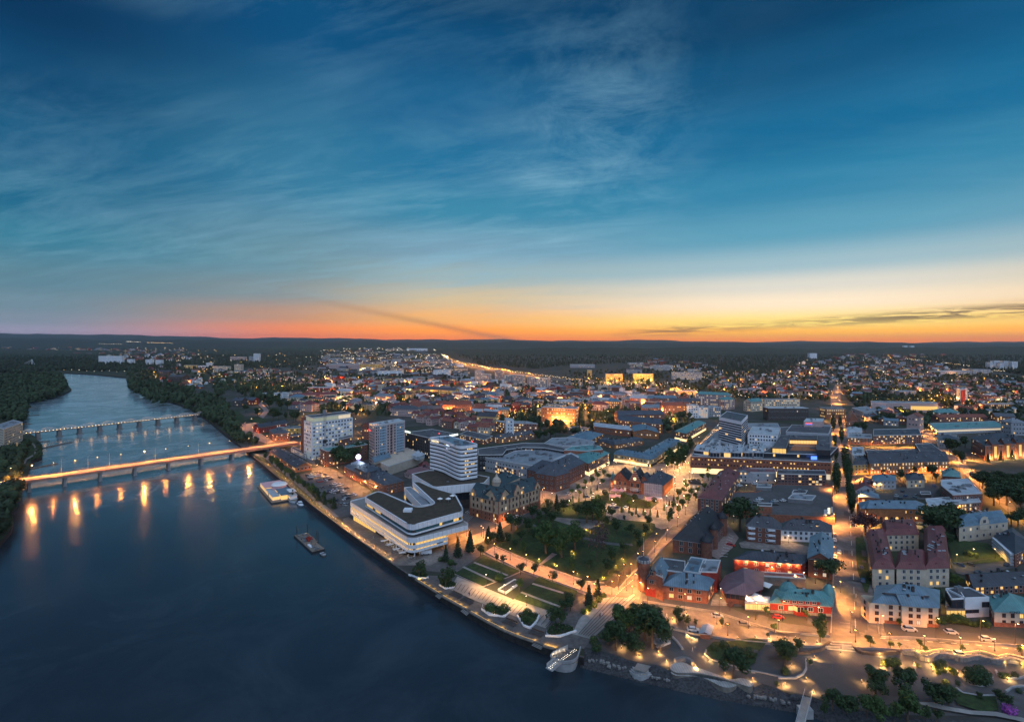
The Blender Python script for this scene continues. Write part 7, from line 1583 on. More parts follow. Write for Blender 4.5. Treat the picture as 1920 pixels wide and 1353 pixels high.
def deckbox(t0,t1,s0,s1,z0,z1,wallm,roofm,nm,lit=.8,gl=True,rf_=0):
    q=[v2(a+d*L*t0+n*s0),v2(a+d*L*t1+n*s0),v2(a+d*L*t1+n*s1),v2(a+d*L*t0+n*s1)]
    walls(r,q,z0,z1,wallm,nm)
    if gl:ribbon(r,q,z0+.3,z1-.3,('trim','pane_dark'),lit,1.2,nm+'_glazing',litm='pane_warm')
    if rf_:roof_over(r,q,z1,'hip',rf_,roofm)
    else:mb=MB();mb.flat(inset(q,-.3),z1+.05);mb.build(nm+'_roof',roofm,r,org=org)
z=WZ+.82
deckbox(.10,.42,1.5,15,z,z+3,'pink','pinkcloth','awning_house',.9);deckbox(.34,.95,6.5,14.5,z,z+3.4,'greywall','roofblue','long_room',.7);deckbox(.45,.9,1.5,6,z,z+2.6,'trim','rooflight','glazed_deck',.9)
for k in range(5):deckbox(.36+k*.115,.46+k*.115,6.4,14.6,z+3.4,z+3.5,'roofblue','roofblue','roof_sheet',gl=False)
p=P(*px('e4','455,640')[0],0);r3=empty('round_pavilion',(p.x,p.y,WZ+.8));tag(r3,'red and white round pavilion boat behind the restaurant barge','pavilion boat');mb=MB();mb.lathe((0,0),[(5,-1),(5,2.8)],14);mb.build('drum_wall','redwood',r3);mb=MB();mb.lathe((0,0),[(5.05,.8),(5.05,2.2)],14);mb.build('glazing','pane_warm',r3)
mb=MB();mb.lathe((0,0),[(5.2,2.8),(4.4,5.2)],14);mb.build('upper_drum','pinkcloth',r3);mb=MB();mb.lathe((0,0),[(5.6,5.2),(4.6,6.3),(.05,6.8)],14);mb.build('roof','whitecloth',r3)
p=P(*px('e4','655,820')[0],WZ);r3=empty('steamer',(p.x,p.y,WZ),math.atan2(d.y,d.x));tag(r3,'white two-deck passenger steamer moored beside the restaurant barge','steamer');mb=MB();hull(mb,17,5.6,1.8,-.4);mb.build('hull',['white','timber'],r3);mb=MB();mb.box((-1,0,2.6),(11,4.4,2.2));mb.build('saloon','white',r3)
mb=MB();mb.box((-1,0,2.8),(10,4.5,.9));mb.build('saloon_window','pane_warm',r3);mb=MB();mb.box((-1.5,0,4.0),(12,5.2,.2));mb.build('upper_deck','trim',r3);mb=MB();mb.box((-1.5,0,6.4),(9,4.6,.2));mb.build('sun_roof','whitecloth',r3);mb=MB();[mb.bar((x,y,4),(x,y,6.4),.1) for x in (-5.5,-1.5,2.5) for y in (-2,2)];mb.build('stanchion','trim',r3,kind='stuff');mb=MB();mb.cyl((2,0),.5,.45,4,7.6,8);mb.build('funnel','black',r3)
p=P(*px('e4','790,905')[0],WZ);r3=empty('motor_boat',(p.x,p.y,WZ),math.atan2(d.y,d.x));tag(r3,'small blue and white motor boat behind the passenger steamer','boat');mb=MB();hull(mb,9,3,1.2,-.3);mb.build('hull',['roofblue','white'],r3);mb=MB();mb.box((-1,0,1.5),(3.4,2.2,1.5));mb.build('cabin','white',r3);mb=MB();mb.box((-1,0,1.75),(3.5,2.3,.5));mb.build('cabin_window','glass',r3)
for s_ in ('-90,25','-20,20'):pass
ba=P(*px('g','330,420')[0],WZ);bb=P(*px('g','1130,1120')[0],WZ);d2=(bb-ba).normalized();L2=(bb-ba).length;r3=empty('work_barge',(ba+bb)/2,math.atan2(d2.y,d2.x));tag(r3,'cluttered work barge with red machine and four legs, drifting mid-river','work barge');LAND.append(('the drifting work barge',ba))
mb=MB();mb.box((-L2*.2,0,.1),(L2*.52,7.4,1.4));mb.box((L2*.22,-.5,.1),(L2*.36,6.6,1.3));mb.build('pontoon','darkmetal',r3);mb=MB();mb.box((-L2*.2,0,.86),(L2*.5,7.0,.1));mb.box((L2*.22,-.5,.82),(L2*.34,6.2,.1));mb.build('deck','timber',r3)
mb=MB();mb.box((-L2*.08,.4,1.6),(3.0,2.4,1.3));mb.box((-L2*.08+.5,-.4,2.6),(1.2,1.2,1.2));mb.bar((-L2*.08,0,2),(-L2*.08+4,1,4),.3);mb.build('red_machine','redwood',r3);mb=MB()
for x,y in ((-L2*.38,2.8),(-L2*.38,-2.8),(L2*.0,3.2),(L2*.08,3.2)):mb.cyl((x,y),.18,.18,-1,6.5,6)
mb.build('spud_leg','darkmetal',r3,kind='stuff');mb=MB();rr=random.Random(8)
for k in range(26):mb.box((rr.uniform(-L2*.42,L2*.36),rr.uniform(-2.6,2.6),1.2+rr.uniform(0,.3)),(rr.uniform(.4,2),rr.uniform(.3,1.2),rr.uniform(.3,.9)),(math.cos(k),math.sin(k),0))
mb.build('deck_gear','metal',r3,kind='stuff');mb=MB();mb.box((L2*.17,-2.2,1.3),(4.5,1.2,.5));mb.build('white_crate','white',r3)
p=bb+d2*1.8;r4=empty('workboat',(p.x,p.y,WZ),math.atan2(d2.y,d2.x));tag(r4,'little open aluminium workboat tied to the end of the work barge','boat');mb=MB();hull(mb,4.6,2.2,.9,-.2);mb.build('hull',['metal','rooflight'],r4);mb=MB();mb.box((0,0,.85),(.5,1.6,.3));mb.build('thwart','darkmetal',r4)
# footbridge to the floating pier at the bottom edge
a,b=gp('d4','235,915 165,1180',-.4);r=empty('gangway_pier',a);org=tuple(a);tag(r,'narrow white gangway running out to a floating pier in the river','pier');dd=(b-a).normalized();nn=Vector((-dd.y,dd.x,0));mb=MB();mb.box(((a+b)/2).to_tuple(),((b-a).length,2.0,.25),dd);mb.build('walkway','lightpaving',r,org=org);mb=MB()
for e in (-1,1):
    mb.bar(a+nn*e+Vector((0,0,1.1)),b+nn*e+Vector((0,0,1.1)),.08)
    for k in range(14):p=a.lerp(b,k/13)+nn*e;mb.bar(p,p+Vector((0,0,1.1)),.06)
mb.build('railing','trim',r,kind='stuff',org=org);c_=gp('d4','205,1060',-1.6)[0];mb=MB();mb.box(c_.to_tuple(),(3.6,2.4,2.6));mb.build('abutment','concrete',r,org=org)
# shore furniture: stepped stone ring, timber sun deck
r=empty('stepped_seat',P(*px('d3','700,800')[0]));org=tuple(r.location);tag(r,'pale half-round stepped stone seat on the stony shore','stone seat');LAND.append(('the half-round stone seat',P(1200,1255)))
base=gp('d3','598,735 612,765 650,795 705,815 770,805 805,785 800,765 780,760 700,750 640,725',-1.2);cc=sum(base,Vector())/len(base)
for k,(f_,z_) in enumerate(((1,-1.5),(.84,-1.15),(.66,-.8))):walls(r,[v2(cc.lerp(p,f_)) for p in base],-3.4,z_,'concrete','stone_tier',True)
st0=gp('d3','675,710 785,735 740,780 650,755',.3);mb=MB()
for k in range(9):p,q=st0[0].lerp(st0[3],k/8),st0[1].lerp(st0[2],k/8);mb.bar(Vector((p.x,p.y,.25)),Vector((q.x,q.y,.25)),.35,0,.2)
mb.build('timber_slat','lightpaving',r,org=org,kind='stuff').location=(0,0,0)
r=empty('sun_deck',P(*px('d3','1000,800')[0]));org=tuple(r.location);tag(r,'long curving pale timber sun deck along the stony shore','timber deck');LAND.append(('the curving timber sun deck',P(1300,1262)))
up_='940,730 975,705 1060,700 1110,730 1200,755 1330,800 1450,845 1530,825 1620,860 1625,890 1600,905 1520,880 1430,850 1330,820 1180,790 1080,790 1000,790 950,765';lo_='945,760 1000,792 1080,792 1180,792 1300,825 1400,858 1500,888 1460,905 1400,910 1340,890 1270,850 1180,815 1080,815 990,812 950,790'
for s_,z_ in ((up_,.35),(lo_,-.25)):
    q=ccw([v2(p) for p in gp('d3',s_,z_)]);q=fillet(q,3,3);walls(r,q,-2,z_,'timber','deck_edge');mb=MB();mb.flat(q,z_+.02);mb.build('deck_board',mat('paletimber',(.40,.39,.37),.8,.2,.4),r,org=org)
    mb=MB();xs=[p[0] for p in q];x=min(xs)
    while x<max(xs):
        ys=[]
        for i in range(len(q)):
            (xa,ya),(xb_,yb_)=q[i],q[(i+1) % len(q)]
            if (xa>x) != (xb_>x):ys.append(ya+(yb_-ya)*(x-xa)/(xb_-xa))
        ys.sort()
        for y0,y1 in zip(ys[::2],ys[1::2]):mb.box((x,(y0+y1)/2,z_+.035),(.07,y1-y0,.02))
        x += .8
    mb.build('board_joint','timber',r,kind='stuff',org=org)
# curving stone walls with light under their caps
def swall(crop,s,label,hh=1.1,w=.9,m='stone',glow=False):
    a=resample(gp(crop,s),44);r=empty('stone_wall',a[0]);org=tuple(a[0]);tag(r,label,'stone wall');mb=MB();rr=random.Random(5)
    for p,q in zip(a,a[1:]):mb.box(((p+q)/2+Vector((0,0,hh/2))).to_tuple(),((q-p).length+.1,w*rr.uniform(.9,1.1),hh*rr.uniform(.92,1.05)),q-p)
    mb.build('stone_block',m,r,kind='stuff',org=org)
    if glow:
        mb=MB();
        for p,q in zip(a,a[1:]):n=Vector(((q-p).y,-(q-p).x,0)).normalized();mb.box(((p+q)/2-n*(w/2+.12)+Vector((0,0,hh*.9))).to_tuple(),((q-p).length,.1,.12),q-p)
        mb.build('light_strip','strip_glow',r,org=org)
swall('d4','960,600 1020,610 1070,620 1110,650 1150,662 1200,655 1240,635 1290,630 1350,640 1400,660 1450,665 1500,650 1560,645 1620,660 1680,680 1740,682 1800,665 1850,670 1900,690 1960,705','long wavy stone terrace wall glowing with golden strip light',1.5,1.2,glow=True)
swall('d4','985,592 1060,588 1110,605 1160,620 1220,600 1290,592 1350,600 1420,625 1500,615 1580,605 1650,620 1720,650 1800,630 1880,645 1960,670','second golden-lit wavy terrace wall above the first',1.0,.8,glow=True)
swall('d3','985,705 1030,690 1080,690 1120,712 1130,730','short curved gabion wall behind the timber sun deck',1.2,1.0)
swall('d3','965,505 1010,550 1045,600','low curved stone edge beside the striped dark kiosk',.7,.6,'concrete');swall('d3','1075,455 1075,480 1110,510 1170,525','lamplit curved stone edge round the ribbed-roof kiosk bed',.6,.6,'concrete')
swall('d4','1450,740 1450,800 1500,840 1580,860 1650,850 1670,800 1650,760','oval stone edge round the dark shrub island',.6,.6,'concrete');swall('d4','1390,880 1440,920 1550,940 1690,942','pale stone edge of the path above the corner lawn',.6,.6,'concrete')
swall('d4','580,560 640,605 740,615 840,612 940,600','dark curved wall beside the striped steps',1.0,.8,'darkwall');swall('d4','0,560 60,590 160,610 240,600 330,580 400,525','low wall curving round the lamplit shrubs',.9,.7,'darkwall');swall('d4','0,800 130,800 190,770 215,730 215,650','stone edge curving round the lamplit tree bed',.5,.5,'concrete')
swall('d4','1700,740 1715,780 1780,805 1880,800 1960,780','stone edge round the golden-lit flower bed',.5,.5,'concrete');swall('d4','1780,905 1830,870 1900,860 1980,870','pale edge of the far corner bed',.5,.5,'concrete')
sheet('riverside_path','d4','1100,1000 1200,1000 1330,1035 1500,1065 1700,1075 1900,1120 1990,1150 1990,1180 1850,1140 1700,1110 1500,1095 1290,1060 1120,1020','lightpaving')
r=empty('striped_steps',P(*px('d4','490,600')[0]));org=tuple(r.location);tag(r,'wide striped steps lit from the middle, descending from the waterfront road','steps');sa=gp('d4','420,530 575,540');sb=gp('d4','370,575 605,600')
for k in range(7):
    t=k/7;p,q=sa[0].lerp(sb[0],t),sa[1].lerp(sb[1],t);mb=MB();mb.bar(Vector((p.x,p.y,.95-.12*k)),Vector((q.x,q.y,.95-.12*k)),.75,0,.14);mb.build('tread','lightpaving' if k % 2==0 else 'decking',r,org=org)
lamps('d4','488,572',420,2.6,WM,group='low lights of the riverside park',kind='path_light')
# white and pink tents by the town hall
for s_,w_,h_,m_,lb in (('350,690',3.0,4.6,'pinkcloth','pointed pink party tent, the higher one at the town hall front'),('480,700',2.8,4.2,'pinkcloth','pointed pink party tent beside the higher one')):
    p=P(*px('e7',s_)[0]);r=empty('party_tent',p);tag(r,lb,'tent','pink tents by the town hall');mb=MB();mb.lathe((0,0),[(w_,2.4),(w_*.4,3.2),(.05,h_)],4);mb.build('tent_roof',m_,r);mb=MB();[mb.cyl((x,y),.06,.06,0,2.4,5) for x,y in ((w_,0),(-w_,0),(0,w_),(0,-w_))];mb.build('pole','trim',r,kind='stuff')
for s_,lb in (('240,705 465,715 450,770 245,760','flat pink canopy over the lit terrace at the town hall corner'),('960,770 1120,745 1240,790 1000,840','pink canopy over tables beside the scaffolded wing'),('1120,745 1290,770 1300,800 1180,790','white canopy strip at the foot of the scaffolded wing')):
    q=ccw([v2(p) for p in gp('e7',s_,2.6)]);r=empty('canopy',(q[0].x,q[0].y,0));tag(r,lb,'canopy');walls(r,q,2.3,2.7,'pinkcloth' if 'pink' in lb else 'whitecloth','awning',True);mb=MB();[mb.cyl(p,.07,.07,0,2.4,5) for p in q];mb.build('pole','trim',r,kind='stuff',org=tuple(r.location))
    c=sum(q,Vector((0,0)))/len(q);l=bpy.data.objects.new('canopy_light',light_data(260,(1.0,.28,.14),.5));COL.objects.link(l);l.parent=r;l.location=(c.x-q[0].x,c.y-q[0].y-1.5,2.0)
# parasols and tables under the cultural centre
for i,s_ in enumerate(('620,865','700,920','795,985','880,1035')):
    p=P(*px('e3',s_)[0],2.6);r=empty('cafe_awning',(p.x,p.y,0));auto(r,'long white cafe awning on the quay','awning','cafe awnings on the quay',(p.x,p.y));mb=MB();mb.box((0,0,2.6),(3.6,1.6,.12),(.8,.5,0));mb.build('awning_cloth','whitecloth',r);mb=MB();mb.cyl((0,0),.06,.06,0,2.6,5);mb.build('pole','metal',r)
mb=MB();rr=random.Random(2)
for k in range(60):
    t=rr.random();q=gp('e3','%f,%f' % (650+380*t+rr.uniform(-30,30),920+210*t+rr.uniform(-20,20)))[0];mb.box((q.x,q.y,.45),(.7,.7,.08),(math.cos(k),math.sin(k),0));mb.cyl((q.x,q.y),.05,.05,0,.45,4)
mb.build('cafe_furniture','whitecloth',None,kind='stuff')
r=empty('stage_trailer',P(*px('e3','1225,1062')[0]));tag(r,'white box trailer parked under the overhang of the cultural centre','trailer');mb=MB();mb.box((0,0,1.3),(5.2,1.9,1.7),(1,.12,0));mb.build('box_body','white',r);mb=MB();[mb.cyl((x,y),.35,.35,0,.45,8) for x in (-1.2,1.2) for y in (-.8,.8)];mb.build('wheel','black',r,kind='stuff')
# ---------------------------------------------------------------- vehicles
def car_meshes(col):
    def f():
        b=MB();sec=[(-2.15,.35,.62,.86),(-2.05,.28,.92,.95),(-1.2,.25,1.0,1.0),(.9,.25,.95,1.0),(1.95,.28,.78,.93),(2.2,.35,.58,.80)]
        for (x0,a0,c0,w0),(x1,a1,c1,w1) in zip(sec,sec[1:]):
            w0 *= .88;w1 *= .88
            b.quad((x0,-w0,a0),(x1,-w1,a1),(x1,-w1,c1),(x0,-w0,c0));b.quad((x0,w0,a0),(x0,w0,c0),(x1,w1,c1),(x1,w1,a1));b.quad((x0,-w0,c0),(x1,-w1,c1),(x1,w1,c1),(x0,w0,c0))
        b.quad((-2.15,-.76,.35),(-2.15,.76,.35),(-2.15,.76,.62),(-2.15,-.76,.62));b.quad((2.2,-.7,.35),(2.2,-.7,.58),(2.2,.7,.58),(2.2,.7,.35))
        b.box((-.35,0,1.47),(1.9,1.3,.05));body=mesh_of(b,'body',col);g=MB()
        lo=[(-1.75,-.80),(1.05,-.80),(1.05,.80),(-1.75,.80)];hi=[(-1.25,-.62),(.45,-.62),(.45,.62),(-1.25,.62)]
        for i in range(4):a,c=lo[i],lo[(i+1) % 4];d_,e=hi[(i+1) % 4],hi[i];g.quad((a[0],a[1],.96),(c[0],c[1],.96),(d_[0],d_[1],1.46),(e[0],e[1],1.46))
        glass=mesh_of(g,'glasshouse','glass');w=MB();n=10
        for i in range(n):
            c0,s0,c1,s1=math.cos(2*PI*i/n)*.33,math.sin(2*PI*i/n)*.33,math.cos(2*PI*(i+1)/n)*.33,math.sin(2*PI*(i+1)/n)*.33
            w.quad((c0,-.1,s0),(c1,-.1,s1),(c1,.1,s1),(c0,.1,s0));w.poly([(0,-.11,0),(c0,-.1,s0),(c1,-.1,s1)]);w.poly([(0,.11,0),(c0,.1,s0),(c1,.1,s1)])
        l=MB();l.box((0,0,0),(.06,.3,.12));return body,glass,shared('wheelm',lambda:mesh_of(w,'wheel','black')),shared('headm',lambda:mesh_of(l,'headlight','trim'))
    return shared(('car',col),f)
for k,c in (('c_white',(.70,.71,.72)),('c_silver',(.42,.43,.45)),('c_black',(.03,.03,.035)),('c_red',(.45,.03,.02)),('c_blue',(.04,.07,.16)),('c_grey',(.14,.145,.15))):dm(k,c,.3,0,spec=.6)
CW=dict(c_white='white',c_silver='silver',c_black='black',c_red='red',c_blue='dark blue',c_grey='grey')
def car(p,ang,col,group,z=0.0,what='car',sc=(1,1,1)):
    bd_,gl,wh,hd=car_meshes(col);o=empty('parked_car' if what=='car' else what,(p.x,p.y,z),ang);o.scale=sc
    inst('body',bd_,o,(0,0,0));inst('glasshouse',gl,o,(0,0,0))
    for x in (-1.35,1.4):
        for y in (-.78,.78):inst('wheel',wh,o,(x,y,.33))
    for y in (-.55,.55):inst('headlight',hd,o,(2.15,y,.62))
    auto(o,CW[col]+' parked '+what,'car' if what=='car' else what,group,(p.x,p.y));return o
rr=random.Random(21);pa=gp('e4','1000,400 1100,660')[0:2];ang0=math.atan2(v2(P(700,905)-P(640,905)).y,1)-.62;cols=['c_white','c_silver','c_black','c_grey','c_blue','c_white','c_black','c_grey','c_silver']
cs='900,445 935,440 965,420 1000,405 1040,400 1080,395 1125,405 1170,430 1030,450 1060,435 1095,440 1140,445 940,465 985,460 945,500 1180,495 1215,480 1245,475 1190,520 1270,505 1225,470 1340,570 1425,585 1280,610 1335,610 1135,640 1465,655 1520,645 1475,695 1255,685 1310,680 1370,675 1330,715 1385,710 1290,705 1210,725 1480,770 1530,765 1580,760 1640,745 1500,815 1540,805 1365,840 1435,905 1490,905 1545,900 1555,755 1440,690'
for (x,y) in px('e4',cs):p=P(x,y);car(p,ang0+rr.choice((0,PI/2,PI/2))+rr.uniform(-.05,.05),rr.choice(cols),'cars parked on the quayside car park')
for (x,y) in px('d1','885,345 1010,350 1085,335 1105,320 1225,335 1290,330 1225,360 1200,350'):car(P(x,y,4.3),rr.uniform(-.15,.15),rr.choice(cols[:5]),'cars on the rooftop deck',4.25)
for (x,y) in px('d1','945,212 1065,198'):car(P(x,y,4.3),.1,'c_white','cars on the rooftop deck',4.25)
car(P(*px('d1','1245,1245')[0]),.08-.22,'c_red','cars on the waterfront road');car(P(*px('d1','875,680')[0]),-.5,'c_red','cars in the museum yard');car(P(*px('d1','1727,735')[0]),1.02,'c_white','cars in the main street')
car(P(*px('d2','545,1210')[0]),-.15,'c_silver','cars on the waterfront road',what='van',sc=(1.1,1.05,1.25));car(P(*px('d2','838,1228')[0]),-.15,'c_silver','cars on the waterfront road')
for (x,y) in px('d2','895,752 968,750 1025,805 1232,752 498,235 590,262 455,265 520,268 720,195 625,470 580,280 480,285'):car(P(x,y),rr.choice((0,1.57))+.6,rr.choice(cols),'cars parked in the eastern yards')
for (x,y) in px('c4','415,770 430,780 820,588 960,610 1010,615 1140,690 1180,690 1255,690 1160,670'):car(P(x,y),.55,rr.choice(cols[:5]),'cars round the park')
for (x,y) in px('c3','1290,845 1310,835'):car(P(x,y),.6,'c_white','cars round the park')
for (x,y) in px('c2','950,1105 905,955 880,940 855,925 640,1000 660,1015'):car(P(x,y),-.7,rr.choice(['c_red','c_black','c_silver']),'cars by the quayside streets')
# ---------------------------------------------------------------- people
PE=[('c5','1622,725',2.6,.8,'c_white','person walking across the white plaza toward the river'),('c5','1607,745',2.4,.7,'c_black','person in dark clothes walking beside the other on the white plaza'),('d3','1128,620',1.2,.5,'c_silver','person in pale clothes on the path before the riverside lawn'),('d3','1145,612',1.2,.5,'c_blue','person in dark blue beside the pale-clad one on the riverside path')]
def add_people():
    for cr_,s_,a_,st_,m_,lb in PE:
        p=P(*px(cr_,s_)[0]);p.z=.1
        me=bpy.data.meshes.new('b');bm=bmesh.new();lay=bm.verts.layers.skin.verify()
        V=[(0,0,.95),(0,0,1.2),(0,0,1.42),(0,0,1.52),(0,.02,1.68),(.1,0,.9),(.11,st_*.25,.5),(.11,st_*.42,.08),(.11,st_*.42+.14,.05),(-.1,0,.9),(-.11,-st_*.2,.5),(-.11,-st_*.42,.08),(-.11,-st_*.42+.14,.05),(.19,0,1.4),(.24,-st_*.12,1.14),(.25,-st_*.15+.1,.9),(-.19,0,1.4),(-.24,st_*.12,1.14),(-.25,st_*.15+.1,.9)]
        Ed=[(0,1),(1,2),(2,3),(3,4),(0,5),(5,6),(6,7),(7,8),(0,9),(9,10),(10,11),(11,12),(2,13),(13,14),(14,15),(2,16),(16,17),(17,18)];rad=[.15,.14,.15,.06,.10,.10,.065,.045,.04,.10,.065,.045,.04,.065,.05,.035,.065,.05,.035]
        vs=[bm.verts.new(v) for v in V]
        for a,b in Ed:bm.edges.new((vs[a],vs[b]))
        for v,r_ in zip(vs,rad):v[lay].radius=(r_,r_)
        vs[0][lay].use_root=True;bm.to_mesh(me);bm.free();me.materials.append(M[m_]);o=bpy.data.objects.new('person',me);COL.objects.link(o);o.modifiers.new('skin','SKIN');s_=o.modifiers.new('sub','SUBSURF');s_.levels=1;s_.render_levels=1
        o.location=p;o.rotation_euler=(0,0,a_);tag(o,lb,'person','people out walking')
        h=MB();h.lathe((0,0),[(.02,1.62),(.105,1.68),(.11,1.76),(.07,1.84),(.02,1.86)],8);h.build('hair','bark',o)
add_people()

base_p=[o for o in COL.objects if o.name.startswith('person')]
for k,(x,y) in enumerate([(1155,930),(1168,952),(1240,968),(1262,940),(1280,905),(1300,890),(1120,905),(1075,935),(945,1052),(1030,1086),(1000,1074),(880,1118),(905,1140),(960,1168),(700,1010),(735,1040),(1250,1158),(1470,1210),(1385,1235),(1560,1255),(1605,1120),(1630,1060),(1615,985),(1600,930)]):
    b_=base_p[k % len(base_p)];o=b_.copy();COL.objects.link(o);h_=b_.children[0].copy();COL.objects.link(h_);h_.parent=o;p=P(x,y);o.location=(p.x,p.y,.15);o.rotation_euler=(0,0,k*1.7);auto(o,('pale-clad','dark-clad','grey-clad','blue-clad')[k % 4]+' person walking','person','people out walking',(p.x,p.y))
for (x,y) in px('d1','1688,690 1688,730 1690,770 1690,640 1692,600'):car(P(x,y),1.02,rr.choice(cols),'cars in the main street')
for (x,y) in ((1615,1065),(1600,985),(1594,950),(1618,1090),(1586,905)):car(P(x,y),1.0,rr.choice(cols),'cars in the main street')
for (x,y) in ((1345,1156),(1395,1172),(1850,1200),(1800,1228),(1300,1182)):car(P(x,y),-.2,rr.choice(cols),'cars on the waterfront road')
# ---------------------------------------------------------------- buildings of the outer town placed one by one
WC=dict(whitepanel='white',cream='cream',brick='red brick',brick_dark='dark brick',brick_orange='orange brick',yellow='yellow',ochre='ochre',pink='pinkish',greywall='grey',beige='beige',redwood='dark red',concrete='concrete',darkwall='black')
RC=dict(felt='black felt',roofgrey='grey',rooflight='pale',roofblue='blue-grey',roofteal='green',roofred='maroon',rooftile='red tiled',slate='slate',roofdark='black')
TY=dict(f='flat',g='gabled',h='hipped')
BXN=[0]
def simple(x0,x1,yb,d,h,rot,wall,roofm,ty,st,lit,label=None,name='building',cat='building',group=None,land=None,rh=None,auto_=False,wm=None):
    """a building from the ends of its front foot-line: pixels x0..x1 at row yb"""
    c=P((x0+x1)/2,yb);w=max((x1-x0)/F*c.y,4)/max(math.cos(math.radians(rot)),.5);a=math.radians(rot);u=Vector((math.cos(a),math.sin(a)));n=Vector((-u.y,u.x));c=v2(c)+n*.1
    q=[c-u*w/2,c+u*w/2,c+u*w/2+n*d,c-u*w/2+n*d];r=empty(name,(c.x,c.y,0));walls(r,q,0,h,wall);rr=random.Random(int(c.x*7+c.y))
    big=F/c.y
    if st:windows(r,q,.4,h-.1,st,3.0 if big>.9 else 4.2,1.4 if big>.9 else 1.8,1.6,lit,'trim',False,rr)
    if ty=='f':flat_roof(r,q,h,roofm,'trim',2 if big>.8 else 0,rr)
    else:roof_over(r,q,h,'gable' if ty=='g' else 'hip',rh or min(d*.32,4.5),roofm,wall=wall,chim=1 if big>.8 else 0,rr=rr)
    if auto_:auto(r,'%s %s house with %s roof' % (TY[ty],WC[wall],RC[roofm]) if name=='house' else '%s %s block with %s roof' % (TY[ty],WC[wall],RC[roofm]),cat,group,(c.x,c.y))
    else:tag(r,label,cat,group)
    if land:LAND.append((land,Vector((c.x,c.y,0))))
    occ_ring(c+n*d/2,w,d,u);return r
def occ_ring(c,w,d,u):
    n=Vector((-u.y,u.x));k=max(1,int(w/9));m=max(1,int(d/9))
    for i in range(k):
        for j in range(m):p=c+u*w*((i+.5)/k-.5)+n*d*((j+.5)/m-.5);occ_add(p.x,p.y,6)
def BX(cr,s,st,lit,wall,roofm,ty,rot,d,label,land=None,cat='apartment building',name='apartment_block'):
    x0_,y0_,k=CR[cr];a,b,yt,yb=(float(v) for v in s.split(','));yb=y0_+yb/k;h=hgt(y0_+yt/k,yb)
    return simple(x0_+a/k,x0_+b/k,yb,d,h,rot,wall,roofm,ty,st,lit,label,name,cat,None,land)
for i,(a,b,yt,yb) in enumerate(((130,188,238,348),(178,246,268,352),(295,354,240,322),(372,440,278,362),(446,524,278,366),(562,636,296,378),(650,728,300,402))):
    BX('d7','%d,%d,%d,%d' % (a,b,yt,yb),11,.25,'greywall' if i != 2 else 'pink','rooflight','f',-28,14,['first','second','third','fourth','fifth','sixth','seventh'][i]+' of seven slim grey towers before the railway, counted from the river side','the row of seven grey towers' if i==3 else None,'tower','tower_block')
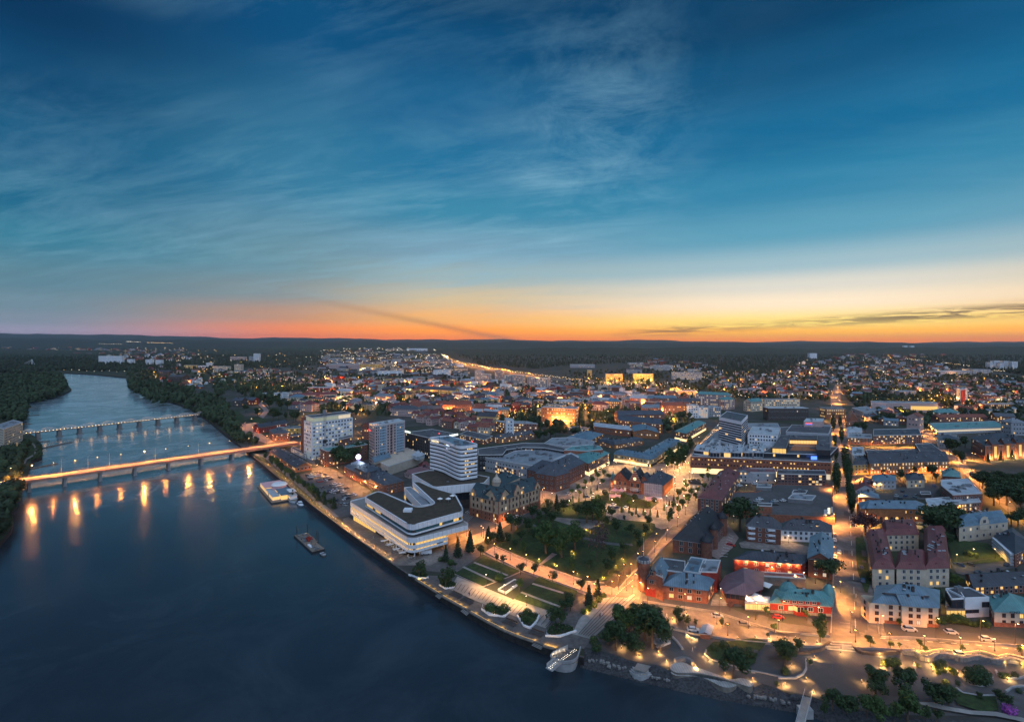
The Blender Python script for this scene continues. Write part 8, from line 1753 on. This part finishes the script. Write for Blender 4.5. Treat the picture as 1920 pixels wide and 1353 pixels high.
for a in (
 ('f1','548,692,322,366',6,.06,'whitepanel','rooflight','f',-6,14,'long white slab by the far bend of the river','the long white slab'),
 ('f1','712,748,340,368',5,.1,'whitepanel','rooflight','f',-10,14,'small white block just beyond the long white slab'),('f1','815,855,342,370',5,.1,'whitepanel','rooflight','f',-10,14,'square white block among trees, two along from the long white slab'),('f1','872,908,344,372',5,.1,'whitepanel','rooflight','f',-10,14,'white block at the end of the row of white blocks'),
 ('f1','1398,1425,324,352',8,.1,'greywall','rooflight','f',-10,14,'lower of a pair of pale towers in the distant woods'),('f1','1424,1458,308,354',12,.1,'whitepanel','rooflight','f',-10,14,'higher of a pair of pale towers in the distant woods','the pair of pale towers'),
 ('f1','1316,1356,370,412',8,.1,'cream','rooflight','f',-10,14,'single cream tower at the edge of the pines'),('f1','1290,1385,326,346',4,.3,'pink','felt','f',-10,14,'broad low pinkish block beside the pair of pale towers'),('f1','1032,1102,374,394',4,.9,'ochre','felt','f',-14,14,'glowing ochre block beyond the riverbank trees','the glowing ochre block'),('f1','1108,1162,376,396',4,.15,'whitepanel','felt','f',-14,14,'white block next to the glowing ochre one'),('f1','1156,1186,360,384',6,.1,'whitepanel','felt','f',-14,14,'white stair tower behind the glowing ochre block'),('f1','1190,1290,380,402',3,.3,'cream','felt','f',-14,14,'cream school block beyond the riverbank trees'),
 ('f1','930,1036,438,466',2,.1,'darkwall','felt','g',-20,22,'big black-roofed house in the riverbank wood'),('f1','870,960,410,430',2,.1,'darkwall','roofdark','g',-20,22,'dark hall behind the black-roofed house in the wood'),('f1','1070,1118,460,486',3,.1,'whitepanel','felt','f',-20,14,'white square house among the riverbank trees'),
 ('f2','40,285,318,352',1,.0,'pink','roofgrey','f',-3,60,'wide pale drum of an arena before the lit industrial quarter','the pale round arena'),('f2','285,430,316,352',3,.6,'ochre','felt','f',-3,30,'glowing ochre front joined to the pale drum arena'),('f2','415,585,368,398',2,.2,'whitepanel','rooflight','f',-3,30,'long white store in front of the pale drum arena'),('f2','815,928,362,402',3,.3,'whitepanel','rooflight','f',-8,30,'bright white block among the lights of the industrial quarter','the bright white industrial block'),('f2','625,770,204,220',1,.6,'whitepanel','rooflight','f',4,60,'floodlit white hall at the head of the rail yard','the floodlit rail-yard hall'),('f2','985,1035,318,338',2,.2,'whitepanel','rooflight','f',4,30,'white box beside the lit highway'),
 ('f2','705,980,500,550',3,.9,'ochre','slate','g',-26,14,'long ochre range glowing behind trees','the long glowing ochre range'),('f2','950,1020,492,540',4,.2,'whitepanel','rooflight','f',-26,14,'white stepped block in front of the long ochre range'),('f2','440,615,496,520',2,.3,'pink','slate','h',-8,14,'pinkish range with dark roof facing the row of round trees'),
 ('f2','390,520,548,600',4,.2,'pink','roofblue','g',-26,13,'pink house with pale blue roof strips','the pink house with blue roof'),('f2','110,225,510,550',3,.2,'cream','rooflight','h',-18,14,'pale stepped house with very light roof'),('f2','640,770,605,650',3,.1,'cream','rooftile','g',-22,13,'cream gabled house with red tiles left of the black mansard block'.replace('left of','before')),('f2','495,700,640,691',3,.2,'pink','slate','h',-12,14,'pinkish house with black mansard and white dormers'),('f2','700,905,640,680',3,.05,'darkwall','slate','h',6,14,'very dark range continuing from the pinkish mansard house'),
 ('f2','880,1080,610,680',4,.25,'brick','rooftile','g',-6,14,'red brick range with tiled roof beyond the black office block','the tiled brick range'),('f2','1100,1215,645,691',3,.2,'brick','rooftile','g',-26,13,'low brick house with tiled roof next to the tiled brick range'),
 ('f6','430,545,220,285',3,.1,'whitepanel','rooflight','f',-20,16,'white cube-like block on the slope above the bridge head','the white cube-like block'),('f6','95,220,300,352',2,.2,'redwood','slate','g',-14,14,'dark red house with slate roof by the bridge-head park'),('f6','-30,85,305,372',2,.2,'darkwall','slate','g',-10,14,'black wooden house next to the dark red slate-roofed one'),('f6','720,880,345,425',3,.2,'pink','roofred','h',-22,18,'pink house with maroon hipped roof behind the white gridded tower','the maroon-hipped pink house'),('f6','595,720,350,400',3,.1,'greywall','roofred','g',-18,14,'grey house with plum roof joined to the maroon-hipped pink one'),
 ('f6','810,1080,160,220',3,.3,'redwood','rooflight','f',-10,18,'red and white stepped block with pale terraces','the red and white terraced block'),('f6','1150,1305,205,260',3,.2,'cream','rooflight','f',-20,16,'pale terraced block behind the red and white one'),('f6','600,760,265,320',2,.2,'cream','roofblue','h',-10,16,'cream corner house with light blue roof near the church street'),('f6','700,1120,240,300',2,.3,'cream','roofred','g',24,12,'long row of small roofed shops running away from the corner'),('f6','280,385,245,290',2,.2,'brick','rooflight','g',-20,13,'brick house with pale roof under the pines'),
 ('f6','1020,1150,560,700',5,.9,'ochre','felt','f',-24,10,'orange-glowing street front between the two hotel towers') ,('f6','1420,1515,600,740',5,.3,'brick','roofred','g',-24,14,'brick gable with white-framed windows beside the pale hotel tower'),
 ('f3','330,462,442,492',4,1,'ochre','felt','f',-14,16,'floodlit golden block at the hospital, the one on the river side','the golden hospital blocks'),('f3','560,715,440,495',4,1,'ochre','felt','f',-14,16,'floodlit golden block at the hospital, the larger one'),('f3','178,215,408,456',4,1,'ochre','felt','f',-14,10,'narrow golden gable at the edge of the hospital'),('f3','505,625,402,440',3,.3,'greywall','felt','h',-10,30,'plum-grey hall above the golden hospital blocks'),('f3','880,1110,430,486',4,.7,'greywall','felt','f',-14,26,'glass office range with bands of light beyond the railway','the banded glass office'),('f3','1005,1080,402,432',2,.8,'greywall','felt','f',-14,16,'upper stage of the glass offices beyond the railway'),('f3','725,880,372,410',3,.4,'greywall','rooflight','f',-10,26,'pale office range above the golden blocks'),('f3','520,650,350,366',2,.6,'greywall','rooflight','f',0,30,'low white-lit hall at the forest edge'),('f3','40,240,366,390',2,.2,'greywall','roofgrey','f',-6,60,'white industrial hall at the forest edge','the white forest-edge hall'),
 ('f3','535,660,640,700',3,.3,'brick','rooflight','g',-20,22,'brick hall with very pale ridge roof'),('f3','640,915,640,680',3,.4,'brick','roofblue','g',2,16,'long brick hall with pale blue roof beyond the dark red blocks','the pale-blue-roofed brick hall'),('f3','800,1010,700,785',4,.4,'brick','rooftile','g',2,14,'dark red brick range beside the glowing white corner block','the dark red brick range'),('f3','630,800,718,770',4,.3,'brick','roofblue','g',2,14,'dark red brick range with slate-blue roof'),('f3','1003,1090,700,800',5,.2,'whitepanel','rooflight','f',-12,16,'white corner block with curved top'),('f3','1088,1168,715,800',5,1,'whitepanel','rooflight','f',-4,16,'brightly glowing glass middle of the white corner block','the glowing glass block'),('f3','1168,1280,715,790',5,.3,'greywall','rooflight','f',14,16,'grey wing stepping back from the glowing glass block'),
 ('f3','1088,1330,610,700',5,.5,'pink','roofteal','h',-26,13,'curved pink apartment range with green mansard','the curved pink range'),('f3','1290,1400,650,730',5,.5,'pink','roofteal','h',28,13,'pink corner house with green hipped roof'),('f3','1505,1630,665,745',4,.4,'cream','roofteal','g',26,13,'cream range with green roof before the long balconied slab'),('f3','1630,1920,650,740',5,.5,'cream','felt','f',0,12,'long balconied slab facing the square','the long balconied slab'),('f3','335,440,665,725',3,.8,'brick_orange','roofblue','h',-24,13,'lamplit square house with pointed blue roof'),('f3','205,335,690,740',2,.4,'pink','roofred','h',-24,13,'pink villa with plum roof beside the pointed blue roof'),('f3','0,85,715,785',5,.7,'brick_orange','felt','f',-26,14,'orange brick block with long balconies, river side of the plum villa'),('f3','865,1080,580,610',2,.9,'ochre','rooflight','f',3,12,'long lit station platform roof','the lit station platform'),
 ('d5','940,1330,340,460',2,.1,'darkwall','rooflight','f',-1,14,'hall with broad white metal attic behind the shopping mall','the white-attic hall'),('d5','1500,1690,345,440',3,1,'brick_orange','felt','f',0,14,'orange-glowing brick front closing the main street','the glowing street-end front'),('d7','680,950,545,690',5,.5,'brick_orange','roofgrey','f',-22,14,'big orange brick apartment block with balconies','the big orange brick block'),('d7','715,860,520,570',5,.7,'ochre','felt','f',-22,12,'ochre balconied range behind the big orange brick block'),('d7','560,760,425,488',3,.8,'brick_orange','roofred','f',-8,20,'low red-lit brick centre by the trees'),('d7','640,700,555,640',4,.5,'ochre','felt','f',-22,12,'lit ochre stub in front of the big orange brick block'),('d7','485,560,515,560',3,.9,'ochre','felt','f',-22,12,'small ochre lit block'),('d7','230,345,540,600',2,.2,'brick','rooflight','g',-22,12,'brick hall with pale blue roof behind the black steep house'),('d7','145,300,612,700',2,.9,'yellow','roofdark','g',-20,13,'lamplit yellow house with steep black roof','the lamplit steep-roofed yellow house'),('d7','120,250,560,610',2,.2,'brick','roofred','g',-22,12,'low brick house with maroon roof behind the lamplit yellow one'),('d7','1300,1690,600,695',3,.5,'brick','slate','g',6,16,'long dark brick range with roof windows','the long roof-windowed range'),
 ('f4','165,230,184,226',4,.2,'whitepanel','rooflight','f',10,20,'pale twin block in the far suburbs','the far pale twin block'),('f4','938,970,122,152',8,.1,'whitepanel','rooflight','f',10,30,'first of two round-topped white towers on the horizon'),('f4','990,1026,122,154',8,.1,'whitepanel','rooflight','f',10,30,'second of two round-topped white towers on the horizon','the two horizon towers'),
 ('f4','1640,1672,258,318',10,.1,'whitepanel','rooflight','f',10,16,'front tower of the white cluster at the forest edge'),('f4','1676,1726,244,312',10,.1,'whitepanel','rooflight','f',10,16,'tallest tower of the white cluster at the forest edge','the white tower cluster'),('f4','1722,1756,264,324',10,.1,'whitepanel','rooflight','f',10,16,'third tower of the white cluster at the forest edge'),('f4','1754,1806,248,314',10,.1,'whitepanel','rooflight','f',10,16,'broad tower of the white cluster at the forest edge'),('f4','1820,1874,252,318',10,.1,'whitepanel','rooflight','f',10,16,'outermost tower of the white cluster at the forest edge'),
 ('f4','1220,1500,330,360',1,.8,'greywall','rooflight','f',2,40,'low supermarket halls with green and white signs','the supermarket halls'),('f4','1500,1650,316,350',2,.7,'greywall','felt','f',2,40,'stepped store beside the supermarket halls'),('f4','895,1045,495,535',2,.2,'pink','roofgrey','f',6,20,'pinkish office with small white sign'),('f4','1085,1165,468,520',4,.3,'brick','felt','f',12,14,'square brick block in the eastern suburb'),('f4','1600,1845,600,660',3,.4,'brick_orange','roofgrey','f',4,12,'long orange brick school wing in the east','the long orange school wing'),('f4','1060,1255,615,640',2,.1,'brick','roofred','g',0,14,'brick range with maroon roof before the long white arena'),('f4','285,310,520,560',3,.3,'brick','felt','f',6,14,'narrow brick block in the suburb'),
 ('d6','1050,1285,390,452',2,.3,'greywall','roofteal','h',4,14,'grey block with teal metal roof behind the wide teal-roofed hall'),('d6','835,960,430,590',3,.3,'pink','rooftile','g',40,12,'plum-roofed row house running toward the bright forecourt'),('d6','1060,1570,440,480',2,.3,'brick','rooftile','g',3,12,'long plum-roofed terrace behind the wide teal-roofed hall','the long plum-roofed terrace'),('d6','860,1105,322,350',2,.2,'brick','rooftile','g',0,14,'low tiled brick house in front of the arena'),('d6','1800,1935,490,620',3,.1,'greywall','roofgrey','h',-6,14,'grey house with dark dormers at the east edge'),('d6','1660,1810,430,500',4,.4,'brick_orange','slate','g',-20,12,'tall narrow brick houses lamplit from the street'),('d6','530,630,350,400',2,.1,'pink','rooflight','g',70,12,'pinkish gable among the pines near the arena')):BX(*a)
# ---------------------------------------------------------------- suburbs: houses, trees and lamps between
CAND=[];rh_=random.Random(77)
def suburb(cr,s,n,wallset,roofset,wmin=9,wmax=17,hmin=4,hmax=7.5,rot=-33,flat=.15):
    pts=px(cr,s);xs=[p[0] for p in pts];ys=[p[1] for p in pts];k=t=0
    while k<n and t<n*12:
        t += 1;q=(rh_.uniform(min(xs),max(xs)),rh_.uniform(min(ys),max(ys)))
        if not inpoly(q,pts):continue
        p=P(*q);g=max(1,2.0*p.y/F/3.2);w=rh_.uniform(wmin,wmax)*g;d=rh_.uniform(8,11)*g
        if occ_hit(p.x,p.y+d/2,max(w,d)*.5):continue
        ra=rot+rh_.choice((0,0,90))+rh_.uniform(-7,7);ra=ra-180 if ra>55 and rh_.random()<.5 else ra
        CAND.append((p.x,p.y,w,d,rh_.uniform(hmin,hmax)*min(g,1.5),ra,rh_.choice(wallset),rh_.choice(roofset),rh_.choice('f' if rh_.random()<flat else 'ghg'),rh_.uniform(0,1)));occ_add(p.x,p.y+d/2,max(w,d)*.5);k += 1
WR=['cream','whitepanel','brick','yellow','pink','greywall','redwood','brick_dark'];RF=['rooftile','rooftile','roofred','slate','roofgrey','roofblue','roofdark']
suburb('f1','350,290 640,285 1000,290 1150,330 1000,360 700,350 500,315 350,320',110,WR,RF);suburb('f1','760,400 1000,360 1250,400 1480,400 1560,420 1500,480 1200,510 960,500 820,440',75,WR,RF)
suburb('c2','60,310 400,300 700,330 1000,360 1450,390 1400,440 900,440 400,420 100,380',100,['pink','cream','brick','whitepanel'],['rooftile','rooftile','roofred','slate'])
suburb('c2','480,500 700,480 1200,460 1600,470 1920,500 1920,640 1700,620 1350,590 900,600 600,570',85,WR,RF,11,22,6,10);suburb('c2','1300,560 1900,640 1900,760 1650,720 1450,660',26,['pink','cream','brick'],['roofred','rooftile'],11,20,7,9)
suburb('c4','0,50 250,60 250,140 0,125',14,['pink','cream','brick'],['roofred','rooftile'],11,20,7,9,-20)
suburb('f2','0,230 620,205 800,235 960,330 1060,370 1060,450 500,440 0,380',260,['greywall','greywall','beige','darkwall','brick_dark'],['roofgrey','felt','slate','roofdark'],14,34,5,9,-30,.8)
suburb('f2','0,430 500,430 1100,430 1600,470 1920,540 1920,600 1200,600 700,560 0,500',170,WR,RF+['rooflight'],11,26,6,11,-26,.4)
suburb('d7','0,480 500,480 900,420 1300,400 1500,440 1400,560 1000,560 700,520 400,640 0,700',75,WR,RF+['rooflight','roofblue'],12,26,6,12,-26,.35);suburb('d7','1250,420 1500,420 1920,480 1920,600 1500,590 1200,500',26,['brick','brick_dark','pink'],['slate','rooftile','roofgrey'],14,26,8,12,-20)
suburb('f3','700,330 1000,350 1400,430 1600,420 1920,400 1920,640 1500,620 1150,560 1250,480 900,420 500,400',190,WR,RF);suburb('f4','0,300 400,220 900,230 1200,270 1300,330 1100,420 800,440 0,420',230,WR,RF)
suburb('f4','0,420 800,440 1300,430 1920,400 1920,620 1500,600 1250,540 1250,480 900,470 500,560 0,560',210,WR,RF);suburb('d6','400,300 900,440 830,560 330,500',10,WR,RF);suburb('f4','600,600 700,640 1000,690 1500,698 1920,690 1920,640 1500,640',18,WR,RF)
suburb('f1','0,250 350,240 900,262 350,300 0,300',45,WR,RF);suburb('f4','450,150 1100,150 1400,200 1000,225 450,215',90,WR,RF)
suburb('o','1945,690 2400,700 2400,1150 1990,1120 1935,950',60,WR,RF,12,22,6,10)
CAND.sort(key=lambda c:c[1])
near,rest=CAND[:285],CAND[285:]
for (x,y,w,d,h,ra,wa,ro,ty,l) in near:
    pxx,pyy=proj((x,y,0));ww=w*math.cos(math.radians(ra))*F/y/2;simple(pxx-abs(ww),pxx+abs(ww),pyy,d,h,ra,wa,ro,ty,2 if h<8 else 3,.12+.5*l*l,name='house' if w<22 else 'town_block',cat='house' if w<22 else 'building',group='houses of the outer town',auto_=True,rh=min(d*.3,3.6))
mb=MB();ml=sorted(set(WR+RF+['rooflight','felt','beige']+[c[6] for c in CAND]+[c[7] for c in CAND]))+['pane_warm','pane_dark','pane_white']
for (x,y,w,d,h,ra,wa,ro,ty,l) in rest:
    a=math.radians(ra);u=Vector((math.cos(a),math.sin(a)));n=Vector((-u.y,u.x));c=Vector((x,y));q=[c-u*w/2,c+u*w/2,c+u*w/2+n*d,c-u*w/2+n*d];wi,ri=ml.index(wa),ml.index(ro);mb.prism(q,0,h,wi,ri)
    if ty != 'f':
        t=h+d*.3;e0,e1=(q[0]+q[3])/2,(q[1]+q[2])/2;E=lambda p,z:(p.x,p.y,z)
        mb.quad(E(q[0],h),E(q[1],h),E(e1,t),E(e0,t),ri);mb.quad(E(q[2],h),E(q[3],h),E(e0,t),E(e1,t),ri);mb.poly([E(q[1],h),E(q[2],h),E(e1,t)],wi);mb.poly([E(q[3],h),E(q[0],h),E(e0,t)],wi)
    for i,a_,b_,dd,nn,L in edges(q):
        if not faces_cam(a_,b_,nn):continue
        k=max(1,int(L/(4.5*max(1,y/1500))));s2=max(1.3,y/F*.8)
        for j in range(k):
            p=a_+dd*L*(j+.5)/k+nn*.15;r_=rh_.random();m_=ml.index('pane_warm') if r_<.16 else (ml.index('pane_white') if r_<.22 else ml.index('pane_dark'));mb.quad((p.x-dd.x*s2*.5,p.y-dd.y*s2*.5,h*.3),(p.x+dd.x*s2*.5,p.y+dd.y*s2*.5,h*.3),(p.x+dd.x*s2*.5,p.y+dd.y*s2*.5,h*.3+s2),(p.x-dd.x*s2*.5,p.y-dd.y*s2*.5,h*.3+s2),m_)
mb.build('distant_houses',ml,None,kind='stuff')
for a in (('c2','0,300 700,330 1450,390 1920,500 1900,700 1300,600 600,570 500,480 0,440',700),('f2','0,420 1100,420 1920,560 1920,690 1000,690 0,691',560),('d7','0,440 600,420 1300,400 1920,420 1920,760 1200,720 900,780 500,700 0,640',420),('f3','0,430 600,400 1400,420 1920,390 1920,660 1400,650 1000,570 0,600',900),('f4','0,250 900,240 1300,330 1920,390 1920,698 1450,640 600,600 0,560',1700),('f1','300,260 1000,270 1500,300 1900,300 1900,400 1500,480 1000,500 760,390 500,330',900),('f2','0,380 600,390 700,330 1000,400 1100,440 0,430',200),('d6','200,300 900,440 1800,300 1920,400 1920,640 1700,470 1000,470 950,560 350,480',160),('c4','0,0 700,0 900,60 560,110 0,130',40)):
    wood('town_trees','wood_a',a[0],a[1],a[2],6,12,.7,2.3,True,3)
wood('town_trees','wood_a','o','1930,690 2400,700 2400,1300 2000,1200 1925,980',200,7,12,.7,2,True,5);wood('riverside_wood','wood_a','o','-60,880 -400,900 -400,700 -20,690',160,8,13,.7,2,True,6)
mb=MB();ln=[]
def glow(crs,s,n,line=False,m=.62,z=(4,9),lights=0,col=None,e=9000):
    pts=px(crs,s);xs=[p[0] for p in pts];ys=[p[1] for p in pts];k=0;g=resample([Vector((a,b,0)) for a,b in pts],n) if line else None
    while k<n:
        q=(g[k].x,g[k].y) if line else (rh_.uniform(min(xs),max(xs)),rh_.uniform(min(ys),max(ys)))
        if not line and not inpoly(q,pts):continue
        p=P(q[0],max(q[1],644.5));zz=rh_.uniform(*z)
        if q[1]<651:p=Vector(((q[0]-960)/F*9900,9900,0));zz=H-(q[1]-YH)*9900/F
        r=max(.22,p.y/F*rh_.uniform(.28,.62));mi=0 if rh_.random()<m else 1
        mb.lathe((p.x,p.y),[(.02,zz-r),(r,zz),(.02,zz+r)],4,mi);k += 1
        if k <= lights:ln.append((p.x,p.y-1.5,max(zz,7),e,OR if mi==0 else WM))
glow('f2','0,215 300,195 700,200 900,260 1050,350 900,400 400,380 0,330',520,m=.45,lights=34,e=26000);glow('f2','820,215 930,290',40,True,.3,lights=6,e=15000);glow('f2','860,225 960,300 1200,350 1500,400 1900,450',90,True,.7,lights=16,e=22000)
glow('f1','320,290 640,280 1000,270 1200,300 1000,360 560,320',150,lights=6,e=16000);glow('f1','710,240 790,243',14,True,0);glow('f1','830,246 968,249',20,True,.9);glow('f1','560,253 680,255',10,True,.2);glow('f1','1205,290 1235,305',8,True,.9);glow('f1','865,425 885,460 900,470',6,True,1,lights=5,e=9000)
glow('f1','1000,300 1500,290 1900,330 1900,470 1300,520 1000,480',150,lights=16,e=9000);glow('f1','20,250 60,255 350,255 350,300 20,270',10);glow('f1','360,412 560,415 700,420',9,True,.6)
glow('c2','100,320 700,340 1900,400 1900,640 1300,600 600,560 300,480',190,lights=60,e=6500);glow('f2','0,430 1000,430 1900,560 1900,690 0,691',220,lights=50,e=7000);glow('d7','0,440 700,330 1300,360 1900,340 1900,700 1000,690 0,640',210,lights=70,e=7500)
glow('d7','0,190 340,245 700,300 960,330 1300,365 1540,395 1900,330',70,True,.8,lights=24,e=16000);glow('f3','150,480 700,500 720,560 300,560 0,560',60,lights=10,e=16000,m=1);glow('f3','860,590 1080,600',26,True,.9,lights=8,e=8000);glow('f3','1080,620 1500,650',16,True,.8,lights=8,e=8000)
for x in (345,390,440,570,620,670,700):p=P(*px('f3','%d,505' % x)[0]);ln.append((p.x,p.y,6,26000,YE))
glow('f3','700,380 1500,420 1920,390 1920,650 1400,640',150,lights=34,e=7000);glow('f4','0,250 900,240 1300,330 1920,390 1920,690 600,620 0,560',330,lights=80,e=7000);glow('f4','560,155 680,152 1120,145',26,True,.6);glow('f4','800,200 850,250 960,330 1020,400',26,True,.9,lights=8,e=9000);glow('f4','1220,345 1480,350 1760,340',60,True,.2,lights=10,e=9000);glow('f4','950,235 1480,300',60,True,.4)
glow('f4','780,360 790,420',8,True,.8,lights=4,e=9000);glow('d6','1140,180 1200,330',8,True,.9,lights=6,e=5000);glow('d6','1180,180 1200,330 1100,430 700,440 100,420',16,lights=8,e=5000);glow('d7','780,690 880,700 960,740',8,True,.3,lights=6,e=5000)
gl=mb.build('distant_lamps',['far_glow','far_white'],None,kind='stuff')
for (x,y,z,e,c) in ln:l=bpy.data.objects.new('lamp_light',light_data(e/1.8,c,.4));COL.objects.link(l);l.parent=gl;l.location=(x,y,z)
# ---------------------------------------------------------------- labels that single each thing out
UN=['','first','second','third','fourth','fifth','sixth','seventh','eighth','ninth']
ORD=UN+['tenth','eleventh','twelfth','thirteenth','fourteenth','fifteenth','sixteenth','seventeenth','eighteenth','nineteenth']+[(t if not u else w+'-'+u) for t,w in (('twentieth','twenty'),('thirtieth','thirty'),('fortieth','forty'),('fiftieth','fifty')) for u in UN]
def finish_labels():
    by={}
    for o,base,p in THINGS:by.setdefault(base,[]).append((o,p))
    lp=[(n,Vector((p.x,p.y,0))) for n,p in LAND]
    for base,l in by.items():
        best={}
        for li,(n,lpos) in enumerate(lp):
            order=sorted(range(len(l)),key=lambda i:(l[i][1]-lpos).length)
            for rank,i in enumerate(order[:57]):
                k=(rank+(1.5 if len(n.split())>5 else 0),rank,(l[i][1]-lpos).length)
                if i not in best or k<best[i][0]:best[i]=(k,li)
        for i,(o,p) in enumerate(l):
            if i not in best:o['label']=base+', out among the others of its kind';continue
            (_,rank,_),li=best[i];n=lp[li][0]
            if len(l)==1:o['label']=base+', near '+n
            elif rank==0:o['label']=base+', next to '+n
            else:o['label']=base+', '+ORD[rank+1]+' out from '+n
finish_labels()
